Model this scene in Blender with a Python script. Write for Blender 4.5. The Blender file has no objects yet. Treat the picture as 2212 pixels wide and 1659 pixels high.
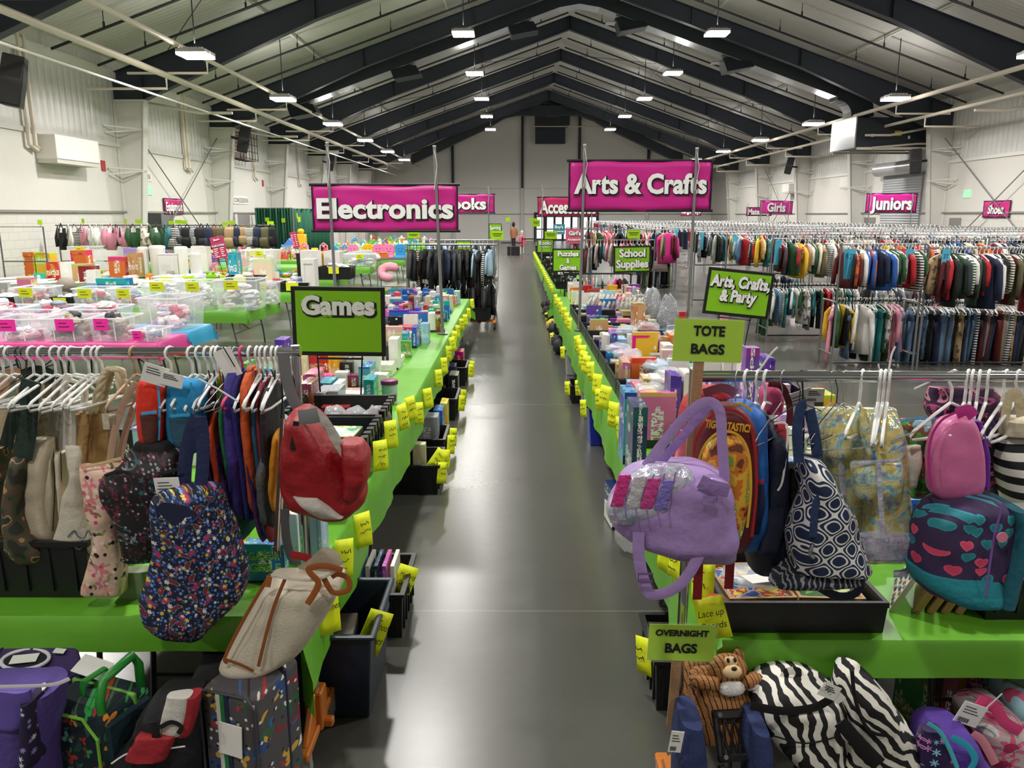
import bpy, math, random
from mathutils import Vector, Matrix, noise
SC = bpy.context.scene
COL = SC.collection
PI = math.pi
# ------------------------------------------------------------------ camera
FPX, CXP, CYP, CAMH, VPX, VPY = 1700.0, 1106.0, 829.5, 2.2, 1112.0, 465.0
TH = math.atan((CYP - VPY) / FPX)
YAW = math.atan((CXP - VPX) / FPX * math.cos(TH))
cam_d = bpy.data.cameras.new('camera'); cam = bpy.data.objects.new('camera', cam_d); COL.objects.link(cam)
cam_d.sensor_width = 36.0; cam_d.lens = 36.0 * FPX / 2212.0; cam_d.clip_end = 300; cam_d.clip_start = 0.05
cam.location = (0, 0, CAMH); cam.rotation_euler = (PI / 2 - TH, 0, -YAW)
SC.camera = cam
# ------------------------------------------------------------------ world, exposure
SC.view_settings.view_transform = 'Standard'; SC.view_settings.look = 'None'
SC.view_settings.gamma = 1.0; SC.view_settings.exposure = 0.0; SC.view_settings.use_curve_mapping = False
W = bpy.data.worlds.new('world'); SC.world = W; W.use_nodes = True
W.node_tree.nodes['Background'].inputs[0].default_value = (0.9, 0.95, 1, 1)
W.node_tree.nodes['Background'].inputs[1].default_value = 0.6
SC.cycles.max_bounces = 6; SC.cycles.diffuse_bounces = 4; SC.cycles.glossy_bounces = 3
SC.cycles.transparent_max_bounces = 12; SC.cycles.transmission_bounces = 4
SC.cycles.caustics_reflective = False; SC.cycles.caustics_refractive = False
SC.cycles.sample_clamp_indirect = 6
# hall measures: walls, frames, roof
XL, XR, XM = -12.1, 17.3, 2.6
YN, YF = -9.5, 71.0
BAY = 7.62
def roof_z(x): return 6.66 + 0.347 * (14.7 - abs(x - XM))
LIGHT_W = 300.0
def area_lamp(x, y, z, w):
    ld = bpy.data.lights.new('high_bay_lamp', 'AREA'); ld.shape = 'DISK'; ld.size = 0.42; ld.energy = w
    ld.color = (1.0, 0.98, 0.95); ld.spread = math.radians(165)
    lo = bpy.data.objects.new('high_bay_lamp', ld); COL.objects.link(lo); lo.location = (x, y, z)
    return lo
def roof_fill_lamp(x, y, z, w):
    """added fill light aimed up to brighten the roof, not part of the fixture"""
    ld = bpy.data.lights.new('roof_fill_light', 'AREA'); ld.shape = 'DISK'; ld.size = 0.5; ld.energy = w; ld.color = (1.0, 0.98, 0.95)
    lo = bpy.data.objects.new('roof_fill_light', ld); COL.objects.link(lo); lo.location = (x, y, z); lo.rotation_euler = (PI, 0, 0)
LIGHTS = []
for n in range(-3, 9):
    y = 28.6 + BAY * (n - 2)
    if y > 62 or y < -5: continue
    for x, z in ((-8.0, 6.2), (-1.75, 8.3), (6.85, 8.3), (13.1, 6.2)):
        LIGHTS.append((x, y, z)); area_lamp(x, y, z - 0.16, LIGHT_W * (0.55 if y < 2 else 1)); roof_fill_lamp(x, y, z + 0.2, LIGHT_W * 0.09)  # each high bay also gets an added upward fill for the roof

# ------------------------------------------------------------------ pixel -> world helpers (measuring from the photograph)
_c, _s = math.cos(TH), math.sin(TH)
def ray(px, py):
    u = (px - CXP) / FPX; v = (CYP - py) / FPX
    x, y, z = u, _c + v * _s, -_s + v * _c
    cy, sy = math.cos(YAW), math.sin(YAW)
    return Vector((x * cy + y * sy, -x * sy + y * cy, z))
def aY(px, py, Y):
    r = ray(px, py); return Vector((0, 0, CAMH)) + r * (Y / r.y)
def aZ(px, py, Z):
    r = ray(px, py); return Vector((0, 0, CAMH)) + r * ((Z - CAMH) / r.z)
def aX(px, py, X):
    r = ray(px, py); return Vector((0, 0, CAMH)) + r * (X / r.x)
# ------------------------------------------------------------------ materials
def lin(c):
    return c / 12.92 if c <= 0.04045 else ((c + 0.055) / 1.055) ** 2.4
def hexc(h):
    h = h.lstrip('#'); return tuple(lin(int(h[i:i + 2], 16) / 255) for i in (0, 2, 4)) + (1.0,)
MC = {}
def newmat(name):
    m = bpy.data.materials.new(name); m.use_nodes = True
    nt = m.node_tree; b = nt.nodes['Principled BSDF']
    return m, nt, b
def nd(nt, t, **kw):
    n = nt.nodes.new(t)
    for k, v in kw.items():
        if k.startswith('i_'):
            key = k[2:]; key = int(key) if key.isdigit() else key
            n.inputs[key].default_value = v
        else: setattr(n, k, v)
    return n
def M(h, rough=0.6, metal=0.0, alpha=1.0, bump=0.0, bs=60.0, sheen=0.0, emis=0.0, coat=0.0, var=0.0):
    """plain surface with a little procedural unevenness"""
    key = (h, rough, metal, alpha, bump, bs, sheen, emis, coat, var)
    if key in MC: return MC[key]
    m, nt, b = newmat('mat_' + h.strip('#')); L = nt.links.new
    b.inputs['Base Color'].default_value = hexc(h); b.inputs['Roughness'].default_value = rough
    b.inputs['Metallic'].default_value = metal; b.inputs['Alpha'].default_value = alpha
    b.inputs['Coat Weight'].default_value = coat; b.inputs['Sheen Weight'].default_value = sheen
    if emis:
        b.inputs['Emission Color'].default_value = hexc(h); b.inputs['Emission Strength'].default_value = emis
    if bump or var:
        tc = nd(nt, 'ShaderNodeTexCoord'); no = nd(nt, 'ShaderNodeTexNoise', i_Scale=bs, i_Detail=4.0)
        L(tc.outputs['Object'], no.inputs['Vector'])
    if bump:
        bp = nd(nt, 'ShaderNodeBump', i_Strength=bump, i_Distance=0.02); L(no.outputs['Fac'], bp.inputs['Height']); L(bp.outputs[0], b.inputs['Normal'])
    if var:
        hs = nd(nt, 'ShaderNodeHueSaturation'); hs.inputs['Color'].default_value = hexc(h)
        mr = nd(nt, 'ShaderNodeMapRange'); mr.inputs[3].default_value = 1 - var; mr.inputs[4].default_value = 1 + var
        L(no.outputs['Fac'], mr.inputs[0]); L(mr.outputs[0], hs.inputs['Value']); L(hs.outputs[0], b.inputs['Base Color'])
    MC[key] = m
    return m
def ramp(nt, fac, stops, interp='CONSTANT'):
    r = nd(nt, 'ShaderNodeValToRGB'); r.color_ramp.interpolation = interp
    e = r.color_ramp.elements
    while len(e) < len(stops): e.new(0.5)
    for i, (p, c) in enumerate(stops):
        e[i].position = p; e[i].color = hexc(c) if isinstance(c, str) else c
    if fac is not None: nt.links.new(fac, r.inputs[0])
    return r
def fx(nt, op, a, b=None, clamp=False):
    n = nd(nt, 'ShaderNodeMath', operation=op, use_clamp=clamp)
    for i, v in enumerate((a, b)):
        if v is None: continue
        if isinstance(v, (int, float)): n.inputs[i].default_value = v
        else: nt.links.new(v, n.inputs[i])
    return n.outputs[0]
def mixc(nt, fac, a, b):
    n = nd(nt, 'ShaderNodeMix', data_type='RGBA')
    for i, v in ((0, fac), (6, a), (7, b)):
        if isinstance(v, str): n.inputs[i].default_value = hexc(v)
        elif isinstance(v, (int, float, tuple)): n.inputs[i].default_value = v
        else: nt.links.new(v, n.inputs[i])
    return n.outputs[2]
# ------------------------------------------------------------------ geometry
class G:
    def __init__(s): s.v = []; s.f = []; s.m = []
    def add(s, vs, fs, m=0):
        o = len(s.v); s.v.extend([tuple(p) for p in vs]); s.f.extend([tuple(i + o for i in f) for f in fs]); s.m.extend([m] * len(fs)); return s
    def box(s, a, b, m=0, mx=None):
        x0, y0, z0 = a; x1, y1, z1 = b
        vs = [Vector(p) for p in ((x0, y0, z0), (x1, y0, z0), (x1, y1, z0), (x0, y1, z0), (x0, y0, z1), (x1, y0, z1), (x1, y1, z1), (x0, y1, z1))]
        if mx is not None: vs = [mx @ p for p in vs]
        return s.add(vs, [(0, 3, 2, 1), (4, 5, 6, 7), (0, 1, 5, 4), (1, 2, 6, 5), (2, 3, 7, 6), (3, 0, 4, 7)], m)
    def cbox(s, c, d, m=0, mx=None):
        return s.box([c[i] - d[i] / 2 for i in range(3)], [c[i] + d[i] / 2 for i in range(3)], m, mx)
    def loft(s, rings, m=0, cap=True, closed=True):
        n = len(rings[0]); o = len(s.v)
        for r in rings: s.v.extend([tuple(p) for p in r])
        fs = []
        for i in range(len(rings) - 1):
            for j in range(n if closed else n - 1):
                k = (j + 1) % n
                fs.append((o + i * n + j, o + i * n + k, o + (i + 1) * n + k, o + (i + 1) * n + j))
        if cap and closed:
            fs.append(tuple(o + j for j in reversed(range(n)))); fs.append(tuple(o + (len(rings) - 1) * n + j for j in range(n)))
        s.f.extend(fs); s.m.extend([m] * len(fs)); return s
    def cyl(s, p0, p1, r0, r1=None, n=12, m=0, cap=True):
        return s.tube([p0, p1], [r0, r0 if r1 is None else r1], n, m, cap=cap)
    def tube(s, pts, r, n=8, m=0, flat=1.0, up=None, closed=False, cap=True):
        """round (or flattened) tube along a path; flat = thickness ratio of the second axis"""
        pts = [Vector(p) for p in pts]; N = len(pts)
        rs = r if isinstance(r, (list, tuple)) else [r] * N
        tg = []
        for i in range(N):
            if closed: t = pts[(i + 1) % N] - pts[i - 1]
            else: t = pts[min(i + 1, N - 1)] - pts[max(i - 1, 0)]
            tg.append(t.normalized() if t.length > 1e-9 else Vector((0, 0, 1)))
        u = Vector(up) if up is not None else Vector((0, 0, 1)) if abs(tg[0].z) < 0.9 else Vector((0, 1, 0))
        rings = []
        for i in range(N):
            t = tg[i]; a = u - t * u.dot(t)
            if a.length < 1e-5: a = t.orthogonal()
            a.normalize(); b = t.cross(a)
            if up is None: u = a
            rings.append([pts[i] + a * (rs[i] * math.cos(2 * PI * k / n)) * flat + b * (rs[i] * math.sin(2 * PI * k / n)) for k in range(n)])
        if closed: rings.append(rings[0])
        return s.loft(rings, m, cap and not closed)
    def rev(s, prof, n=20, c=(0, 0, 0), m=0, cap=True):
        return s.loft([[(c[0] + r * math.cos(2 * PI * k / n), c[1] + r * math.sin(2 * PI * k / n), c[2] + z) for k in range(n)] for r, z in prof], m, cap)
    def prism(s, poly, f, d, m=0):
        """polygon of 2-D points mapped by f(u,v)->Vector, pushed by vector d"""
        a = [Vector(f(u, v)) for u, v in poly]; d = Vector(d); return s.loft([a, [p + d for p in a]], m)
    def grid(s, P, m=0):
        """P[i][j] -> open sheet"""
        return s.loft(P, m, cap=False, closed=False)
    def blob(s, c, r, n=10, k=7, m=0, amp=0.0, seed=0, fr=2.0):
        rings = []
        for i in range(1, k):
            ph = PI * i / k; ring = []
            for j in range(n):
                a = 2 * PI * j / n
                d = Vector((math.sin(ph) * math.cos(a), math.sin(ph) * math.sin(a), -math.cos(ph)))
                q = 1 + amp * noise.noise(d * fr + Vector((seed * 7.1, seed * 3.3, seed)))
                ring.append((c[0] + r[0] * d.x * q, c[1] + r[1] * d.y * q, c[2] + r[2] * d.z * q))
            rings.append(ring)
        return s.loft(rings, m)
def V(*a): return Vector(a)
def link(o, parent=None):
    COL.objects.link(o)
    if parent is not None: o.parent = parent
    return o
def tag(o, label, cat, group=None, kind=None):
    if label: o['label'] = label
    if cat: o['category'] = cat
    if group: o['group'] = group
    if kind: o['kind'] = kind
    return o
def mesh(name, g, mats):
    me = bpy.data.meshes.new(name); me.from_pydata(g.v, [], g.f)
    for m in (mats if isinstance(mats, (list, tuple)) else [mats]): me.materials.append(m)
    return me
def mk(name, g, mats, parent=None, loc=(0, 0, 0), rot=(0, 0, 0), smooth=False, bevel=0, sub=0, solid=0, col=None, seg=1, auto=None):
    me = mesh(name, g, mats)
    me.polygons.foreach_set('material_index', g.m)
    if smooth: me.polygons.foreach_set('use_smooth', [True] * len(g.f))
    if auto: me.set_sharp_from_angle(angle=math.radians(auto))
    o = bpy.data.objects.new(name, me); o.location = loc; o.rotation_euler = rot
    if col is not None: o.color = hexc(col) if isinstance(col, str) else col
    if bevel:
        b = o.modifiers.new('edge', 'BEVEL'); b.width = bevel; b.segments = seg; b.limit_method = 'ANGLE'
    if solid:
        b = o.modifiers.new('thick', 'SOLIDIFY'); b.thickness = solid; b.offset = 0
    if sub:
        b = o.modifiers.new('soft', 'SUBSURF'); b.levels = sub; b.render_levels = sub
    return link(o, parent)
def empty(name, loc=(0, 0, 0), rot=(0, 0, 0), label=None, cat=None, group=None):
    o = bpy.data.objects.new(name, None); o.location = loc; o.rotation_euler = rot; o.empty_display_size = 0.1
    link(o); return tag(o, label, cat, group)
def S(o): o['kind'] = 'structure'; return o
def dup(o, loc=None, rot=None, label=None, scale=None, col=None, group=None, parent=None):
    c = o.copy(); COL.objects.link(c)
    if parent is not None: c.parent = parent
    if loc is not None: c.location = loc
    if rot is not None: c.rotation_euler = rot
    if scale is not None: c.scale = scale
    if label: c['label'] = label
    if group: c['group'] = group
    if col is not None: c.color = hexc(col) if isinstance(col, str) else col
    for ch in o.children: dup(ch, parent=c)
    return c
def text(body, size, loc, rot, m, parent, name='lettering', bold=0.0, ex=0.0015, fit=None, line=1.0, shear=0.0, ink=None):
    """lettering as a mesh; fit=(width, cap height) stretches it to those metres"""
    cu = bpy.data.curves.new('t', 'FONT'); cu.body = body; cu.extrude = ex; cu.offset = bold; cu.size = 1.0 if fit else size
    cu.align_x = 'CENTER'; cu.align_y = 'TOP_BASELINE'; cu.space_line = line; cu.resolution_u = 3; cu.shear = shear
    t = bpy.data.objects.new('t', cu); me = bpy.data.meshes.new_from_object(t); me.name = name
    me.materials.clear(); me.materials.append(m)
    bpy.data.objects.remove(t); bpy.data.curves.remove(cu)
    xs = [v.co.x for v in me.vertices] or [0]; ys = [v.co.y for v in me.vertices] or [0]
    cx = (min(xs) + max(xs)) / 2; w = max(xs) - min(xs)
    sx, sy = (fit[0] / max(1e-6, (ink or w)), fit[1] / 0.72) if fit else (1, 1)
    oy = -(body.count('\n')) * line * (1 if fit else size) / 2 + 0.36 * (1 if fit else size)
    for v in me.vertices: v.co.x = (v.co.x - cx) * sx; v.co.y = (v.co.y - (oy if not fit else 0.36)) * sy
    me['w'] = w
    o = bpy.data.objects.new(name, me); o.location = loc; o.rotation_euler = rot
    return link(o, parent)
ORD = ['first', 'second', 'third', 'fourth', 'fifth', 'sixth', 'seventh', 'eighth', 'ninth', 'tenth', 'eleventh', 'twelfth', 'thirteenth', 'fourteenth', 'fifteenth', 'sixteenth', 'seventeenth', 'eighteenth', 'nineteenth', 'twentieth']
def ordn(i):
    if i < 20: return ORD[i]
    n = i + 1
    return '%d%s' % (n, 'th' if 10 <= n % 100 <= 20 else {1: 'st', 2: 'nd', 3: 'rd'}.get(n % 10, 'th'))
R = random.Random(11)
# ================================================================== THE HALL
def floor_mat():
    m, nt, b = newmat('polished_concrete'); L = nt.links.new
    tc = nd(nt, 'ShaderNodeTexCoord')
    n1 = nd(nt, 'ShaderNodeTexNoise', i_Scale=0.5, i_Detail=3.0, i_Roughness=0.45); L(tc.outputs['Object'], n1.inputs['Vector'])
    n2 = nd(nt, 'ShaderNodeTexNoise', i_Scale=14.0, i_Detail=3.0); L(tc.outputs['Object'], n2.inputs['Vector'])
    r = ramp(nt, n1.outputs['Fac'], [(0.2, '#474741'), (0.8, '#50504a')], 'EASE')
    sep = nd(nt, 'ShaderNodeSeparateXYZ'); L(tc.outputs['Object'], sep.inputs[0])
    def joint(o, per, off):
        q = fx(nt, 'MODULO', fx(nt, 'ADD', o, 200.0 + off), per)
        return fx(nt, 'LESS_THAN', q, 0.012)
    j = fx(nt, 'MAXIMUM', joint(sep.outputs['Y'], 5.0, 0.9), joint(sep.outputs['X'], 6.0, 2.0))
    c = mixc(nt, fx(nt, 'MULTIPLY', j, 0.6), r.outputs[0], '#7b7a70')
    c = mixc(nt, fx(nt, 'MULTIPLY', n2.outputs['Fac'], 0.12), c, '#6a6a62')
    L(c, b.inputs['Base Color'])
    b.inputs['Roughness'].default_value = 0.27
    b.inputs['Specular IOR Level'].default_value = 0.6
    return m
def ribbed(name, col, axis, per, strength=0.6, rough=0.35, dist=0.02, sharp=0.25, lines=None):
    """painted metal sheet with pressed ribs every `per` metres along an axis"""
    m, nt, b = newmat(name); L = nt.links.new
    tc = nd(nt, 'ShaderNodeTexCoord'); sep = nd(nt, 'ShaderNodeSeparateXYZ'); L(tc.outputs['Object'], sep.inputs[0])
    q = fx(nt, 'FRACT', fx(nt, 'MULTIPLY', sep.outputs[axis], 1.0 / per))
    tri = fx(nt, 'ABSOLUTE', fx(nt, 'SUBTRACT', q, 0.5))
    h = fx(nt, 'MINIMUM', fx(nt, 'MULTIPLY', tri, 1.0 / sharp), 1.0)
    bp = nd(nt, 'ShaderNodeBump', i_Strength=strength, i_Distance=dist); L(h, bp.inputs['Height']); L(bp.outputs[0], b.inputs['Normal'])
    no = nd(nt, 'ShaderNodeTexNoise', i_Scale=0.7, i_Detail=4.0); L(tc.outputs['Object'], no.inputs['Vector'])
    r = ramp(nt, no.outputs['Fac'], [(0.3, col), (0.7, lines or col)], 'LINEAR'); L(r.outputs[0], b.inputs['Base Color'])
    b.inputs['Roughness'].default_value = rough
    return m
def block_mat():
    m, nt, b = newmat('painted_block'); L = nt.links.new
    tc = nd(nt, 'ShaderNodeTexCoord'); mp = nd(nt, 'ShaderNodeMapping'); mp.inputs['Rotation'].default_value = (PI / 2, 0, PI / 2)
    sep = nd(nt, 'ShaderNodeSeparateXYZ'); L(tc.outputs['Object'], sep.inputs[0]); cb = nd(nt, 'ShaderNodeCombineXYZ')
    L(fx(nt, 'ADD', sep.outputs['X'], sep.outputs['Y']), cb.inputs[0]); L(sep.outputs['Z'], cb.inputs[1])
    br = nd(nt, 'ShaderNodeTexBrick', i_Scale=1.0, offset=0.5); br.inputs['Brick Width'].default_value = 0.4; br.inputs['Row Height'].default_value = 0.2; br.inputs['Mortar Size'].default_value = 0.006
    br.inputs['Color1'].default_value = hexc('#dedbd4'); br.inputs['Color2'].default_value = hexc('#d9d6cf'); br.inputs['Mortar'].default_value = hexc('#c3c0b8')
    L(cb.outputs[0], br.inputs['Vector']); L(br.outputs['Color'], b.inputs['Base Color']); b.inputs['Roughness'].default_value = 0.5
    return m
PANEL = lambda ax: ribbed('flat_wall_panel_' + ax, '#dcd9d2', ax, 0.3, 0.25, 0.45, 0.006, 0.06)
CORR = lambda ax: ribbed('corrugated_wall_panel_' + ax, '#d4d3cf', ax, 0.3, 0.55, 0.3, 0.02, 0.3)
ROOF = ribbed('white_roof_sheet', '#d0cdc8', 'Y', 0.22, 0.5, 0.5, 0.02, 0.22, '#c8c5be')
BLOCK = block_mat()
STEEL = M('#2b323d', 0.5, bump=0.05, bs=30, var=0.06)
WPAINT = M('#d9d7d1', 0.45, var=0.03, bs=4)
TRIMW = M('#e2e0da', 0.4)
PIPEW = M('#d8cfbf', 0.45)
DARKP = M('#1d1e20', 0.5)
BLK = M('#0d0d0e', 0.5)
S(mk('floor', G().box((XL - 0.3, YN - 0.3, -0.3), (XR + 0.3, YF + 0.3, 0)), floor_mat()))
# side walls: block base, flat panel, corrugated top, each its own strip of the wall
for side, x, d in (('left', XL, -0.25), ('right', XR, 0.25)):
    xa, xb = min(x, x + d), max(x, x + d)
    g = G()
    g.box((xa, YN, 0), (xb, YF, 2.3), 0); g.box((xa, YN, 2.3), (xb, YF, 4.28), 1); g.box((xa, YN, 4.28), (xb, YF, 6.9), 2)
    S(mk('wall_' + side, g, [BLOCK, PANEL('Y'), CORR('Y')]))
    s = -1 if d > 0 else 1
    S(mk('trim_ledge_' + side, G().box((x, YN, 2.27), (x + s * 0.06, YF, 2.33)), M('#8f8d88', 0.5)))
    S(mk('trim_girt_' + side, G().box((x, YN, 4.22), (x + s * 0.05, YF, 4.34)), TRIMW))
    S(mk('trim_eave_' + side, G().box((x, YN, 6.2), (x + s * 0.12, YF, 6.42)), TRIMW))
def gable(name, y, d, m=None):
    poly = [(XL - 0.25, 0), (XR + 0.25, 0), (XR + 0.25, roof_z(XR)), (XM, roof_z(XM)), (XL - 0.25, roof_z(XL))]
    return S(mk(name, G().prism(poly, lambda u, v: (u, y, v), (0, d, 0)), m or PANEL('X')))
gable('wall_far', YF, 0.25, ribbed('far_wall_panel_brightened', '#efede8', 'X', 0.3, 0.25, 0.4, 0.006, 0.06)); gable('wall_near', YN - 0.25, 0.25)  # far panel colour lightened to stand in for lamp light missing at that end
S(mk('trim_girt_far', G().box((XL, YF - 0.05, 4.42), (XR, YF, 4.55)), TRIMW))
S(mk('trim_ledge_far', G().box((XL, YF - 0.05, 2.27), (XR, YF, 2.33)), M('#8f8d88', 0.5)))
S(mk('ceiling', G().prism([(XL - 0.3, roof_z(XL)), (XM, roof_z(XM)), (XR + 0.3, roof_z(XR)), (XR + 0.3, roof_z(XR) + 0.2), (XM, roof_z(XM) + 0.2), (XL - 0.3, roof_z(XL) + 0.2)], lambda u, v: (u, YN - 0.3, v), (0, YF - YN + 0.6, 0)), ROOF))
# gable posts on the far wall: dark above the girt, painted below
for i, x in enumerate((-5.4, 0.65, 5.6, 11.6)):
    S(mk('column_gable', G().cbox((x, YF - 0.15, 4.5 + (roof_z(x) - 4.5) / 2), (0.22, 0.28, roof_z(x) - 4.5)).cbox((x, YF - 0.15, 2.25), (0.22, 0.28, 4.5), 1), [STEEL, WPAINT]))
# ---- portal frames
def rafter(y, sgn):
    """one tapered dark rafter from knee to ridge; sgn -1 = left slope"""
    pts_t = [(14.7, 6.36), (0, 11.46)]
    pts_b = [(14.7, 5.6), (13.78, 5.6), (8.5, 7.85), (0, 10.85)]
    X = lambda d: XM + sgn * d
    g = G()
    web = [(X(d), z) for d, z in pts_t] + [(X(d), z) for d, z in reversed(pts_b)]
    g.prism(web, lambda u, v: (u, y - 0.012, v), (0, 0.024, 0))
    fl = 0.14
    def strip(a, b, t):
        (xa, za), (xb, zb) = a, b
        g.prism([(xa, za), (xb, zb), (xb, zb - t), (xa, za - t)], lambda u, v: (u, y - fl, v), (0, 2 * fl, 0))
    strip((X(14.7), 6.36), (X(0), 11.46), 0.02)
    for a, b in zip(pts_b[:-1], pts_b[1:]): strip((X(a[0]), a[1]), (X(b[0]), b[1]), 0.022)
    for d in (13.78, 8.5, 4.2, 0.06):
        zt = 11.46 - d * 0.347
        zb = 10.85 - d * 0.353 if d < 8.5 else 7.85 - (d - 8.5) * 0.426
        g.box((X(d) - 0.012, y - fl, zb), (X(d) + 0.012, y + fl, zt))
    S(mk('roof_beam', g, STEEL))
def column(y, sgn):
    x = XM + sgn * 14.69
    g = G(); y0, y1 = y - 0.15, y + 0.15
    top, bot = 0.92, 0.36
    poly = [(x, 0), (x - sgn * bot, 0), (x - sgn * top, 5.58), (x, 5.58)]
    g.prism(poly, lambda u, v: (u, y - 0.02, v), (0, 0.04, 0))
    g.prism([(x - sgn * bot, 0), (x - sgn * (bot + .025), 0), (x - sgn * (top + .025), 5.58), (x - sgn * top, 5.58)], lambda u, v: (u, y0, v), (0, 0.3, 0))
    g.box((min(x, x - sgn * (top + .04)), y0, 5.55), (max(x, x - sgn * (top + .04)), y1, 5.6))
    g.box((min(x, x - sgn * 0.02), y0, 0), (max(x, x - sgn * 0.02), y1, 5.58))
    S(mk('column', g, WPAINT))
FR = [BAY * (2.28 + k) for k in range(-2, 7)]
for y in FR:
    for sgn in (-1, 1): rafter(y, sgn); column(y, sgn)
# ---- struts from the columns to the wall girts
for y in FR[2:]:
    for sgn in (-1, 1):
        x = XM + sgn * 14.65
        for z in (3.55, 4.75):
            xi = x - sgn * 0.75
            S(mk('trim_bracket', G().tube([(xi, y - 0.02, z), (x, y - 0.9, z + 0.03)], 0.025, 6).tube([(xi, y - 0.02, z - 0.02), (x, y - 0.85, z - 0.16)], 0.02, 6), WPAINT))
# ---- dark purlin pipes that run down both slopes between the frames
def slope_pipe(y, sgn, r, m, z=-0.42, d0=0.15, d1=14.4, name='trim_sprinkler_branch'):
    pa = (XM + sgn * d0, y, roof_z(XM + sgn * d0) + z); pb = (XM + sgn * d1, y, roof_z(XM + sgn * d1) + z)
    g = G().cyl(pa, pb, r, n=8)
    k = 1.4
    while k < d1:
        x = XM + sgn * k; g.cyl((x, y, roof_z(x) + z), (x, y, roof_z(x)), 0.012, n=5); g.cyl((x, y, roof_z(x) + z + .02), (x, y, roof_z(x) + z + .16), 0.03, n=6); k += 2.9
    return S(mk(name, g, m))
for k in range(0, 8):
    y0 = BAY * (2.28 + k - 1)
    for f in (0.22, 0.52, 0.82):
        for sgn in (-1, 1): slope_pipe(y0 + f * BAY, sgn, 0.038, DARKP)
# pale seams of the roof lining running along the hall
for d in (5.2, 10.2):
    for sgn in (-1, 1):
        x = XM + sgn * d
        S(mk('trim_roof_seam', G().box((x - .04, YN, roof_z(x) - .05), (x + .04, YF, roof_z(x) - .01)), M('#e3e0d8', .5)))
# ---- white sprinkler mains along the hall
for nm, x, z, r in (('l', -9.55, 5.95, 0.085), ('l2', -8.4, 6.35, 0.06), ('r', 14.0, 6.2, 0.075), ('r2', 15.1, 5.75, 0.06)):
    S(mk('trim_sprinkler_main', G().cyl((x, YN, z), (x, YF, z), r, n=10), PIPEW))
    for y in FR[1:]:
        S(mk('trim_sprinkler_drop', G().tube([(x, y - 2.2, z), (x, y - 2.2, z - 0.35), (x + (-2.2 if x < 0 else 2.0), y - 2.2, z - 0.35)], 0.035, 8), PIPEW))
# thin bright conduit left
S(mk('trim_conduit', G().cyl((-9.6, YN, 5.35), (-9.6, 66, 5.35), 0.03, n=8), M('#e9e7e1', 0.35)))
# tension bracing cables
def cable(a, b, r=0.02, m=None): return S(mk('trim_brace', G().cyl(a, b, r, n=6), m or M('#8c8d8d', 0.4, 0.5)))
for (x, ya, yb) in ((XL + .25, FR[3], FR[4]), (XR - .25, FR[4], FR[3]), (XR - .25, FR[6], FR[7])):
    cable((x, ya, 5.2), (x, yb, 0.2)); cable((x, yb, 5.2), (x, ya, 0.2))
for sgn in (-1, 1):
    for (a, b) in ((FR[2], FR[3]), (FR[5], FR[6])):
        for (d0, d1) in ((1, 7), (7, 13)):
            x0, x1 = XM + sgn * d0, XM + sgn * d1
            cable((x0, a, roof_z(x0) - .3), (x1, b, roof_z(x1) - .3), .012, DARKP); cable((x0, b, roof_z(x0) - .3), (x1, a, roof_z(x1) - .3), .012, DARKP)
# ---- high bay lights
LENS, ltn, ltb = newmat('lamp_lens')
ltb.inputs['Base Color'].default_value = (1, 1, 1, 1); ltb.inputs['Emission Color'].default_value = (1.0, 0.95, 0.86, 1); ltb.inputs['Emission Strength'].default_value = 40.0
def high_bay(rod):
    o = empty('high_bay_light')
    h = G()
    for a in (-.17, .17):
        h.box((-.37, a * 1.1 - .16, -.06), (.37, a * 1.1 + .16, .02))
        for k in range(9): h.box((-.27 + k * .066, a - .13, .02), (-.255 + k * .066, a + .13, .07))
    mk('housing', h, M('#c9c9c6', .35, .4), o, bevel=.004)
    l = G()
    for a in (-.19, .19): l.box((-.36, a - .15, -.12), (.36, a + .15, -.06))
    mk('lens', l, LENS, o)
    mk('rod', G().cyl((0, 0, .02), (0, 0, rod), .016, n=6), DARKP, o)
    return o
hbs = {6.2: high_bay(1.87), 8.3: high_bay(1.94)}
used_hb = set()
side_nm = {-8.0: 'leftmost row', -1.75: 'row just left of the ridge', 6.85: 'row just right of the ridge', 13.1: 'rightmost row'}
cnt = {}
for i, (x, y, z) in enumerate(LIGHTS):
    o = hbs[z] if z not in used_hb else dup(hbs[z])
    used_hb.add(z)
    o.location = (x, y, z)
    if y < 20: lab = 'white high bay light above the near end of the hall, over the viewer'
    else:
        k = cnt.get(x, 0); cnt[x] = k + 1
        lab = 'high bay light, %s from the near end in the %s' % (ORD[k], side_nm[x])
    tag(o, lab, 'ceiling light', 'high bay roof lights')
# ================================================================== FIXTURES OF THE HALL
def bx(name, a, b, m, label=None, cat=None, bevel=.01, **k):
    o = mk(name, G().box(a, b), m, bevel=bevel, **k); return tag(o, label, cat) if label else o
DUCTM = M('#2a3038', .5, .1); FOIL = M('#c9ccce', .28, .85, bump=.25, bs=12)
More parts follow.
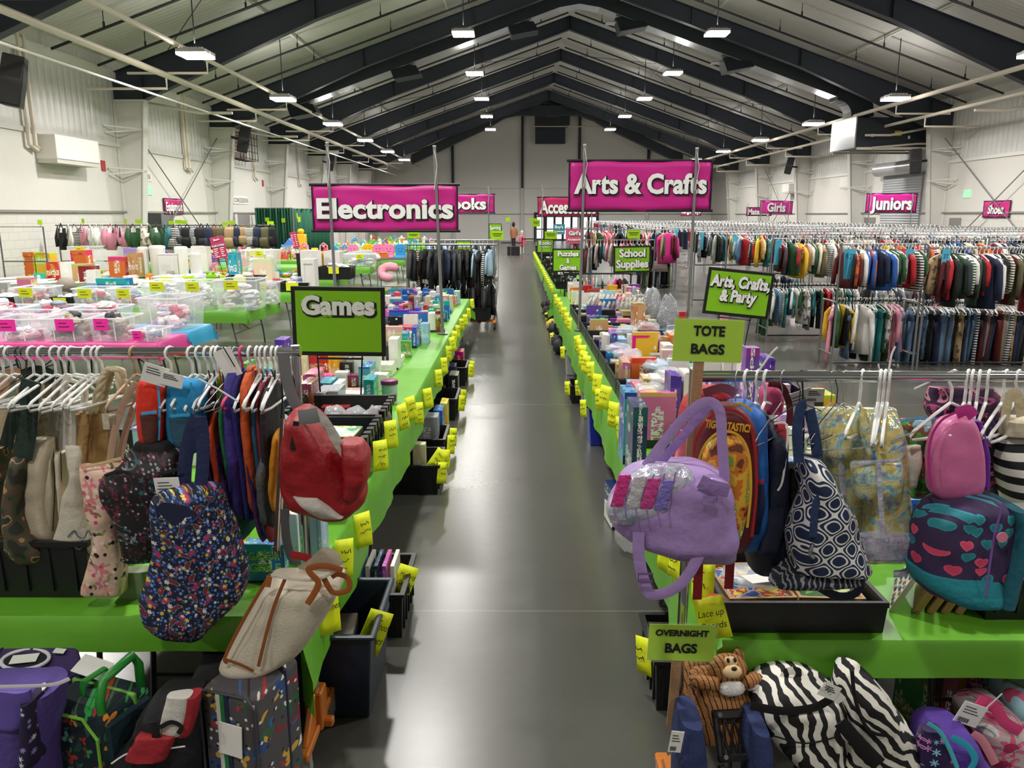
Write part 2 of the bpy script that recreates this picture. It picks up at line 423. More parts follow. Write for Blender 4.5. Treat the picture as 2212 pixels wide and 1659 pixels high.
# ---- big duct that climbs the right slope, crosses the ridge and comes down on the left
duct = empty('air_duct', (0, 34.5, 0), label='long dark air duct following the roof slopes, fed by the unit on the right', cat='duct')
def duct_prof(xs, dz, h, w, y0):
    g = G(); rings = []
    for x in xs:
        z = min(roof_z(x) - dz, roof_z(XM) - dz - .15); rings.append([(x, y0, z), (x, y0 + w, z), (x, y0 + w, z + h), (x, y0, z + h)])
    return g.loft(rings)
g = duct_prof([-9.2, -6.2, -4, -1.5, 1.8, 2.6, 3.4, 6, 9, 11, 13.2], 1.12, .55, .85, -.42)
for i, f in enumerate(g.f):
    g.m[i] = 1 if i % 4 == 0 and i < 40 else 0
mk('duct_run', g, [DUCTM, FOIL], duct, bevel=.01)
for x in (-8.9, -4.6, .2, 4.6, 9.0):
    z = min(roof_z(x) - 1.12, roof_z(XM) - 1.27)
    mk('diffuser', G().loft([[(x - .55, -.38, z + .05), (x + .55, -.38, z + .05), (x + .55, .38, z + .05), (x - .55, .38, z + .05)], [(x - .35, -.5, z - .5), (x + .75, -.5, z - .3), (x + .75, .5, z - .3), (x - .35, .5, z - .5)]]), [DUCTM], duct, bevel=.008)
    mk('end_plate', G().box((x - .9, -.3, z - .1), (x - .35, .3, z - .06)), FOIL, duct)
el = G(); rings = []
for k in range(7):
    a = k / 6 * PI / 2
    c = V(13.2, 0, 6.0); ro, ri = 1.55, .62
    px = lambda r: (13.25 + math.sin(a) * r, 6.55 + math.cos(a) * r - .45)
    xo, zo = px(ro); xi, zi = px(ri)
    rings.append([(xi, -.42, zi), (xi, .43, zi), (xo, .43, zo), (xo, -.42, zo)])
rings = [[(x, y, z + .1) for x, y, z in r] for r in rings]
el.loft(rings); mk('elbow', el, [DUCTM, FOIL], duct, bevel=.008)
for k in range(4): el.m[k] = 0
unit = empty('air_handler', (15.5, 34.8, 4.95), label='big dark air handling unit hung beside the column on the right wall', cat='air handler')
mk('cabinet', G().box((-1.55, -1.2, 0), (1.7, 1.3, 1.15)), DUCTM, unit, bevel=.02)
mk('silver_end', G().box((-1.62, -1.22, -.04), (-1.552, 1.32, 1.2)), FOIL, unit, bevel=.01)
mk('louver', G().box((-.2, -1.215, .82), (.12, -1.2, .96)), BLK, unit)
mk('warning_sticker', G().box((.0, -1.212, .42), (.28, -1.2, .62)), M('#d9b830', .5), unit)
mk('switch_box', G().box((-.95, -1.24, .38), (-.85, -1.2, .5)).box((.55, -1.24, .3), (.63, -1.2, .42)), WPAINT, unit)
mk('bracket', G().box((-1.5, -1.25, -.12), (2.35, -1.18, -.03)).box((-1.5, 1.2, -.12), (2.35, 1.28, -.03)), PIPEW, unit)
mk('drain_pipe', G().tube([(-.9, -1.3, -.05), (.9, -1.3, .1), (2.3, -1.3, .1)], .04, 8), PIPEW, unit)
# ---- far duct and heater on the gable
fd = empty('air_duct', (XM, 66.5, 0), label='level dark duct crossing under the far end of the ridge', cat='duct')
mk('duct_run', G().loft([[(x, -.4, z), (x, .4, z), (x, .4, z + .75), (x, -.4, z + .75)] for x, z in ((-11, 6.25), (-4.8, 9.05), (-3.4, 9.85), (-2.4, 10.05), (2.4, 10.05), (3.4, 9.85), (4.8, 9.05), (11, 6.25))]), DUCTM, fd, bevel=.02)
for x in (-1.9, 1.9): mk('grille', G().box((x - .6, -.412, 10.35), (x + .6, -.4, 10.5)), BLK, fd)
fh = empty('unit_heater', (3.1, 69.2, 8.2), label='dark heater unit hung high in the middle of the far wall', cat='heater')
mk('casing', G().box((-1.4, -.9, 1.35), (1.45, 1.5, 2.9)), M('#20262e', .5), fh, bevel=.02)
mk('lower_panel', G().box((-1.35, .9, 0), (1.2, 1.5, 1.33)), M('#2b3340', .5), fh, bevel=.02)
mk('intake', G().loft([[(-.7, -.9, 2.3), (.7, -.9, 2.3), (.7, -.9, 2.8), (-.7, -.9, 2.8)], [(-.45, -1.2, 1.9), (.45, -1.2, 1.9), (.45, -1.2, 2.3), (-.45, -1.2, 2.3)]]), M('#4a4e52', .5), fh)
mk('pipe', G().tube([(-2.6, -.5, 2.45), (-1.45, -.5, 2.3), (-1.45, -.5, 1.25), (1.7, -.5, 1.25), (4.6, -.5, 1.2)], .05, 8), PIPEW, fh)
# ---- loudspeakers on the columns
def speaker(px, py, Y, lab, tilt, rz=0, s=1.0):
    p = aY(px, py, Y)
    o = empty('loudspeaker', p, (0, tilt, rz), lab, 'loudspeaker')
    o.scale = (s, s, s)
    g = G().loft([[(-.2, -.2, -.5), (.2, -.2, -.5), (.17, .22, -.5), (-.17, .22, -.5)], [(-.22, -.24, 0), (.22, -.24, 0), (.18, .24, 0), (-.18, .24, 0)], [(-.2, -.2, .5), (.2, -.2, .5), (.17, .22, .5), (-.17, .22, .5)]])
    mk('cabinet', g, M('#131314', .5), o, bevel=.012)
    mk('grille', G().box((-.17, -.235, -.46), (.17, -.225, -.03)).box((-.17, -.235, .03), (.17, -.225, .46)), M('#1e1e1f', .7, bump=.5, bs=200), o)
    sgn = -1 if p.x < 0 else 1
    mk('wall_arm', G().tube([(0, .2, 0), (sgn * .15, .3, 0), (sgn * .5, .32, .02)], .05, 8), BLK, o)
    return o
speaker(30, 176, 17.0, 'large black loudspeaker tilted on the left wall, nearest of the left three', .2, .3)
speaker(527, 302, 32.2, 'black loudspeaker hung in front of the wire caged vent', .22, .3)
speaker(714, 352, 47.4, 'small black loudspeaker just left of the pole with the electronics banner', .2, .3, .9)
speaker(1977, 349, 32.2, 'large black loudspeaker beside the rolling shutter under the air unit', -.06, -.3, .95)
speaker(1705, 358, 47.4, 'black loudspeaker on the far column of the right wall', .2, -.3, .95)
# ---- wall heaters
def wall_heater(side, y0, y1, z0, z1, lab):
    x0, x1 = (XL, XL + .55) if side < 0 else (XR - .55, XR)
    o = empty('wall_heater', ((x0 + x1) / 2, y0, z0), label=lab, cat='heater')
    dx = (x1 - x0) / 2
    mk('case', G().loft([[(-dx, 0, .1), (dx, 0, .1), (dx, y1 - y0, .1), (-dx, y1 - y0, .1)], [(-dx, 0, z1 - z0), (dx, 0, z1 - z0), (dx, y1 - y0, z1 - z0), (-dx, y1 - y0, z1 - z0)]]), M('#e8e5de', .45), o, bevel=.015)
    mk('air_outlet', G().box((-dx * .96, .02, 0), (dx * .9, y1 - y0 - .02, .1)), M('#c9c5bb', .5), o)
    return o
wall_heater(-1, 20.6, 22.7, 3.5, 4.2, 'white boxy wall heater high on the left wall, with two pipes')
wall_heater(1, 40.6, 41.9, 3.5, 4.1, 'white wall heater left of the air unit on the right wall')
wall_heater(1, 49.6, 50.9, 3.5, 4.1, 'small white wall heater farthest along the right wall')
wall_heater(1, 25.4, 26.9, 3.7, 4.4, 'white wall heater cut off by the right picture edge')
for (x, y) in ((XL + .12, 20.2), (XL + .12, 20.45), (XL + .12, 29.7), (XL + .12, 29.95), (XL + .12, 37.5), (XL + .12, 45.2), (XR - .12, 33.2), (XR - .12, 33.45), (XR - .12, 25.2), (XR - .12, 41.5)):
    S(mk('trim_riser_pipe', G().tube([(x, y, 6.5), (x, y, 3.9), (x, y + .3, 3.8)], .055, 8), PIPEW))
for (y, sgn) in ((26.6, -1), (34.2, -1), (41.8, -1), (33.7, 1), (26.0, 1)):
    x = XL + .3 if sgn < 0 else XR - .3
    S(mk('trim_riser_pipe', G().tube([(x, y - .6, 5.7), (x - sgn * 1.9, y - .6, 5.35), (x - sgn * 2.9, y - .6, 5.35)], .045, 8), PIPEW))
# ---- caged vent on the left wall
cg = empty('caged_vent', (XL, 34.2, 4.55), label='wire cage over a reddish louvre vent high on the left wall', cat='vent')
mk('louvre', G().box((0, .1, .1), (.08, 2.3, 1.2)), M('#8d6f69', .6), cg)
for k in range(7): mk('louvre_slat', G().box((.08, .12, .16 + k * .15), (.11, 2.28, .2 + k * .15)), M('#c3b0ab', .5), cg)
wg = G()
for k in range(7): wg.tube([(0, .05 + k * .38, 1.3), (.6, .05 + k * .38, 1.3), (.6, .05 + k * .38, 0), (0, .05 + k * .38, 0)], .018, 5)
for k in range(5): wg.cyl((.6, 0, .05 + k * .3), (.6, 2.35, .05 + k * .3), .018, n=5)
mk('wire_cage', wg, M('#35302f', .6), cg)
# ---- doors and openings
def panel_door(name, side, y0, y1, z1, m, depth=.05):
    x = XL if side < 0 else XR
    x0, x1 = (x, x + depth) if side < 0 else (x - depth, x)
    return S(mk(name, G().box((x0, y0, 0), (x1, y1, z1)), m, bevel=.005))
o = panel_door('door_1', 1, 34.4, 38.0, 4.05, ribbed('rolling_shutter', '#a7a9ab', 'Z', .11, .9, .4, .03, .5), .08)
S(mk('trim_shutter_hood', G().cyl((XR - .28, 34.2, 4.25), (XR - .28, 38.2, 4.25), .3, n=20), M('#c4c5c6', .3, .5), smooth=True, auto=40))
panel_door('door_2', -1, 25.7, 27.4, 2.25, M('#1b1b1c', .7), .03)
S(mk('trim_door_leaf', G().box((XL, 27.4, 0), (XL + .04, 28.4, 2.25)), M('#77767a', .5)))
panel_door('door_3', -1, 33.0, 36.6, 2.25, M('#8c8a88', .5), .04)
S(mk('trim_door_post', G().box((XL, 34.6, 0), (XL + .06, 34.9, 2.25)), M('#d8d6d0', .5)))
panel_door('door_4', 1, 31.2, 32.0, 2.1, M('#8d8a86', .5), .04); panel_door('door_5', 1, 38.6, 39.8, 2.1, M('#85827e', .5), .04)
gd = S(mk('door_6', G().box((1.7, YF - .12, 0), (7.4, YF - .02, 2.45)), M('#121315', .4)))
SKYP = M('#e9f1f6', .2, emis=1.3)
for i, x in enumerate((1.95, 2.85, 3.6, 4.35, 5.1, 5.85, 6.6)):
    S(mk('window_pane', G().box((x, YF - .14, .15), (x + .55, YF - .121, 2.2)), SKYP)); S(mk('trim_door_bar', G().box((x, YF - .16, .95), (x + .55, YF - .141, 1.05)), M('#121315', .4)))
# ---- small notices, alarms, exit lights
def plate(name, side, y, z, w, h, m, lab, cat, body=None, ts=.1):
    x = XL if side < 0 else XR
    s = 1 if side < 0 else -1
    o = mk(name, G().box((min(0, s * .03), -w / 2, -h / 2), (max(0, s * .03), w / 2, h / 2)), m, loc=(x, y, z), bevel=.004); tag(o, lab, cat)
    if body: text(body, ts, (s * .034, 0, 0), (PI / 2, 0, s * PI / 2), M('#55534f'), o)
    return o
plate('wall_notice', -1, 26.6, 3.45, .75, .3, M('#e9e6df'), 'small white MEN notice above the pink equipment banner', 'sign', 'MEN', .26)
plate('wall_notice', -1, 35.6, 2.85, 1.9, .34, M('#e9e6df'), 'wide white CONCESSIONS notice left of the green curtain', 'sign', 'CONCESSIONS', .27)
plate('wall_notice', -1, 42.9, 5.0, .55, 1.0, M('#eceae4'), 'tall white notice high on the left wall', 'sign')
plate('exit_light', -1, 26.7, 3.0, .5, .3, M('#9fd9b4', .4, emis=.5), 'pale green exit light beside the equipment banner', 'exit light')
plate('fire_alarm', -1, 23.9, 3.62, .22, .3, M('#b3262b', .4), 'red fire alarm beside the left wall heater', 'alarm')
plate('fire_alarm', -1, 38.9, 3.7, .2, .3, M('#b3262b', .4), 'tiny red alarm on the left wall near the far notice', 'alarm')
plate('exit_light', 1, 31.0, 3.0, .5, .3, M('#a8e3bb', .4, emis=.4), 'green exit light near the right wall column', 'exit light')
plate('outlet_box', -1, 17.6, 1.75, .3, .35, M('#a9a5a0'), 'grey box with a conduit on the left block wall', 'outlet')
# ---- pipe and drape curtain
def drape(x0, y0, x1, y1, z, lab, n=60):
    o = empty('drape_curtain', ((x0 + x1) / 2, (y0 + y1) / 2, 0), label=lab, cat='curtain')
    a = V(x0, y0, 0) - o.location; b = V(x1, y1, 0) - o.location; d = (b - a).normalized(); nrm = V(d.y, -d.x, 0)
    P = []
    for zz in (0.03, z * .5, z): P.append([a + (b - a) * (i / n) + nrm * (.06 * math.sin(i * 1.35) + .03 * math.sin(i * .6)) + V(0, 0, zz) for i in range(n + 1)])
    mk('cloth', G().grid(P), M('#155239', .8), o, smooth=True, solid=.01)
    mk('rail', G().cyl(a + V(0, 0, z), b + V(0, 0, z), .025, n=8), M('#9a9c9d', .4, .6), o)
    for q in (a, b): mk('upright', G().cyl(q, q + V(0, 0, z), .025, n=8), M('#9a9c9d', .4, .6), o)
drape(-11.9, 36.9, -10.2, 36.9, 2.52, 'dark green drape curtain against the left wall')
drape(-10.15, 36.9, -8.9, 38.6, 2.5, 'narrower angled green drape to the right of the first', 36)
for px, py, ul in ((640, 466, 'upper'), (646, 474, 'lower')):
    p = aY(px, py, 37.0); tag(bx('paper_note', p - V(.06, .01, .12), p + V(.06, .01, .12), M('#dcef2b', .6), bevel=0), ul + ' yellow paper note pinned to the angled green drape', 'note', 'notes on the drape')

# ================================================================== BANNERS AND SIGN BOARDS
LETW = M('#f4f4f2', .5); LETK = M('#0e0e0f', .5)
MAG = M('#c51f86', .42, bump=.08, bs=7); CRIM = M('#c0245f', .45, bump=.08, bs=7)
GRN = M('#86c51a', .35); YEL = M('#e6f017', .55); LIME = M('#a9d80f', .4)
POLEM = M('#8f9192', .35, .7)
def outlined(body, w, cap, x, z, parent, y=-.012, bold=.03, out=.035, shear=0., drop=0.):
    """white letters with a black rim, stretched to width w and capital height cap"""
    t = text(body, 1, (x, y, z), (PI / 2, 0, 0), LETW, parent, 'lettering', bold, .002, (w, cap), shear=shear)
    text(body, 1, (x + drop * cap, y + .004, z - drop * cap), (PI / 2, 0, 0), LETK, parent, 'letter_outline', bold + out, .002, (w, cap), shear=shear, ink=t.data['w'])
def banner(body, px0, py0, px1, py1, Y, lab, rot=0, mat=None, tw=1.0, cap=.3, bold=.035, yaw=0, side=None, out=.03, drop=.04, dz=0, nm='banner'):
    a = aY(px0, py0, Y); b = aY(px1, py1, Y); w = abs(b.x - a.x); h = abs(a.z - b.z)
    if side:
        a = aX(px0, py0, side); b = aX(px1, py1, side); w = abs(b.y - a.y); h = abs(a.z - b.z) + .1
    c = (a + b) / 2
    o = empty(nm, c, (0, rot, yaw), lab, 'banner')
    n = 24; P = []
    for k in range(9):
        z = -h / 2 + h * k / 8
        P.append([(-w / 2 + w * i / n, .006 * math.sin(z * 26 + i * .5) + .004 * math.sin(i * .9), z - .012 * math.sin(PI * i / n)) for i in range(n + 1)])
    mk('vinyl_sheet', G().grid(P), mat or MAG, o, smooth=True, solid=.002)
    mk('rod', G().cyl((-w / 2 - .03, .008, h / 2), (w / 2 + .03, .008, h / 2), .017, n=10), BLK, o)
    mk('rod', G().cyl((-w / 2 - .03, .008, -h / 2), (w / 2 + .03, .008, -h / 2), .017, n=10), BLK, o)
    for s in (-1, 1): mk('hem', G().box((s * w / 2 - .008, -.008, -h / 2), (s * w / 2 + .008, .014, h / 2)), BLK, o)
    outlined(body, tw, cap, 0, dz, o, -.02, bold, out, drop=drop)
    return o
def pole(x, y, z0, z1, lab, r=.019, lean=0.0, cat='pole', top=True):
    o = empty('metal_pole', (x, y, z0), label=lab, cat=cat)
    mk('tube', G().cyl((0, 0, 0), (lean, 0, z1 - z0), r, n=10), POLEM, o, smooth=True, auto=50)
    mk('end_cap', G().cyl((lean, 0, z1 - z0), (lean, 0, z1 - z0 + .015), r * 1.1, n=10), M('#d6d6d4', .4), o)
    mk('cord', G().tube([(lean, -r, z1 - z0 - .04), (lean + .03, -r - .01, z1 - z0 - .22), (lean - .01, -r - .012, z1 - z0 - .5)], .003, 5), LETW, o)
    mk('foot', G().rev([(.07, 0), (.07, .008), (.03, .014), (.026, .06)], 16), POLEM, o)
    return o
banner('Electronics', 673, 399, 989, 499, 9.8, 'magenta Electronics banner hanging between two tall poles', tw=1.66, cap=.235)
banner('Arts & Crafts', 1230, 347, 1534, 455, 10.1, 'magenta Arts and Crafts banner hung between two poles on the right', tw=1.65, cap=.235, dz=.03)
pole(-2.22, 9.772, .752, 3.04, 'left upright pole of the electronics banner, behind the games sign', lean=-.02)
pole(-.9, 9.772, .752, 3.0, 'right upright pole of the electronics banner, rising from the games table', lean=-.06)
pole(.83, 10.07, .752, 3.04, 'left upright pole of the arts and crafts banner, rising from the craft table', lean=.03)
pole(2.22, 10.07, .752, 3.0, 'right upright pole of the arts and crafts banner', lean=.02)
banner('Books', 937, 419, 1068, 460, 23.8, 'magenta Books banner mostly behind the electronics banner', tw=1.3, cap=.32)
pole(aY(942, 400, 23.77).x, 23.77, 0, 3.0, 'thin pole holding the hidden left end of the books banner')
pole(aY(1055, 400, 23.77).x, 23.77, 0, 3.0, 'thin pole holding the right end of the books banner')
banner('Accessories', 1162, 426, 1291, 468, 24.0, 'crimson Accessories banner behind the left end of the arts and crafts banner', mat=CRIM, tw=1.68, cap=.36)
for px in (1171, 1279): pole(aY(px, 430, 23.97).x, 23.97, 0, 3.05, 'thin %s pole of the accessories banner' % ('left' if px < 1200 else 'right'))
banner('Girls', 1643, 434, 1711, 461, 44, 'bright pink Girls banner above the far clothes racks', .02, M('#d8349a', .4), tw=1.0, cap=.46)
banner('Maternity', 1613, 448, 1666, 466, 52, 'dark magenta Maternity banner partly behind the girls banner', 0, M('#a51d68', .5), tw=1.4, cap=.36)
banner('Juniors', 1873, 418, 1978, 459, 29.5, 'magenta Juniors banner in front of the rolling shutter', tw=1.52, cap=.45)
banner('Shoes', 2126, 438, 2179, 466, 0, 'small pink Shoes banner fixed to the right wall', 0, M('#d02a83', .4), tw=.95, cap=.32, side=XR - .06, yaw=-PI / 2)
banner('Equipment', 354, 432, 396, 459, 0, 'small pink Equipment banner fixed to the left wall', 0, M('#cc2b77', .45), tw=1.35, cap=.3, side=XL + .06, yaw=PI / 2)
banner('Large Toys', 1472, 444, 1514, 466, 62, 'dark pink Large Toys banner far away under the arts and crafts banner', 0, M('#a8265f', .5), tw=1.45, cap=.38)
for px, Y in ((1645, 43.97), (1705, 43.97), (1879, 29.47), (1970, 29.47), (1616, 51.97), (1663, 51.97), (1475, 61.97), (1511, 61.97)):
    pole(aY(px, 440, Y).x, Y, 0, 2.95, 'thin %s pole of the %s banner' % ('left' if px in (1645, 1879, 1616, 1475) else 'right', 'large toys' if Y > 60 else 'maternity' if Y > 50 else 'girls' if Y > 40 else 'juniors'))
def board(body, px0, py0, px1, py1, Y, lab, rot=0, mat=None, bold=.045, out=.055, base=None, frame=True, drop=.06, cat='sign', nm='sign_board', yaw=0, stand=True, shear=0, lines=None):
    a = aY(px0, py0, Y); b = aY(px1, py1, Y); w = abs(b.x - a.x); h = abs(a.z - b.z); c = (a + b) / 2
    o = empty(nm, c, (0, rot, yaw), lab, cat)
    fr = .028 * max(w, .3) / .6
    mk('panel', G().box((-w / 2, 0, -h / 2), (w / 2, .012, h / 2)), BLK if frame else mat or GRN, o, bevel=.004)
    if frame: mk('poster', G().box((-w / 2 + fr, -.003, -h / 2 + fr), (w / 2 - fr, -.0002, h / 2 - fr)), mat or GRN, o)
    for (bd, tw, cap, z) in body: outlined(bd, tw * w, cap * h, 0, z * h, o, -.0095, bold, out, drop=drop, shear=shear)
    if lines:
        g = G()
        for k in range(lines[0]):
            z = lines[1] * h - k * lines[2] * h; ww = (.34, .26, .3, .2)[k % 4] * w
            g.box((-.42 * w, -.004, z), (-.42 * w + ww, -.002, z + .035 * h)); g.box((.06 * w, -.004, z), (.06 * w + ww * .9, -.002, z + .035 * h))
        mk('small_print', g, LETW if mat else LETK, o)
    if base is not None and stand:
        q = c.z - h / 2 - base
        mk('stand', G().tube([(-w * .24, .006, -h / 2), (-w * .24, .006, -h / 2 - .03), (-w * .22, .006, -h / 2 - q + .01), (-w * .22, .12, -h / 2 - q + .008)], .006, 6).tube([(w * .24, .006, -h / 2), (w * .2, .006, -h / 2 - q + .01), (w * .2, .12, -h / 2 - q + .008)], .006, 6).cyl((-w * .25, .006, -h / 2 - .02), (w * .25, .006, -h / 2 - .02), .008, n=6), BLK, o)
    return o
board([('Games', .78, .26, .24)], 626, 619, 835, 769, 5.55, 'large green Games sign in a black frame above the left tables', .012, base=.745)
board([('Arts, Crafts,', .9, .24, .24), ('& Party', .56, .24, -.06)], 1526, 583, 1664, 684, 7.3, 'green Arts, Crafts and Party sign in a black frame, tilted', .1, base=.745, shear=.12)
board([('School', .7, .28, .24), ('Supplies', .86, .28, -.16)], 1326, 531, 1405, 589, 13.2, 'green School Supplies sign in a black frame', -.02, base=.745)
board([('Puzzles', .66, .21, .29), ('&', .1, .2, .0), ('Games', .54, .21, -.29)], 1193, 537, 1261, 588, 14.8, 'green Puzzles and Games sign crossed by a banner pole', 0, base=.745)
board([('Sporting', .85, .24, .22), ('Goods', .6, .24, -.15)], 1056, 483, 1084, 514, 22.6, 'small green Sporting Goods sign above the costume racks', 0, base=0)
board([('Books', .75, .27, .24), ('Non-Fiction', .62, .1, -.06)], 1160, 517, 1196, 546, 24.5, 'green Books Non-Fiction sign behind the puzzles sign', 0, base=.745)
PINKS = M('#d8577e', .45); TEALS = M('#2d87a3', .45)
board([("Girl's", .66, .28, .22), ('Accessories', .8, .15, -.22)], 1222, 495, 1261, 526, 23.0, 'pink Girls Accessories sign among the small racks', 0, PINKS, frame=False, base=0, nm='sign_card')
board([("Boy's", .7, .28, .22), ('Accessories', .8, .15, -.2)], 1195, 484, 1220, 506, 33.0, 'teal Boys Accessories sign in front of the glass doors', 0, TEALS, frame=False, base=0, nm='sign_card')
board([('Books', .8, .4, .0)], 985, 520, 1018, 540, 17.5, 'green Books sign hidden behind the costume rack', 0, base=0)
board([('Bath', .45, .09, .37), ('Health & Safety', .95, .09, .1)], 456, 511, 489, 558, 15.5, 'tilted crimson Bath Health and Safety sign over the baby tables', -.2, M('#bb2f5f', .5), frame=False, out=.04, bold=.02, base=.745, nm='sign_card', lines=(5, -.06, .09))
board([], 628, 501, 645, 536, 23.0, 'small tilted crimson sign among the toys', -.2, M('#bb2f5f', .5), frame=False, base=.745, nm='sign_card', lines=(7, .3, .11))
board([], 516, 494, 533, 529, 20.37, 'narrow green sign hanging on the far left rack', .05, GRN, frame=False, base=0, nm='sign_card', lines=(4, .1, .14), stand=False)
# small lime cards clipped on racks far away
cards = [(86, 480, 10, 10, 17.6, 'above the empty rack by the left wall', 1.95), (179, 477, 6, 9, 20.38, 'on the far left end of the carrier rack', 1.95), (271, 477, 6, 8, 20.38, 'just left of the dark doorway', 1.95), (299, 478, 14, 8, 20.38, 'second on the left rack line', 1.95), (370, 481, 12, 8, 20.38, 'leftmost of the three over the carriers', 1.95), (385, 479, 14, 8, 20.4, 'middle of the three over the carriers', 1.95), (398, 480, 12, 8, 20.37, 'rightmost of the three over the carriers', 1.95), (486, 484, 12, 8, 20.38, 'left of the pair over the backpacks', 1.95), (500, 481, 14, 8, 20.4, 'right of the pair over the backpacks', 1.95), (577, 474, 9, 8, 36.8, 'upper one in front of the drape', 0), (584, 482, 14, 8, 31.4, 'lower one in front of the drape', .745), (612, 476, 8, 9, 36.7, 'in front of the angled drape', 0), (893, 508, 26, 12, 15.6, 'at the left end of the costume rack', 1.64), (1074, 508, 26, 18, 15.6, 'in front of the sporting goods sign', 1.64), (1097, 474, 9, 8, 40, 'on the empty rack before the far wall', 1.8), (1153, 476, 16, 9, 44, 'upper one by the glass doors', 0), (1158, 482, 17, 14, 36, 'lower one by the glass doors', 0), (1190, 508, 26, 16, 20.6, 'over the books rack', .745), (1369, 506, 27, 18, 20.6, 'over the dresses', 1.58)]
for px, py, w, h, Y, wh, sz in cards:
    c = aY(px, py, Y); k = Y / FPX
    o = empty('sign_card', c, label='small lime sign card ' + wh, cat='sign')
    mk('card', G().box((-w * k / 2, 0, -h * k / 2), (w * k / 2, .006, h * k / 2)), LIME, o)
    mk('clip', G().cyl((0, .01, min(sz - c.z, -h * k / 2)), (0, .01, h * k / 2), .006, n=5), POLEM, o)
    if h > 11: mk('print_line', G().box((-w * k * .38, -.003, h * k * .1), (w * k * .38, -.001, h * k * .22)).box((-w * k * .3, -.003, -h * k * .12), (w * k * .3, -.001, -h * k * .02)), M('#3e5a12'), o)
# ================================================================== TABLES, CLOTHS, CRATES
TOPZ = 0.74
GREENC = M('#66ab2b', .42, bump=.12, bs=9); PINKC = M('#d2448f', .38, bump=.12, bs=9); BLUEC = M('#38a3cc', .38, bump=.12, bs=9)
LEGM = M('#5d5f61', .4, .5); TABM = M('#d6d3cb', .5)
def folding_table(x0, x1, y0, y1, lab, group=None):
    o = empty('folding_table', ((x0 + x1) / 2, (y0 + y1) / 2, 0), label=lab, cat='table', group=group)
    w, d = (x1 - x0) / 2, (y1 - y0) / 2
    mk('tabletop', G().box((-w, -d, TOPZ - .045), (w, d, TOPZ - .004)), TABM, o, bevel=.008)
    lx = w > d
    for s in (-1, 1):
        f = lambda a, b, z: (s * (w - .28) + b, a * (d - .1), z) if lx else (a * (w - .1), s * (d - .28) + b, z)
        g = G().tube([f(-1, s * .1, .012), f(-1, s * .08, .25), f(-1, 0, TOPZ - .06), f(1, 0, TOPZ - .06), f(1, s * .08, .25), f(1, s * .1, .012)], .0135, 8)
        g.cyl(f(-1, s * .06, .36), f(1, s * .06, .36), .009, n=6)
        mk('leg', g, LEGM, o, smooth=True, auto=50)
        mk('brace', G().cyl(f(0, s * .06, .36), f(0, -s * .38, TOPZ - .06), .008, n=6), LEGM, o)
    return o
def cloth(x0, x1, y0, y1, drops, m, lab, seed=0, wav=.012, z=TOPZ):
    """plastic cover: top plus hanging sides; drops = (left, right, near, far)"""
    dl, dr, dn, df = drops
    rr = random.Random(seed); n = max(8, int((y1 - y0) / .12)); e = .012
    def prof(a0, a1, da, db, k):
        pts = []
        if da: pts += [(a0 - e, z - da), (a0 - e, z - da * .55), (a0 - e, z - .02)]
        pts += [(a0, z)] + [(a0 + (a1 - a0) * i / k, z + .0015) for i in range(1, k)] + [(a1, z)]
        if db: pts += [(a1 + e, z - .02), (a1 + e, z - db * .55), (a1 + e, z - db)]
        return pts
    px = prof(x0, x1, dl, dr, max(5, int((x1 - x0) / .2))); ly = prof(y0, y1, dn, df, n)
    P = []
    ph = [rr.uniform(0, 6) for _ in range(4)]
    for (y, zy) in ly:
        row = []
        for (x, zx) in px:
            zz = min(zx, zy); xx, yy = x, y
            hx = max(0, z - zx) ; hy = max(0, z - zy)
            if hx > .01 and hy > .01:       # corner: fold of cloth hangs out
                sgx = -1 if x < x0 else 1; sgy = -1 if y < y0 else 1
                q = min(hx, hy); xx += sgx * q * .5; yy += sgy * q * .5; zz = z - max(hx, hy) - q * .35
            elif hx > .01:
                sg = -1 if x < x0 else 1
                xx += sg * (wav * (math.sin(y * 7 + ph[0]) + .6 * math.sin(y * 15 + ph[1])) + .014) * hx / .3; zz += .02 * math.sin(y * 2.3 + ph[2]) * hx / .4
            elif hy > .01:
                sg = -1 if y < y0 else 1
                yy += sg * (wav * (math.sin(x * 7 + ph[0]) + .6 * math.sin(x * 15 + ph[1])) + .014) * hy / .3; zz += .02 * math.sin(x * 2.3 + ph[3]) * hy / .4
            row.append((xx, yy, zz))
        P.append(row)
    o = mk('tablecloth', G().grid(P), m, smooth=True, auto=40)
    return tag(o, lab, 'tablecloth')
LX0, LX1, RX0, RX1 = -2.36, -.82, .73, 2.30
ys_l = [2.68 + i * 1.9 for i in range(7)]; ys_r = [2.52 + i * 1.99 for i in range(7)]
for i in range(6):
    nm = ORD[i]
    folding_table(LX0 + .01, -1.6, ys_l[i], ys_l[i] + 1.83, '%s table from the near end in the outer column of the left aisle block' % nm, 'tables under the left green cloths')
    folding_table(-1.58, LX1 - .01, ys_l[i], ys_l[i] + 1.83, '%s table from the near end in the aisle side column of the left block' % nm, 'tables under the left green cloths')
    cloth(LX0, LX1, ys_l[i] - (.005 if i else 0), ys_l[i + 1] + .004, (.2, .33, .13 if i == 0 else 0, .2 if i == 5 else 0), GREENC, '%s green plastic cloth from the near end on the left games tables' % nm, 1)
    folding_table(RX0 + .01, 1.5, ys_r[i], ys_r[i] + 1.83, '%s table from the near end in the aisle side column of the right block' % nm, 'tables under the right green cloths')
    folding_table(1.52, RX1 - .01, ys_r[i], ys_r[i] + 1.83, '%s table from the near end in the outer column of the right block' % nm, 'tables under the right green cloths')
    cloth(RX0, RX1, ys_r[i] - (.005 if i else 0), ys_r[i + 1] + .004, (.34, .2, .14 if i == 0 else 0, .2 if i == 5 else 0), GREENC, '%s green plastic cloth from the near end on the right craft tables' % nm, 20)
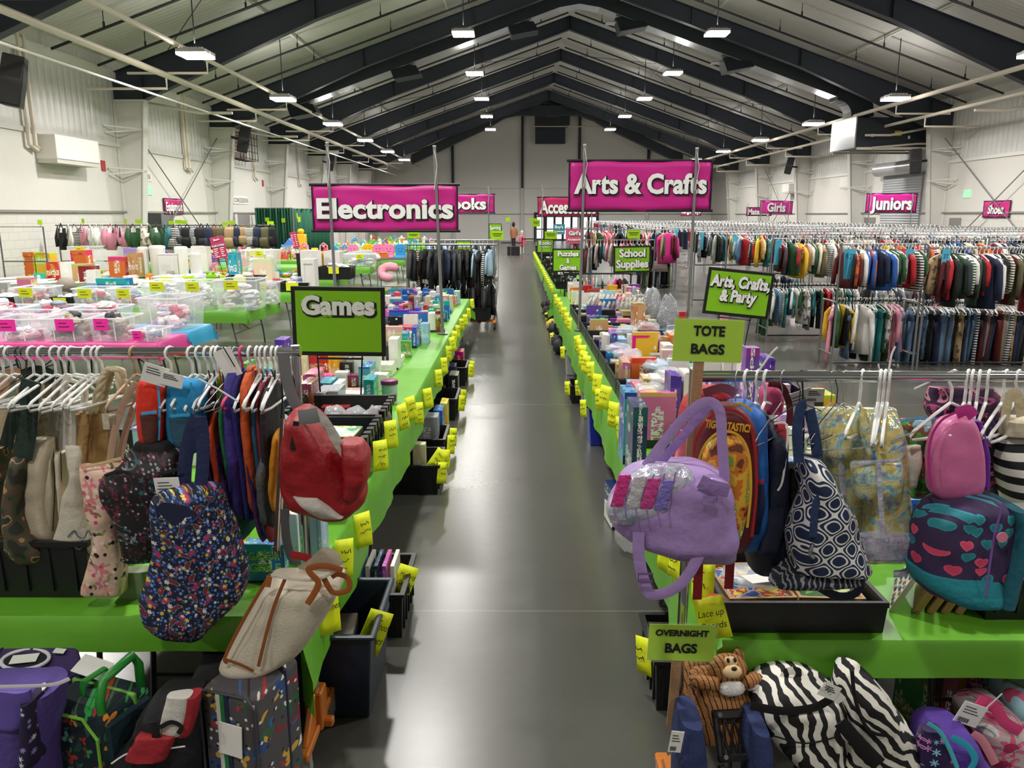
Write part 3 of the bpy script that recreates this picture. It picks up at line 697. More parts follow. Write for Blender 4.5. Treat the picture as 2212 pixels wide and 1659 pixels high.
for i in range(9):      # second run of narrow tables further down the right side of the aisle
    y = 15.9 + i * 1.92
    folding_table(.82, 1.56, y, y + 1.83, '%s table of the far right run along the aisle, counted from the near end' % ORD[i], 'tables of the far right run')
    cloth(.81, 1.57, y - .02, y + 1.89, (.4, .1, .2 if i == 0 else 0, 0), GREENC, '%s green cloth of the far right run along the aisle' % ORD[i], 40 + i)
left_rows = [(9.05, 9.85, PINKC, 'pink'), (9.98, 10.75, BLUEC, 'blue'), (12.2, 13.75, GREENC, 'green'), (15.2, 16.7, GREENC, 'green'), (18.2, 19.6, GREENC, 'green'), (22.8, 24.2, GREENC, 'green'), (26.2, 27.7, GREENC, 'green'), (30, 31.5, GREENC, 'green'), (34, 35.4, GREENC, 'green'), (38, 39.4, GREENC, 'green'), (42.5, 44, GREENC, 'green')]
for i, (y0, y1, m, cn) in enumerate(left_rows):
    x1 = -4.2; n = 2 if i < 2 else 3 if i < 4 else 4
    if i >= 8: n = 2
    if i == 6: x1 = -3.7
    for k in range(n):
        xb = x1 - k * 1.86; xa = xb - 1.83
        folding_table(xa, xb, y0, y1, '%s table from the aisle end in the %s row of baby tables' % (ORD[k], ORD[i]), 'baby tables')
    cloth(x1 - n * 1.86, x1 + .02, y0, y1, (.05, .2, .18, .1), m, '%s plastic cloth on the %s row of baby tables' % (cn, ORD[i]), 60 + i, .018)
# ---- crates
CRM = M('#141516', .42, bump=.1, bs=30)
def open_tray(w, d, h, t=.012, taper=.06, rim=.016):
    """hollow tapered tub with a rolled rim"""
    g = G(); b = 1 - taper
    def rect(sx, sy, z): return [(-w / 2 * sx, -d / 2 * sy, z), (w / 2 * sx, -d / 2 * sy, z), (w / 2 * sx, d / 2 * sy, z), (-w / 2 * sx, d / 2 * sy, z)]
    ti, td = 1 - 2 * t / w, 1 - 2 * t / d
    rx, ry = 1 + 2 * rim / w, 1 + 2 * rim / d
    g.loft([rect(b, b, 0), rect(1, 1, h - .02), rect(rx, ry, h - .02), rect(rx, ry, h), rect(ti, td, h), rect(b * ti, b * td, t)], cap=True)
    return g
def crate_mesh(w, d, h):
    g = open_tray(w, d, h, .012, .05, .014)
    for s in (-1, 1):
        for k in range(-3, 4): g.box((k * w / 7.2 - .006, s * d / 2 * .975 - .008, .03), (k * w / 7.2 + .006, s * d / 2 * .975 + .008, h - .03))
        for k in range(-2, 3): g.box((s * w / 2 * .975 - .008, k * d / 5.4 - .006, .03), (s * w / 2 * .975 + .008, k * d / 5.4 + .006, h - .03))
    return g
def crate(x, y, z, w, d, h, lab, rz=0, m=None, group=None, flaps=False, nm='plastic_crate'):
    o = empty(nm, (x, y, z), (0, 0, rz), lab, 'crate', group)
    mk('tub', crate_mesh(w, d, h), m or CRM, o)
    for s in (-1, 1): mk('handle', G().box((s * w / 2 - .012, -.07, h * .66), (s * w / 2 + .012, .07, h * .8)), M('#2a2b2d', .4), o)
    if flaps:
        for s in (-1, 1):
            g = G().box((-.012, -d / 2, 0), (.012, d / 2, .03))
            for k in range(6): g.box((-.02, -d / 2 + k * d / 6, -.01), (.02, -d / 2 + (k + .55) * d / 6, .038))
            mk('lid_hinge', g, M('#2c2e30', .35), o, loc=(s * (w / 2 + .012), 0, h - .015))
    return o
# ---- paper notes
INK = M('#2b2f12', .6)
NOTE_N = [0]
def note(p, w, h, rot, lab, words=None, m=None, group=None, curl=.012, seed=0, nm='paper_note'):
    o = empty(nm, p, rot, lab, 'note', group)
    P = []
    for j in range(5):
        v = j / 4; P.append([(-w / 2 + w * i / 3, -curl * (math.sin(v * PI) * .5 + v * v * 1.3) * (1 + .25 * i), -h * v) for i in range(4)])
    mk('paper', G().grid(P), m or YEL, o, smooth=True, solid=.0012)
    rr = random.Random(seed)
    if words:
        for k, wd in enumerate(words.split('\n')):
            text(wd, 1, (0, -.006 - curl * 2.0, -h * (.3 + .32 * k)), (PI / 2 - .1, 0, 0), INK, o, 'handwriting', .0, .0004, fit=(min(w * .86, w * .17 * len(wd)), h * .17), shear=.3)
    else:
        g = G()
        for k in range(2 + seed % 2):
            z = -h * (.28 + .24 * k); x = -w * .32; pts = []
            while x < w * rr.uniform(.15, .36):
                pts.append((x, -.006 - curl * 2.0, z + rr.uniform(-.06, .06) * h)); x += w * .06
            g.tube(pts, .0022 if w > .1 else .003, 4)
        mk('handwriting', g, INK, o)
    return o
# ================================================================== BOXED GOODS
def art(spine):
    """printed carton: colours come from each box, print from its own random number"""
    m, nt, b = newmat('printed_carton_spine' if spine else 'printed_carton_cover'); L = nt.links.new
    oi = nd(nt, 'ShaderNodeObjectInfo'); tc = nd(nt, 'ShaderNodeTexCoord'); sep = nd(nt, 'ShaderNodeSeparateXYZ'); L(tc.outputs['Object'], sep.inputs[0])
    rnd = oi.outputs['Random']
    off = nd(nt, 'ShaderNodeCombineXYZ'); L(fx(nt, 'MULTIPLY', rnd, 37.0), off.inputs[0]); L(fx(nt, 'MULTIPLY', rnd, 91.0), off.inputs[1]); L(fx(nt, 'MULTIPLY', rnd, 53.0), off.inputs[2])
    add = nd(nt, 'ShaderNodeVectorMath', operation='ADD'); L(tc.outputs['Object'], add.inputs[0]); L(off.outputs[0], add.inputs[1])
    hs = nd(nt, 'ShaderNodeHueSaturation', i_Saturation=1.1, i_Value=1.0); L(oi.outputs['Color'], hs.inputs['Color']); L(fx(nt, 'ADD', 0.28, fx(nt, 'MULTIPLY', rnd, .44)), hs.inputs['Hue'])
    col = oi.outputs['Color']
    if spine:
        mp = nd(nt, 'ShaderNodeMapping'); mp.inputs['Scale'].default_value = (9, 9, 26); L(add.outputs[0], mp.inputs[0])
        no = nd(nt, 'ShaderNodeTexNoise', i_Scale=1.0, i_Detail=1.0); L(mp.outputs[0], no.inputs[0])
        ax = fx(nt, 'MINIMUM', fx(nt, 'ABSOLUTE', sep.outputs[0]), fx(nt, 'ABSOLUTE', sep.outputs[1]))
        inn = fx(nt, 'MULTIPLY', fx(nt, 'LESS_THAN', ax, .17), fx(nt, 'LESS_THAN', fx(nt, 'ABSOLUTE', fx(nt, 'ADD', sep.outputs[2], fx(nt, 'MULTIPLY', fx(nt, 'SUBTRACT', rnd, .5), .3))), .28))
        txt = fx(nt, 'MULTIPLY', inn, fx(nt, 'GREATER_THAN', no.outputs['Fac'], .5))
        c = mixc(nt, fx(nt, 'MULTIPLY', fx(nt, 'GREATER_THAN', sep.outputs[2], fx(nt, 'ADD', .25, fx(nt, 'MULTIPLY', rnd, .2))), .8), col, hs.outputs[0])
        c = mixc(nt, txt, c, '#f2efe8')
        band = fx(nt, 'LESS_THAN', sep.outputs[2], fx(nt, 'SUBTRACT', fx(nt, 'MULTIPLY', rnd, .16), .5))
        c = mixc(nt, band, c, '#1f2430')
    else:
        no = nd(nt, 'ShaderNodeTexNoise', i_Scale=2.6, i_Detail=2.0); L(add.outputs[0], no.inputs[0])
        vo = nd(nt, 'ShaderNodeTexVoronoi', i_Scale=3.6); L(add.outputs[0], vo.inputs[0])
        c = mixc(nt, fx(nt, 'GREATER_THAN', no.outputs['Fac'], .52), col, hs.outputs[0])
        c = mixc(nt, fx(nt, 'LESS_THAN', vo.outputs['Distance'], .2), c, '#f4f1ea')
        mp = nd(nt, 'ShaderNodeMapping'); mp.inputs['Scale'].default_value = (13, 13, 24); L(add.outputs[0], mp.inputs[0])
        n2 = nd(nt, 'ShaderNodeTexNoise', i_Scale=1.0, i_Detail=0.0); L(mp.outputs[0], n2.inputs[0])
        ban = fx(nt, 'LESS_THAN', fx(nt, 'ABSOLUTE', fx(nt, 'SUBTRACT', sep.outputs[2], fx(nt, 'SUBTRACT', fx(nt, 'MULTIPLY', rnd, .5), .25))), .1)
        c = mixc(nt, fx(nt, 'MULTIPLY', ban, .85), c, hs.outputs[0])
        c = mixc(nt, fx(nt, 'MULTIPLY', fx(nt, 'MULTIPLY', ban, fx(nt, 'GREATER_THAN', n2.outputs['Fac'], .52)), .9), c, '#f4f1ea')
        # printed border
        e = fx(nt, 'GREATER_THAN', fx(nt, 'MAXIMUM', fx(nt, 'MULTIPLY', fx(nt, 'ABSOLUTE', sep.outputs[1]), fx(nt, 'LESS_THAN', fx(nt, 'ABSOLUTE', sep.outputs[1]), .495)), fx(nt, 'MULTIPLY', fx(nt, 'ABSOLUTE', sep.outputs[2]), fx(nt, 'LESS_THAN', fx(nt, 'ABSOLUTE', sep.outputs[2]), .495))), .42)
        c = mixc(nt, e, c, col)
    L(c, b.inputs['Base Color']); b.inputs['Roughness'].default_value = .32; b.inputs['Coat Weight'].default_value = .25
    return m
COVER, SPINE = art(False), art(True)
def bxg(kind):
    """unit cartons (1 x 1 x 1, standing on z=-.5): 0 lidded, 1 tuck-end, 2 window, 3 plain sleeve"""
    g = G()
    def bb(a, b):
        n = len(g.f); g.box(a, b); g.m[n:] = [0, 0, 1, 0, 1, 0] if kind in (0, 3) else [0, 0, 0, 1, 0, 1]
    if kind == 0: bb((-.5, -.5, -.5), (.08, .5, .5)); bb((.08, -.485, -.488), (.5, .485, .488))
    elif kind == 1: bb((-.5, -.5, -.5), (.5, .5, .47)); bb((-.46, -.47, .47), (.46, .5, .485)); bb((-.3, -.5, .485), (.3, -.2, .5))
    elif kind == 2: bb((-.5, -.46, -.5), (.5, .5, .5)); bb((-.5, -.5, -.5), (-.36, -.46, .5)); bb((.36, -.5, -.5), (.5, -.46, .5)); bb((-.36, -.5, .36), (.36, -.46, .5)); bb((-.36, -.5, -.5), (.36, -.46, -.3))
    else: bb((-.5, -.5, -.5), (.5, .5, .5)); bb((-.505, -.505, -.2), (.505, .505, -.1))
    me = mesh('carton', g, [COVER, SPINE]); me.polygons.foreach_set('material_index', g.m); return me
BXM = [bxg(k) for k in range(4)]
PAL = {'red': '#c0282d', 'dark red': '#7d1a20', 'blue': '#2467b5', 'navy': '#1f2f62', 'teal': '#2f9fae', 'white': '#e9e6e0', 'black': '#1b1b1e', 'yellow': '#e7b92a', 'purple': '#6a3fa0', 'pink': '#dd6fa4', 'kraft': '#c59c66', 'green': '#3f9a4a', 'grey': '#9fa3a8', 'orange': '#df6f24', 'pale blue': '#9cc7df', 'brown': '#8a5230', 'cream': '#dccdab', 'lilac': '#b69ad6'}
def carton(nm, cat, p, dims, kind, colname, lab, rz=0, rx=0, ry=0, group=None):
    o = bpy.data.objects.new(nm, BXM[kind]); COL.objects.link(o)
    o.scale = dims; o.location = p; o.rotation_euler = (rx, ry, rz); o.color = hexc(PAL[colname])
    return tag(o, lab, cat, group)
BOX_SEEN = {}
def fill_row(x0, x1, y, rr, z, pal, where, rown, lo, hi, style, nm='game_box', cat='box', group=None, aisle_left=False, hero=()):
    """one row of cartons across the table; items counted from the aisle"""
    items = []; x = x0
    while x < x1 - .04:
        st = rr.choice(style)
        if st == 'up':   w, d, h = rr.uniform(.05, .1), rr.uniform(.2, .3), rr.uniform(lo, hi)
        elif st == 'face': w, d, h = rr.uniform(.16, .26), rr.uniform(.05, .09), rr.uniform(lo, hi)
        elif st == 'cube': w, d, h = rr.uniform(.1, .17), rr.uniform(.1, .17), rr.uniform(.1, .18)
        elif st == 'small': w, d, h = rr.uniform(.06, .11), rr.uniform(.05, .1), rr.uniform(.08, .15)
        else: w, d, h = rr.uniform(.18, .27), rr.uniform(.18, .26), rr.uniform(.045, .07)
        if x + w > x1: break
        n = rr.choice((1, 2, 3)) if st == 'flat' else 1
        zz = z
        for k in range(n):
            items.append((x + w / 2, y + d / 2 * .3 + rr.uniform(-.015, .015), zz + h / 2, w * (1 if k == 0 else rr.uniform(.85, 1)), d, h, st, k)); zz += h + .001
        x += w + rr.choice((.003, .004, .006, .015))
    items.sort(key=lambda t: -t[0] if not aisle_left else t[0])
    cols = {}
    for (cx, cy, cz, w, d, h, st, k) in items:
        c = rr.choice(pal)
        desc = {'up': 'upright', 'face': 'facing', 'cube': 'cubic', 'small': 'little', 'flat': 'flat lying'}[st]
        key = (c, desc); cols[key] = cols.get(key, 0) + 1
        lab = '%s %s box, %s such from the aisle, %s row %s' % (c, desc, ordn(cols[key] - 1), rown, where)
        carton(nm, cat, (cx, cy, cz), (w, d, h), rr.choice((0, 1, 3)) if st in ('up', 'flat') else rr.choice((1, 2, 3)), c, lab, rz=rr.uniform(-.05, .05) if st != 'up' else rr.uniform(-.02, .02), group=group)
rb_ = random.Random(5)
GP = ['white', 'white', 'grey', 'cream', 'pale blue', 'navy', 'black', 'red', 'red', 'dark red', 'blue', 'blue', 'navy', 'white', 'white', 'white', 'black', 'teal', 'pale blue', 'grey', 'cream', 'yellow', 'purple', 'orange', 'green', 'pink']
CZ = TOPZ + .003
# ---- left: games
yy = 5.62; i = 0
while yy < 13.75:
    st = (('up', 'up', 'face', 'flat'), ('up', 'up', 'up', 'cube'), ('flat', 'flat', 'cube', 'small'), ('face', 'up', 'cube', 'flat'), ('up', 'up', 'face'))[i % 5]
    # leave room for the banner pole foot and the sign stand
    x1 = -1.06 if (yy < 8.6) else -.9
    if 9.3 < yy < 9.95: x1 = -1.08
    fill_row(-2.3, x1, yy, rb_, CZ, GP, 'of games', ordn(i), .19, .3, st, 'game_box', 'game', 'games on the left tables')
    yy += .32 if 'up' in st else .3; i += 1
# ---- right: puzzles, craft kits
RP = ['white', 'white', 'white', 'white', 'cream', 'grey', 'pale blue', 'kraft', 'white', 'grey', 'pale blue', 'cream', 'red', 'teal', 'blue', 'kraft', 'pink', 'yellow', 'orange', 'black', 'lilac', 'navy', 'purple', 'green', 'kraft']
for k in range(10):
    y0 = 5.0 + .7 * k
    o = mk('display_tray', open_tray(1.4, .66, .13, .012, .0, .004), M('#17181a', .5), loc=(1.54, y0 + .33, CZ)); tag(o, 'long black tray holding craft kits, %s from the near end of the craft tables' % ORD[k], 'tray')
    for q in (0, 1):
        i = k * 2 + q
        st = (('face', 'up', 'up'), ('cube', 'cube', 'small', 'face'), ('up', 'face', 'cube'), ('small', 'cube', 'cube', 'up'))[i % 4] if k < 5 else (('small', 'small', 'cube', 'face'), ('small', 'cube', 'small'))[i % 2]
        fill_row(.9 if not (k == 7) else .96, 2.2, y0 + .14 + .31 * q, rb_, CZ + .014, RP, 'of craft kits', ordn(i), .17, .29, st, 'craft_kit', 'craft kit', 'craft kits on the right tables', True)
yy = 12.15; i = 20
while yy < 14.2:
    fill_row(.95, 2.25, yy, rb_, CZ, RP, 'of craft kits', ordn(i), .15, .3, ('small', 'cube', 'up', 'face'), 'craft_kit', 'craft kit', 'craft kits on the right tables', True); yy += .34; i += 1
for k, y in enumerate((3.7, 4.5, 5.2)):
    fill_row(-2.3, -1.56, y, rb_, CZ, GP, 'at the outer side', ordn(k), .18, .28, ('up', 'up', 'flat', 'face'), 'game_box', 'game', 'games on the left tables')
for k, y in enumerate((3.35, 3.7, 4.05, 4.4, 4.72)):
    fill_row(.98 if k > 1 else 1.2, 2.25, y, rb_, CZ, RP, 'before the trays', ordn(k), .17, .27, ('up', 'face', 'cube', 'face'), 'craft_kit', 'craft kit', 'craft kits on the right tables', True)
# ================================================================== LEFT SIDE: BABY GOODS TABLES
CLEAR = M('#eef1f2', .18, alpha=.17); CLEARR = M('#f3f5f6', .25, alpha=.5)
PINKN = M('#f02aa0', .55); YELN = M('#e9ee1c', .55)
def soft_mats(cols): return [M(c, .75, bump=.3, bs=25) for c in cols]
SETS = {'pastel': ['#e8c9cf', '#f2efec', '#d9dde6', '#c9a9b4', '#e9e3da', '#b23a52', '#8f9bb4'], 'dark': ['#5d5750', '#8b7f70', '#3e4144', '#b6a58f', '#cfc8bd'], 'white': ['#f2f1ee', '#e4e6e8', '#d8d4cc', '#cdd6df', '#f0e6e6'], 'toy': ['#e8d23c', '#d8443c', '#49a2cf', '#6dbb4c', '#ef8fb5', '#f1efe9', '#e98a3a', '#8a63b5', '#f0efe9', '#8ed0c4']}
def heap(name, x, y, z, w, d, h, cols, lab, n=26, seed=0, cat='clothes', rz=0, amp=.5):
    """heap nobody could count: crumpled little bags and garments"""
    g = G(); rr = random.Random(seed)
    for k in range(n):
        px, py = rr.uniform(-.5, .5) * w, rr.uniform(-.5, .5) * d
        t = max(0, 1 - (2 * px / w) ** 2 * .7 - (2 * py / d) ** 2 * .7)
        r = (rr.uniform(.07, .13) * min(1, w / .5), rr.uniform(.06, .12) * min(1, w / .5), rr.uniform(.03, .055))
        px = max(-w / 2 + r[0], min(w / 2 - r[0], px)); py = max(-d / 2 + r[1], min(d / 2 - r[1], py))
        g.blob((px, py, max(r[2] * 1.05, h * t * rr.uniform(.5, 1))), r, 8, 6, rr.randrange(len(SETS[cols])), amp, seed * 31 + k, 3.0)
    o = mk(name, g, soft_mats(SETS[cols]), loc=(x, y, z), rot=(0, 0, rz))
    return tag(o, lab, cat, kind='stuff')
def clear_bin(x, y, z, w, d, h, lab, rz=0, notem=None, contents=None, words=2, seed=0, fill=.85, group='clear storage bins', over=.0):
    o = empty('storage_bin', (x, y, z), (0, 0, rz), lab, 'bin', group)
    mk('tub', open_tray(w, d, h, .006, .1, .014), CLEAR, o)
    g = G()
    for s in (-1, 1):
        for t in (-.22, .22): g.loft([[(t * w - .006, s * d / 2 * .9, .01), (t * w + .006, s * d / 2 * .9, .01), (t * w + .006, s * d / 2 * .99, h - .03), (t * w - .006, s * d / 2 * .99, h - .03)], [(t * w - .006, s * (d / 2 * .9 + .008), .01), (t * w + .006, s * (d / 2 * .9 + .008), .01), (t * w + .006, s * (d / 2 * .99 + .008), h - .03), (t * w - .006, s * (d / 2 * .99 + .008), h - .03)]])
    mk('rib', g, CLEARR, o)
    mk('rim', G().tube([(-w / 2 - .01, -d / 2 - .01, h - .006), (w / 2 + .01, -d / 2 - .01, h - .006), (w / 2 + .01, d / 2 + .01, h - .006), (-w / 2 - .01, d / 2 + .01, h - .006)], .011, 6, closed=True), CLEARR, o)
    if notem:
        nw, nh = min(.22, w * .42), .14 if h > .2 else .12
        n = mk('paper_label', G().box((-nw / 2, -.002, -nh), (nw / 2, 0, 0)), notem, o, loc=(random.Random(seed).uniform(-.08, .04), -d / 2 * .985 - .02, h - .002), rot=(.06, 0, 0))
        gg = G()
        for k in range(words): gg.box((-nw * .32, -.0035, -nh * (.35 + .3 * k) - .006), (nw * (.1 + .15 * (k % 2)), -.002, -nh * (.35 + .3 * k) + .006))
        mk('handwriting', gg, M('#6a1a45' if notem is PINKN else '#5b5d12', .6), n)
    if contents:
        heap('folded_clothes', x, y, z + .012, w * .78, d * .78, h * fill + over, contents, 'clothes in ' + ' '.join(lab.split()[:14]), 30 if w > .4 else 18, seed, rz=rz)
    return o
def X_at(px, y, z=TOPZ): return aY(px, 600, y).x if False else (px - VPX) / FPX * (y * _c + (CAMH - z) * _s)
def z_at(py, y):
    return aY(VPX, py, y).z
BZ = TOPZ + .004
def pbin(px0, px1, ytop, Y, lab, d=.5, **k):
    x0, x1 = X_at(px0, Y), X_at(px1, Y)
    return clear_bin((x0 + x1) / 2, Y + d / 2, BZ, x1 - x0 - .035, d, max(.12, z_at(ytop, Y) - BZ), lab, **k)
pbin(-20, 80, 690, 9.1, 'clear bin at the left picture edge with a pink label on the pink cloth', .5, notem=PINKN, contents='pastel', seed=1, fill=.5)
pbin(86, 188, 689, 9.1, 'middle clear bin of dark clothes with a pink label on the pink cloth', .5, notem=PINKN, contents='dark', seed=2, fill=.95, over=.08)
pbin(191, 272, 688, 9.12, 'clear tapered bin of dark clothes with a pink label, beside the small tray', .5, notem=PINKN, contents='dark', seed=3, fill=.9, over=.08)
clear_bin(-4.33, 9.3, BZ, .28, .42, .14, 'low clear tray with a pink label at the corner of the pink cloth', -.12, PINKN, 'pastel', 2, 4, .8)
clear_bin(-4.52, 10.36, BZ, .56, .66, .42, 'tall clear tub of folded clothes on the corner of the blue cloth', -.12, None, 'pastel', 2, 5, .75)
for k, x in enumerate((-6.75, -6.1, -5.45)): clear_bin(x, 10.34, BZ, .56, .6, .28, '%s clear bin heaped with pastel clothes on the blue cloth, counted from the wall side' % ORD[k], 0, None, 'pastel', 2, 6 + k, .9, over=.12)
pbin(308, 385, 609, 12.25, 'left clear tub with a yellow label at the green row front', .55, notem=YELN, contents='white', seed=11, over=.06)
pbin(386, 460, 609, 12.25, 'right clear tub with a yellow label at the green row front', .55, notem=YELN, contents='white', seed=12, over=.06)
pbin(463, 556, 606, 12.24, 'big clear tub with a yellow label at the corner of the front green cloth', .62, notem=YELN, contents='white', seed=13, over=.08)
pbin(562, 597, 611, 13.1, 'narrow clear bin of pale cloths behind the big corner tub', .35, notem=YELN, contents='white', seed=14, fill=.8)
for k, (a, b, yt, blk) in enumerate(((-30, 24, 642, 1), (26, 102, 622, 0), (104, 152, 642, 1), (156, 232, 624, 0), (234, 304, 624, 0))):
    x0, x1 = X_at(a, 12.3), X_at(b, 12.3)
    if blk:
        c = crate((x0 + x1) / 2, 12.6, BZ, x1 - x0 - .04, .5, .2, '%s black crate with a yellow label in the front green row' % ORD[k // 2], group='black crates on the baby tables')
        mk('paper_label', G().box((-.1, -.285, .05), (.1, -.28, .19)), YELN, c); heap('folded_clothes', (x0 + x1) / 2, 12.6, BZ + .02, .32, .42, .24, 'white', 'heap of shoes and cloths in the %s black crate of the front green row' % ORD[k // 2], 18, 40 + k)
    else: pbin(a, b, yt, 12.3, 'clear bin with a yellow label, %s from the left in the front green row' % ORD[k - 1 if k < 3 else k - 2], .5, notem=YELN, contents='pastel', seed=15 + k, over=.05)
# --- moulded things
WHITEP = M('#ece9e3', .32); GREYP = M('#b9bcc0', .4)
def shell(name, x, y, z, w, d, h, m, lab, cat, rz=0, rx=0, n=28, rim=.02):
    """baby bath: rounded hollow shell with rolled rim"""
    g = G(); rings = []
    se = lambda a, b, zz, sl=0: [(a * math.copysign(abs(math.cos(t)) ** .6, math.cos(t)), b * math.copysign(abs(math.sin(t)) ** .7, math.sin(t)), zz + sl * math.cos(t)) for t in [2 * PI * k / n for k in range(n)]]
    W_, D_ = w / 2, d / 2
    rings = [se(W_ * .5, D_ * .5, 0), se(W_ * .75, D_ * .72, h * .06), se(W_ * .92, D_ * .9, h * .6, h * .08), se(W_ * .97, D_ * .96, h * .93, h * .12), se(W_ * 1.02, D_ * 1.03, h * .93, h * .12), se(W_, D_, h, h * .12), se(W_ * .9, D_ * .88, h * .94, h * .12), se(W_ * .68, D_ * .64, h * .15), se(W_ * .4, D_ * .4, h * .1)]
    g.loft(rings)
    o = mk(name, g, m, loc=(x, y, z), rot=(rx, 0, rz), smooth=True, auto=50); return tag(o, lab, cat)
for k, (px, py, Y, c) in enumerate(((20, 585, 15.5, '#e9e7e2'), (75, 590, 15.7, '#dfe8e4'), (35, 597, 14.9, '#eceae4'), (95, 600, 15.2, '#e6efe9'), (30, 567, 16.3, '#e9e7e2'), (205, 578, 15.6, '#ddd9cf'))):
    shell('baby_bath', X_at(px, Y), Y + (.3 if k in (2,) else 0), BZ + (.12 if k in (2, 3) else 0) * 0, .74, .44, .2, M(c, .35), '%s baby bath on the third baby table row, %s of six' % (('white', 'pale mint', 'cream', 'mint', 'white', 'beige')[k], ORD[k]), 'baby bath', .1 * k)
def pail(x, y, h, r, lab, sq=False):
    o = empty('diaper_pail', (x, y, BZ), label=lab, cat='pail', group='white diaper pails')
    if sq:
        mk('body', G().box((-r, -r * .8, 0), (r, r * .8, h * .95)), WHITEP, o, bevel=.02, seg=2); mk('lid', G().box((-r * 1.02, -r * .82, h * .953), (r * 1.02, r * .82, h)), M('#dcdcda', .35), o, bevel=.01)
        g = G()
        for k in range(5): g.box((-r * .6, -r * .8 - .003, h * (.35 + .05 * k)), (r * .6, -r * .8, h * (.36 + .05 * k)))
        mk('grille', g, M('#bfc0c0', .5), o)
    else:
        mk('body', G().rev([(r * .86, 0), (r * .9, .02), (r * .96, h * .5), (r, h * .9)], 24), WHITEP, o, smooth=True, auto=50)
        mk('lid', G().rev([(r * 1.03, h * .9), (r * 1.04, h * .94), (r * .96, h * .985), (r * .6, h)], 24), M('#f1efea', .3), o, smooth=True, auto=50)
        mk('foot_pedal', G().box((-.05, -r * 1.05, .01), (.05, -r * .8, .03)), GREYP, o)
for k, (px0, px1, yt, sq) in enumerate(((301, 325, 533, 0), (326, 362, 530, 0), (347, 383, 548, 1), (380, 410, 532, 0), (411, 438, 546, 0))):
    Y = 18.45 if k == 2 else 18.75 if k != 4 else 18.5
    x0, x1 = X_at(px0, Y), X_at(px1, Y)
    pail((x0 + x1) / 2, Y, z_at(yt, Y) - BZ, (x1 - x0) / 2 * .9, ('narrow white diaper pail, leftmost of the five', 'widest tall white diaper pail', 'square white diaper pail with a front grille', 'tall round white diaper pail right of the square one', 'short round white diaper pail, rightmost of the five')[k], sq)
# --- cartons of baby gear
def pc(px0, px1, yt, Y, dep, kind, col, lab, base=BZ, rz=0, nm='product_box'):
    x0, x1 = X_at(px0, Y), X_at(px1, Y); h = z_at(yt, Y) - base
    return carton(nm, 'box', ((x0 + x1) / 2, Y + dep / 2, base + h / 2), (x1 - x0 - .012, dep, h), kind, col, lab, rz)
for a in ((53, 78, 545, 18.3, .3, 2, 'orange', 'orange baby gear carton, leftmost in front of the empty rack'), (79, 112, 546, 18.25, .3, 1, 'yellow', 'yellow and red carton with a child picture beside the orange one'),
          (156, 190, 541, 18.3, .3, 2, 'orange', 'orange carton with a bus print on the pail row'), (158, 192, 571, 17.0 - 1.3, .3, 3, 'kraft', 'tan carton under the bus printed one'), (236, 272, 555, 18.3, .25, 3, 'orange', 'low orange carton left of the pails'), (278, 300, 546, 18.3, .3, 1, 'kraft', 'tan carton with an orange base beside the pails'),
          (270, 299, 536, 19.0, .3, 0, 'lilac', 'lilac carton with a round print behind the tan one'), (103, 130, 566, 16.2, .3, 1, 'red', 'red carton standing by the bath tubs'), (130, 149, 566, 16.25, .3, 1, 'white', 'white carton joined to the red one'), (172, 203, 575, 15.4, .3, 0, 'dark red', 'deep red tub shaped carton on the third row'),
          (188, 210, 583, 15.3, .2, 1, 'white', 'small white carton by the deep red one'), (210, 275, 602, 13.15, .28, 0, 'blue', 'large blue carton with white round pictures'), (189, 210, 612, 13.1, .2, 3, 'pale blue', 'low pale blue carton left of the big blue one'), (40, 70, 600, 13.2, .2, 0, 'pink', 'pinkish carton with a baby picture'),
          (650, 688, 541, 18.4, .4, 0, 'white', 'wide white carton by the banner pole'), (700, 736, 542, 19.0, .4, 1, 'white', 'white appliance carton just right of the banner pole'), (684, 698, 545, 18.95, .3, 3, 'yellow', 'thin yellow carton between two white ones'), (654, 682, 560, 15.35, .3, 2, 'white', 'white carton with a food picture by the black crate'),
          (550, 590, 560, 16.3, .2, 3, 'cream', 'cream basket shaped carton on the third row'), (416, 450, 532, 19.1, .3, 0, 'white', 'white carton with orange print behind the short pail'), (495, 515, 545, 16.4, .3, 1, 'teal', 'teal carton near the crimson sign')): pc(*a)
def crate_px(px0, px1, yt, Y, d, lab, cont='toy', seed=0):
    x0, x1 = X_at(px0, Y), X_at(px1, Y); h = z_at(yt, Y) - BZ
    c = crate((x0 + x1) / 2, Y + d / 2, BZ, x1 - x0 - .04, d, h, lab, group='black crates on the baby tables')
    mk('paper_label', G().box((-.12, -d / 2 - .03, h - .15), (.12, -d / 2 - .025, h + .005)), YELN, c)
    heap('small_toys', (x0 + x1) / 2, Y + d / 2, BZ + .02, (x1 - x0) * .74, d * .74, h + .06, cont, 'heap of small goods in the ' + lab, 24, seed, 'goods')
crate_px(597, 668, 611, 15.3, .5, 'black crate with a yellow label just behind the games sign', 'pastel', 51)
crate_px(684, 760, 577, 18.3, .6, 'black crate with a yellow label right of the banner pole', 'white', 52)
crate_px(640, 688, 548, 18.95, .5, 'black crate with a yellow label left of the banner pole', 'toy', 53)
crate_px(480, 560, 598, 15.3, .5, 'black crate of white cloths in the third row', 'pastel', 54)
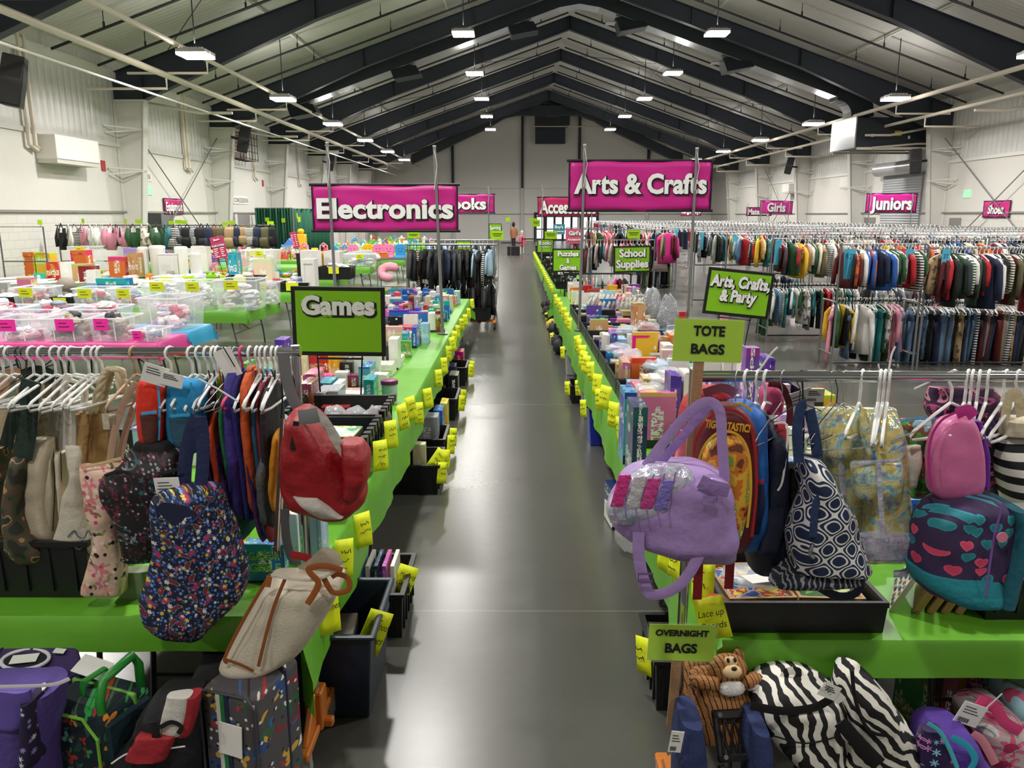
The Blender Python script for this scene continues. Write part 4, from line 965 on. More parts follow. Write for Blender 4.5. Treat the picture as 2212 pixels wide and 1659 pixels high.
for k, (a, b, yt, Y) in enumerate(((740, 812, 549, 22.9), (545, 590, 541, 18.35), (520, 600, 540, 19.0), (385, 440, 596, 15.4), (330, 385, 598, 15.4), (150, 210, 533, 19.1))):
    pbin(a, b, yt, Y, ('long clear bin with a yellow label at the table end beyond the crate', 'clear bin with a yellow label mid row near the crimson sign', 'wide clear bin behind the one near the crimson sign', 'clear bin of wrapped goods on the third row, right one', 'clear bin of wrapped goods on the third row, left one', 'clear bin with a yellow label behind the bus carton')[k], .45, notem=YELN, contents='toy' if k in (0, 1) else 'white', seed=70 + k, over=.06)
# wrapped bundles lying on the tables
hp = [(-5.6, 13.35, .9, .5, 'white'), (-4.7, 13.4, .6, .4, 'pastel'), (-7.2, 13.35, 1.0, .5, 'white'), (-8.6, 13.3, .9, .5, 'dark'), (-5.4, 16.2, 1.0, .6, 'pastel'), (-6.6, 16.2, .9, .6, 'white'), (-7.8, 16.3, .9, .5, 'white'), (-4.8, 16.3, .8, .5, 'pastel'), (-6.2, 18.6, 1.2, .5, 'toy'), (-7.3, 18.5, .8, .5, 'white'), (-9.9, 18.9, .9, .5, 'toy'), (-5.2, 19.2, .9, .4, 'toy')]
for k, (x, y, w, d, c) in enumerate(hp): heap('wrapped_bundles', x, y, BZ, w, d, .16, c, 'loose heap of wrapped baby goods, %s of the heaps counted from the near end' % ordn(k), 40, 90 + k, 'goods')
# a green plush frog and a few soft things
fr = G().blob((0, 0, .12), (.13, .1, .12), 12, 8, 0, .15, 3).blob((.05, -.02, .26), (.09, .08, .07), 12, 8)
for s in (-1, 1): fr.blob((.05 + s * .05, -.05, .33), (.03, .03, .03)); fr.tube([(s * .1, 0, .15), (s * .22, -.05, .17), (s * .27, -.06, .27)], [.04, .03, .045], 8); fr.tube([(s * .08, -.05, .05), (s * .2, -.12, .03), (s * .26, -.16, .02)], [.05, .04, .05], 8)
tag(mk('frog_plush', fr, M('#8cc21f', .8), loc=(X_at(455, 13.3), 13.3, BZ + .19), smooth=True), 'lime green frog plush lying on the wrapped goods', 'plush toy')
tag(mk('pouch', G().blob((0, 0, .08), (.2, .12, .08), 14, 8, 0, .1), M('#d8798f', .7), loc=(X_at(520, 16), 15.95, BZ + .14), smooth=True), 'rounded pink pouch on the third row of baby tables', 'pouch')
def dome(px, Y, w, h, c, lab, z=BZ):
    tag(mk('travel_bag', G().blob((0, 0, h / 2), (w / 2, w * .35, h / 2), 14, 8, 0, .06), M(c, .6, bump=.4, bs=60, var=.3), loc=(X_at(px, Y), Y, z), smooth=True), lab, 'bag')
dome(143, 14.9, .36, .32, '#8f8377', 'brown quilted round travel bag by the deep red carton'); dome(133, 13.3, .42, .2, '#4b4846', 'dark grey dotted round bag on the front green row'); dome(170, 13.3, .4, .2, '#4e4d4e', 'dark grey dotted oval bag right of the other dotted bag'); dome(282, 13.2, .22, .18, '#5b5048', 'small brown dotted pouch right of the big blue carton')
dome(110, 12.95, .44, .14, '#5a97d6', 'blue plastic helmet shaped seat on the front green row'); dome(145, 12.9, .4, .13, '#c9d4e2', 'clear bluish dome shaped cover beside the blue seat'); dome(178, 15.0, .34, .1, '#4fc0bd', 'turquoise soft ring on the third row')
dome(668, 19.2, .44, .3, '#1d2238', 'navy canopy hood above the black crate', BZ + .3)
tag(mk('nursing_pillow', G().tube([(-.5, 0, .1), (-.2, .1, .14), (.15, .0, .18), (.4, -.02, .2), (.5, .1, .1)], [.1, .13, .14, .15, .1], 12), M('#a7a9ad', .8), loc=(X_at(770, 23.6), 23.6, BZ + .12), smooth=True), 'long grey curved nursing pillow beyond the clear bins', 'pillow')
for k, (px, c) in enumerate(((722, '#e0c9c9'), (805, '#efe7e2'), (850, '#e9a3b4'))):
    tag(mk('nursing_pillow', G().tube([(.25 * math.cos(a), .2 * math.sin(a), .14) for a in [.5 + .52 * q for q in range(10)]], [.08] + [.13] * 8 + [.08], 10), M(c, .8), loc=(X_at(px, 23.9), 23.85 if k < 2 else 23.2, BZ + (0 if k < 2 else -.25)), rot=(.9, 0, 0), smooth=True), ('pale rose nursing pillow in the far baby rows', 'cream nursing pillow in the far baby rows', 'pink nursing pillow standing in the wire cart')[k], 'pillow')
# smiling toddler seats
for k, (px, c, cn) in enumerate(((765, '#ec8fc0', 'pink'), (797, '#f1c21d', 'yellow'), (819, '#ee87bb', 'pink'), (842, '#ef8cbe', 'pink'), (867, '#3f9fdc', 'blue'))):
    o = empty('toddler_seat', (X_at(px, 27.3), 27.0, BZ), label=('pink toddler seat, leftmost of the bright row', 'yellow toddler seat with a smiling back', 'pink toddler seat right of the yellow one', 'pink toddler seat left of the blue one', 'blue toddler seat with a smiling back')[k], cat='seat', group='bright toddler seats')
    mk('back', G().prism([(-.16, .08), (.16, .08), (.2, .4), (.12, .5), (-.12, .5), (-.2, .4)], lambda u, v: (u, .12, v), (0, .05, 0)), M(c, .35), o, bevel=.02)
    mk('seat', G().box((-.18, -.2, .0), (.18, .16, .12)), M(c, .35), o, bevel=.03)
    mk('face', G().cyl((-.06, .116, .34), (-.06, .12, .34), .015).cyl((.06, .116, .34), (.06, .12, .34), .015).tube([(.06 * math.sin(t), .116, .28 - .04 * math.cos(t)) for t in (-1.2, -.6, 0, .6, 1.2)], .006, 4), BLK, o)
tag(mk('play_bench', G().box((-.2, -.15, 0), (.2, .15, .22)).box((-.17, -.16, .22), (.17, .16, .26)), M('#e77b45', .4), loc=(X_at(828, 26.6), 26.45, BZ), bevel=.02), 'orange plastic step in front of the pink toddler seats', 'step')
# wire cart at the end of the far rows
wc = empty('wire_cart', (-3.55, 23.2, 0), label='wheeled wire cart at the aisle end of the baby tables', cat='cart')
w_ = G()
for z in (.12, .95): w_.tube([(-.42, -.3, z), (.42, -.3, z), (.42, .3, z), (-.42, .3, z)], .014, 6, closed=True)
for sx in (-1, 1):
    for sy in (-1, 1): w_.cyl((sx * .42, sy * .3, .1), (sx * .42, sy * .3, .95), .014, n=6)
for k in range(9): w_.cyl((.42, -.3, .2 + k * .085), (.42, .3, .2 + k * .085), .006, n=5); w_.cyl((-.42 + k * .105, -.3, .12), (-.42 + k * .105, .3, .12), .006, n=5)
mk('frame', w_, POLEM, wc)
for sx in (-1, 1):
    for sy in (-1, 1): mk('caster', G().cyl((sx * .4 - .015, sy * .28, .05), (sx * .4 + .015, sy * .28, .05), .05, n=12), BLK, wc)
# far toys: small individual pieces on the far tables
TOYK = []
def toyk(g): me = mesh('toy', g, [M('#f4f0e8', .45)]); TOYK.append(me)
def tmat():
    m, nt, b = newmat('toy_plastic'); oi = nd(nt, 'ShaderNodeObjectInfo'); nt.links.new(oi.outputs['Color'], b.inputs['Base Color']); b.inputs['Roughness'].default_value = .4; return m
TM = tmat()
toyk(G().blob((0, 0, .1), (.1, .09, .1), 10, 7).blob((0, -.02, .25), (.08, .08, .07), 10, 7).blob((-.06, 0, .31), (.03, .02, .03), 6, 5).blob((.06, 0, .31), (.03, .02, .03), 6, 5))
toyk(G().rev([(.16, 0), (.17, .03), (.16, .06), (.13, .065), (.13, .11), (.1, .12), (.1, .17), (.06, .18), (.05, .24)], 14))
toyk(G().box((-.17, -.1, .05), (.17, .1, .15)).box((-.08, -.09, .15), (.12, .09, .25)).cyl((-.1, -.11, .05), (-.1, .11, .05), .05).cyl((.1, -.11, .05), (.1, .11, .05), .05))
toyk(G().box((-.12, -.12, 0), (.12, .12, .24)).box((-.14, -.14, .24), (.14, .14, .27)).blob((0, 0, .31), (.06, .06, .06)))
toyk(G().tube([(-.15, 0, 0), (-.13, 0, .3), (0, 0, .4), (.13, 0, .3), (.15, 0, 0)], .03, 8).blob((0, 0, .28), (.06, .06, .06)))
for me in TOYK: me.materials.clear(); me.materials.append(TM)
tr = random.Random(9); tc_ = 0
TCN = ['yellow', 'red', 'blue', 'green', 'pink', 'white', 'orange', 'purple', 'cream', 'mint']; trn = 0
for (y0, y1, x0) in ((26.3, 27.5, -11.2), (30.1, 31.3, -11.3), (34.1, 35.2, -7.7), (38.1, 39.2, -7.7), (42.6, 43.8, -7.7), (22.9, 24, -11.2)):
    for row in range(2):
        x = x0; trn += 1; tn = 0
        while x < -4.4:
            yv = y0 + .25 + row * .6
            if not (26 < yv < 27.6 and x > -7.2) and not (22 < yv < 25 and x > -7.6):
                c = tr.choice(SETS['toy']); o = bpy.data.objects.new('toy', tr.choice(TOYK)); COL.objects.link(o)
                s = tr.uniform(.8, 1.1); o.location = (x, yv, BZ); o.scale = (s, s, s); o.rotation_euler = (0, 0, tr.uniform(0, 6)); o.color = hexc(c)
                tn += 1; tag(o, 'small %s toy, %s from the wall in the %s line of far toys' % (TCN[SETS['toy'].index(c)], ordn(tn - 1), ordn(trn - 1)), 'toy', 'toys on the far tables')
            x += tr.uniform(.36, .46)
# yellow and blue standing toys by the angled drape
tag(mk('ride_on_toy', G().box((-.2, -.12, 0), (.2, .12, .75)).blob((0, 0, .85), (.14, .1, .12)), M('#e6b420', .45), loc=(X_at(652, 30.6), 30.6, BZ), bevel=.05, smooth=True, auto=40), 'tall yellow play panel near the angled drape', 'toy')
tag(mk('play_tunnel', G().prism([(-.3, 0), (.3, 0), (.26, .3), (0, .62), (-.26, .3)], lambda u, v: (u, 0, v), (0, .3, 0)), M('#4f86d8', .5), loc=(X_at(626, 30.4), 30.4, BZ), bevel=.03), 'blue pointed toy house near the angled drape', 'toy')
bb_ = random.Random(21); BP = ['white', 'white', 'cream', 'grey', 'pale blue', 'lilac', 'teal', 'pink', 'orange', 'white']
for k, (y, xa, xb) in enumerate(((13.5, -9.2, -5.0), (15.95, -10.2, -8.2), (16.45, -10.4, -4.4), (19.3, -8.0, -5.6), (30.2, -9, -4.6), (23.9, -11, -7.8))):
    fill_row(xa, xb, y, bb_, BZ, BP, 'of baby gear', ordn(k), .16, .34, ('face', 'cube', 'small', 'up', 'flat'), 'baby_gear_box', 'box', 'cartons of baby gear')
# ================================================================== CLOTHES RACKS
def cloth_oc():
    m, nt, b = newmat('garment_cloth'); L = nt.links.new
    oi = nd(nt, 'ShaderNodeObjectInfo'); tc = nd(nt, 'ShaderNodeTexCoord'); r = oi.outputs['Random']
    sep = nd(nt, 'ShaderNodeSeparateXYZ'); L(tc.outputs['Object'], sep.inputs[0])
    st = fx(nt, 'GREATER_THAN', fx(nt, 'SINE', fx(nt, 'MULTIPLY', sep.outputs[2], 190.0)), .2)
    c = mixc(nt, fx(nt, 'MULTIPLY', st, fx(nt, 'GREATER_THAN', r, .88)), oi.outputs['Color'], '#e9e7e2')
    no = nd(nt, 'ShaderNodeTexNoise', i_Scale=16.0, i_Detail=2.0); L(tc.outputs['Object'], no.inputs[0])
    c = mixc(nt, fx(nt, 'MULTIPLY', fx(nt, 'GREATER_THAN', no.outputs['Fac'], .56), fx(nt, 'MULTIPLY', fx(nt, 'LESS_THAN', r, .16), .8)), c, '#3c3a36')
    L(c, b.inputs['Base Color']); b.inputs['Roughness'].default_value = .85
    bp = nd(nt, 'ShaderNodeBump', i_Strength=.4, i_Distance=.02); n2 = nd(nt, 'ShaderNodeTexNoise', i_Scale=9.0, i_Detail=3.0); L(tc.outputs['Object'], n2.inputs[0]); L(n2.outputs['Fac'], bp.inputs['Height']); L(bp.outputs[0], b.inputs['Normal'])
    return m
CLO = cloth_oc(); HANGW = M('#efeeea', .35); HANGK = M('#1c1c1d', .4)
def se(a, b, z, n=10, ox=0, oy=0): return [(ox + a * math.cos(2 * PI * k / n), oy + b * math.sin(2 * PI * k / n), z) for k in range(n)]
def g_top(L_=.42, w=.17, t=.022, sl=.3, fl=1.1):
    g = G(); g.loft([se(.035, t * .8, -.035), se(w * .55, t, -.055), se(w * .98, t, -.1), se(w * .92, t * 1.2, -.2), se(w * .95 * fl ** .5, t * 1.3, -.12 - L_ * .6), se(w * fl, t * 1.3, -.1 - L_)])
    for s in (-1, 1): g.tube([(s * w * .82, 0, -.1), (s * (w + .03), .004, -.17), (s * (w + .055), .012, -.1 - sl * .6), (s * (w + .06), .02, -.1 - sl)], [.035, .045, .042, .036], 7, flat=.6, up=(0, 1, 0))
    return g
def g_jacket(): 
    g = g_top(.44, .18, .045, .4, 1.05); g.tube([(-.06, 0, -.05), (0, -.05, -.065), (.06, 0, -.05), (0, .045, -.035)], .022, 6, closed=True); return g
def g_dress(): return g_top(.62, .15, .025, .12, 1.5)
def g_trousers(L_=.72):
    g = G(); g.loft([se(.15, .028, -.09), se(.155, .035, -.14), se(.155, .04, -.26)])
    for s in (-1, 1): g.tube([(s * .08, 0, -.22), (s * .085, .006, -.42), (s * .09, .012, -.09 - L_)], [.075, .066, .06], 8, flat=.5, up=(0, 1, 0))
    return g
def g_hanger(w=.19, wire=False):
    g = G(); r = .0035 if wire else .0065
    hook = [(.0, 0, -.03), (0, 0, .0), (.002, 0, .012)] + [(.022 * math.cos(a) * -1 + .0, 0, .038 + .022 * math.sin(a)) for a in (-.9, 0, .8, 1.6, 2.4, 3.0)]
    g.tube(hook, r * .8, 6)
    g.tube([(0, 0, -.03), (w * .5, 0, -.055), (w, 0, -.1), (w * 1.02, 0, -.118), (w * .9, 0, -.125), (0, 0, -.125), (-w * .9, 0, -.125), (-w * 1.02, 0, -.118), (-w, 0, -.1), (-w * .5, 0, -.055)], r, 6, closed=True)
    return g
def gm(nm, g):
    me = mesh(nm, g, [CLO]); me.polygons.foreach_set('use_smooth', [True] * len(g.f)); return me
GAR = {'shirt': gm('shirt', g_top()), 'jacket': gm('jacket', g_jacket()), 'dress': gm('dress', g_dress()), 'trousers': gm('trousers', g_trousers()), 'long top': gm('long_top', g_top(.55, .18, .028, .45, 1.1))}
HAM = {'w': mesh('hanger', g_hanger(), [HANGW]), 'k': mesh('hanger', g_hanger(), [HANGK])}
CPAL = {'navy': '#1d2742', 'black': '#17171a', 'charcoal': '#3b3d41', 'grey': '#8c8f94', 'white': '#e8e6e1', 'red': '#b3232b', 'dark red': '#5f1a22', 'blue': '#2b5aa8', 'denim': '#5b7896', 'green': '#2f5b38', 'olive': '#5d5a3c', 'tan': '#a98d66', 'orange': '#d4642a', 'yellow': '#e0b52c', 'pink': '#d98fa3', 'hot pink': '#e0338f', 'cream': '#d9cfbb', 'teal': '#2f7f86', 'brown': '#6b4a33', 'mint': '#9fd0b8', 'pale blue': '#a9c6dc', 'purple': '#5b3c7e'}
def hang(kind, x, y, z, cn, lab, rz, s=1.0, hg='w', group=None):
    o = bpy.data.objects.new(kind.replace(' ', '_'), GAR[kind]); COL.objects.link(o)
    o.location = (x, y, z - .05); o.rotation_euler = (R.uniform(-.04, .04), R.uniform(-.06, .06), rz); o.scale = (s, s * R.uniform(.85, 1.25), s * R.uniform(.92, 1.08)); o.color = hexc(CPAL[cn])
    tag(o, lab, 'clothing' if kind == 'long top' else kind, group)
    h = bpy.data.objects.new('hanger', HAM[hg]); COL.objects.link(h); h.parent = o
    return o
GARMENTS = [0]
def hang_bar(x0, x1, y, z, kinds, cols, where, step, rz=PI / 2, jit=.35, s=1.0, hg='w', seed=0, group=None, skip=0):
    rr = random.Random(seed); x = x0; i = 0
    while x < x1:
        k = rr.choice(kinds); c = rr.choice(cols)
        hang(k, x, y, z, c, '%s %s, %s from the aisle end, %s' % (c, k, ordn(i), where), rz + rr.uniform(-jit, jit), s * rr.uniform(.92, 1.1), hg, group or 'clothes, ' + where)
        GARMENTS[0] += 1; x += step * rr.uniform(.7, 1.35); i += 1
def rack(x0, x1, y, zt, zm, lab, d=.5, m=POLEM, group=None, ends=(1, 1)):
    """garment rack: two end frames of paired legs with cross rails, hanging bars between them"""
    o = empty('clothes_rack', ((x0 + x1) / 2, y, 0), label=lab, cat='clothes rack', group=group); w = (x1 - x0) / 2
    for s, on in ((-1, ends[0]), (1, ends[1])):
        if not on: continue
        g = G()
        for t in (-1, 1): g.cyl((s * w, t * d / 2, 0), (s * w, t * d / 2, zm if t > 0 else zt + .02), .016, n=8)
        g.cyl((s * w, -d / 2, .22), (s * w, d / 2, .22), .012, n=6).cyl((s * w, -d / 2, zm), (s * w, d / 2, zm), .012, n=6)
        mk('end_frame', g, m, o)
    mk('top_bar', G().cyl((-w, -d / 2, zt), (w, -d / 2, zt), .016, n=8), m, o)
    if zm: mk('lower_bar', G().cyl((-w, d / 2, zm - .03), (w, d / 2, zm - .03), .014, n=8), M('#26272a', .4, .6), o); mk('foot_rail', G().cyl((-w, -d / 2, .1), (w, -d / 2, .1), .012, n=6), M('#26272a', .4, .6), o)
    return o
DK = ['navy', 'black', 'charcoal', 'grey', 'olive', 'tan', 'navy', 'black', 'red', 'dark red', 'blue', 'white', 'orange', 'green']
PT = ['navy', 'black', 'black', 'charcoal', 'denim', 'tan', 'grey', 'dark red', 'olive', 'navy']
MX = ['white', 'red', 'navy', 'grey', 'teal', 'pink', 'black', 'denim', 'cream', 'yellow', 'green', 'white']
TAGB = M('#52b3d4', .5)
def size_tag(x, y, z, lab, body=None):
    o = empty('size_tag', (x, y, z), (0, R.uniform(-.05, .05), R.uniform(-.2, .2)), lab, 'tag')
    mk('card', G().box((-.055, -.003, -.42), (.055, 0, 0)), TAGB, o)
    mk('loop', G().tube([(0, 0, 0), (-.02, .01, .04), (0, .02, .055), (.02, .01, .04)], .004, 5, closed=True), TAGB, o)
    if body: text(body, 1, (0, -.005, -.1), (PI / 2, 0, 0), M('#1e3d5c', .6), o, 'print', 0, .0004, fit=(.07, .07))
ZT, ZM = 1.80, .98
rack(4.62, 5.8, 11.55, ZT, ZM, 'nearest two tier kids rack, left half, ending at the open floor'); rack(5.86, 8.3, 11.55, ZT - .05, ZM - .03, 'nearest two tier kids rack, right half, holding the camouflage shirts')
hang_bar(4.74, 5.76, 11.3, ZT, ['jacket', 'jacket', 'shirt'], DK, 'top bar, nearest left rack', .052, seed=1, jit=.5)
hang_bar(4.78, 5.76, 11.8, ZM, ['dress', 'trousers', 'long top'], ['denim', 'pink', 'yellow', 'navy', 'green', 'black', 'red', 'teal', 'white'], 'low bar, nearest left rack', .048, seed=2, jit=.5, s=1.05)
hang_bar(6.02, 7.7, 11.3, ZT - .05, ['jacket', 'shirt', 'long top'], DK, 'top bar, nearest right rack', .05, seed=3, jit=.5, s=1.1)
hang_bar(5.95, 7.7, 11.8, ZM - .03, ['trousers'], PT, 'low bar, nearest right rack', .042, seed=4, jit=.25, s=1.12)
# a camouflage shirt that faces out at the end of the right half
hang('shirt', 5.98, 11.22, ZT - .05, 'tan', 'tan camouflage shirt facing out beside the blue 3T tag', .5, 1.15, group=None)
for i, (x0, x1) in enumerate(((4.5, 6.3), (6.36, 8.2), (8.26, 10.1))):
    nm = ('left', 'middle', 'right')[i]
    rack(x0, x1, 14.2, ZT, ZM, '%s two tier rack of the second line of kids racks' % nm)
    hang_bar(x0 + .1, x1 - .05, 13.95, ZT, ['jacket', 'shirt', 'shirt'], DK + ['yellow', 'cream'], 'top bar, second line %s rack' % nm, .07, seed=10 + i, jit=.5)
    if i < 2: hang_bar(x0 + .1, x1 - .05, 14.45, ZM, ['shirt', 'long top', 'trousers'], MX, 'low bar, second line %s rack' % nm, .062, seed=20 + i, jit=.35, s=.95)
for i, (x0, x1) in enumerate(((4.5, 6.3), (6.36, 8.2))):
    nm = ('left', 'right')[i]
    rack(x0, x1, 17.2, ZT, ZM, '%s two tier rack of the third line of kids racks' % nm)
    hang_bar(x0 + .1, x1 - .05, 16.95, ZT, ['shirt', 'long top', 'shirt'], MX + ['olive', 'grey', 'black'], 'top bar, third line %s rack' % nm, .085, seed=30 + i, jit=.5)
    if i == 0: hang_bar(x0 + .1, x1 - .05, 17.45, ZM, ['shirt', 'trousers'], MX, 'low bar, third line %s rack' % nm, .08, seed=40 + i, jit=.35, s=.9)
rack(4.5, 6.4, 20.2, ZT, ZM, 'left rack of the fourth line of kids racks')
hang_bar(4.6, 6.3, 19.95, ZT, ['shirt', 'long top'], MX + ['black', 'grey'], 'top bar, fourth line rack', .1, seed=50, jit=.5)
# dress rack facing the aisle
rack(2.3, 4.9, 24.4, 1.78, .95, 'long rack of dresses with the hot pink coat facing the aisle')
hang_bar(2.4, 4.8, 24.15, 1.78, ['long top', 'dress', 'jacket'], ['red', 'white', 'dark red', 'black', 'tan', 'green', 'cream', 'navy', 'grey', 'brown', 'pink'], 'top bar of the dress rack', .1, seed=60, jit=.6, s=1.3)
hang_bar(3.9, 4.85, 24.65, .95, ['trousers'], PT + ['olive', 'mint'], 'low bar of the dress rack', .07, seed=61, s=1.15)
hang('long top', 4.55, 23.95, 1.78, 'hot pink', 'hot pink long coat facing out on the dress rack', .2, 1.5)
hang('dress', 4.4, 23.98, 1.5, 'dark red', 'dark red skirt hung under the hot pink coat', .2, 1.2)
for x, y, l in ((6.0, 11.1, '3T'), (5.52, 11.15, '2T'), (4.72, 11.15, '2T'), (4.68, 11.2, '18M'), (4.55, 13.8, None), (4.62, 16.8, None), (4.62, 19.8, None), (4.85, 24.1, None)):
    size_tag(x, y, ZT - (.06 if y < 13 else .02), 'blue hanging size tag%s, %s' % (' reading ' + l if l else '', {6.0: 'at the camouflage shirt', 5.52: 'right end of the nearest left rack', 4.72: 'left end of the nearest left rack', 4.68: 'leftmost on the nearest racks', 4.55: 'on the second line of racks'}.get(x, 'on the %s line of racks' % ('third' if y < 17 else 'fourth' if y < 20 else 'dress'))), l)
# ---- everything further back: racks are things, their crowded clothes one mass
fr_ = random.Random(77); far = G(); FARC = ['#f4f4f2', '#17171a', '#1d2742', '#8c8f94', '#b3232b', '#d9cfbb', '#d98fa3', '#5b7896', '#3b3d41', '#e8e6e1']
rows = [(14.2, 10.2, 14.5), (17.2, 8.3, 15.5), (20.2, 6.5, 16)] + [(23.1 + 2.9 * k, 4.9 if k else 5.1, 16.6) for k in range(12)]
for ri, (y, xa, xb) in enumerate(rows):
    x = xa; n = 0
    while x < xb - .5:
        x1 = min(x + 2.6, xb)
        if y < 24 or n % 1 == 0: rack(x, x1, y, ZT, ZM if y < 22 else 0, 'crowded clothes rack, %s from the left in the %s of the far rack lines' % (ordn(n), ordn(ri)), group='crowded far racks')
        x = x1 + .06; n += 1
    st = .1 if y < 25 else .14 if y < 35 else .2
    x = xa + .05
    while x < xb:
        yy_ = y - .25; a = fr_.uniform(-.35, .35); w = fr_.uniform(.15, .2); h = fr_.uniform(.4, .6)
        dx, dy = math.sin(a) * w, math.cos(a) * w; t = fr_.uniform(.015, .03); mi = fr_.randrange(len(FARC))
        g = [(x - dx * .2 - t * .4, yy_ - dy * .2, ZT - .06), (x + dx * .2 + t * .4, yy_ + dy * .2, ZT - .06)]
        far.loft([[(x - t - dx * q, yy_ - dy * q, z), (x + t - dx * q, yy_ - dy * q, z), (x + t + dx * q, yy_ + dy * q, z), (x - t + dx * q, yy_ + dy * q, z)] for q, z in ((.25, ZT - .07), (1, ZT - .13), (.9, ZT - .3), (1.05, ZT - .1 - h))], mi)
        far.tube([(x, yy_, ZT - .07), (x, yy_, ZT - .02), (x, yy_ - .02, ZT + .03), (x, yy_ + .02, ZT + .04), (x, yy_ + .03, ZT + .01)], .01 if y < 30 else .02, 4, 0)
        far.box((x - .012, yy_ - .17, ZT - .12), (x + .02, yy_ + .17, ZT - .075), 0)
        x += st * fr_.uniform(.8, 1.2)
tag(mk('crowded_clothes', far, [M(c, .8) for c in FARC]), 'crowded clothes on white hangers filling the farther racks', 'clothes', kind='stuff')
# ---- rolling rack with an orange base
ORG = M('#c9742a', .4, .1)
def zrack(x0, x1, y, zt, zm, lab, d=.55):
    o = empty('rolling_rack', ((x0 + x1) / 2, y, 0), label=lab, cat='clothes rack'); w = (x1 - x0) / 2
    g = G()
    for s in (-1, 1): g.box((s * w - .03, -d / 2, .12), (s * w + .03, d / 2, .17))
    g.prism([(-w, -.03), (-w, .03), (w, .03), (w, -.03)], lambda u, v: (u, v, .12), (0, 0, .05))
    mk('base', g, ORG, o, bevel=.006)
    for s in (-1, 1):
        mk('upright', G().cyl((s * w, 0, .17), (s * w, 0, zt), .019, n=10), POLEM, o, smooth=True, auto=50)
        for t in (-1, 1): mk('caster', G().cyl((s * w - .018, t * d * .45, .055), (s * w + .018, t * d * .45, .055), .055, n=14).box((s * w - .025, t * d * .45 - .02, .06), (s * w + .025, t * d * .45 + .02, .12)), BLK, o)
    mk('top_bar', G().cyl((-w - .05, 0, zt), (w + .05, 0, zt), .018, n=10), POLEM, o, smooth=True, auto=50)
    if zm: mk('lower_bar', G().cyl((-w, 0, zm), (w, 0, zm), .016, n=10), M('#3a3b3d', .4, .6), o)
    return o
zrack(-2.1, -.4, 15.6, 1.64, .98, 'rolling rack of costumes with an orange base beside the aisle')
CK = ['black', 'black', 'black', 'navy', 'charcoal', 'black', 'dark red', 'pale blue', 'grey']
hang_bar(-2.05, -.42, 15.6, 1.62, ['jacket', 'long top', 'dress'], CK, 'top bar of the costume rack', .075, seed=70, jit=.4, hg='k', s=1.1)
hang_bar(-2.0, -.36, 15.58, .96, ['trousers', 'dress', 'jacket'], ['black', 'black', 'charcoal'], 'low bar of the costume rack', .09, seed=71, jit=.4, hg='w', s=.95)
crate(-.75, 15.6, .175, .55, .4, .25, 'black crate riding on the orange base of the costume rack')
zrack(-2.0, -.45, 18.3, 1.64, .98, 'second rolling rack behind the costume rack')
hang_bar(-1.95, -.4, 18.3, 1.62, ['jacket', 'dress'], CK + ['purple', 'hot pink', 'pale blue', 'blue'], 'top bar of the rack behind the costumes', .11, seed=72, jit=.4, s=1.1)
hang_bar(-1.9, -.4, 18.3, .96, ['trousers', 'dress'], CK, 'low bar of the rack behind the costumes', .14, seed=73, jit=.4)
# small accessory racks on the right of the aisle
def simple_rack(x0, x1, y, zt, lab, m=POLEM):
    o = empty('clothes_rack', ((x0 + x1) / 2, y, 0), label=lab, cat='clothes rack'); w = (x1 - x0) / 2
    for s in (-1, 1): mk('upright', G().cyl((s * w, 0, 0), (s * w, 0, zt), .016, n=8).cyl((s * w, -.28, .02), (s * w, .28, .02), .018, n=8), m, o)
    mk('top_bar', G().cyl((-w, 0, zt), (w, 0, zt), .015, n=8), m, o); return o
AC = ['pink', 'hot pink', 'black', 'navy', 'teal', 'grey', 'dark red', 'white', 'blue', 'brown']
simple_rack(1.75, 3.6, 20.6, 1.58, 'plain rack of small clothes behind the puzzles sign')
hang_bar(1.85, 3.5, 20.6, 1.57, ['shirt', 'trousers', 'long top'], AC, 'on the rack behind the puzzles sign', .09, seed=80, s=.95)
simple_rack(1.9, 3.6, 29.5, 1.75, 'plain rack of pale dresses beyond the accessories sign'); hang_bar(2.0, 3.5, 29.5, 1.74, ['dress', 'long top'], ['white', 'red', 'grey', 'pink', 'black'], 'on the rack beyond the accessories sign', .14, seed=81, s=1.2)
simple_rack(.95, 2.2, 15.0, 1.12, 'low black rack of little bags at the end of the craft tables', M('#2a2b2d', .4, .5))
hang_bar(1.02, 2.15, 15.0, 1.11, ['shirt'], ['pink', 'white', 'hot pink', 'black', 'dark red', 'mint'], 'on the low rack past the craft tables', .1, seed=82, s=.6)
# ---- left wall: long rack of carriers and backpacks, empty rack
POLD = M('#77787a', .35, .7)
rk = empty('clothes_rack', (-8.9, 20.4, 0), label='long tall rack of baby carriers and backpacks by the left wall', cat='clothes rack')
for x in (-2.75, -.9, .95, 2.75): mk('upright', G().cyl((x, 0, 0), (x, 0, 1.95), .018, n=8).cyl((x, -.3, .02), (x, .3, .02), .018, n=8), POLD, rk)
mk('top_bar', G().cyl((-2.8, 0, 1.95), (2.8, 0, 1.95), .016, n=8), POLD, rk); mk('lower_bar', G().cyl((-2.75, 0, 1.05), (2.75, 0, 1.05), .014, n=8), POLD, rk)
ek = empty('clothes_rack', (-10.85, 17.6, 0), label='empty metal rack standing against the left wall', cat='clothes rack')
mk('frame', G().tube([(-.5, 0, 0), (-.5, 0, 1.95), (.48, 0, 1.95), (.48, 0, 0)], .018, 8).cyl((-.5, 0, 1.2), (.48, 0, 1.2), .014, n=8).cyl((-.5, -.3, .02), (-.5, .3, .02), .018, n=8).cyl((.48, -.3, .02), (.48, .3, .02), .018, n=8), POLD, ek)
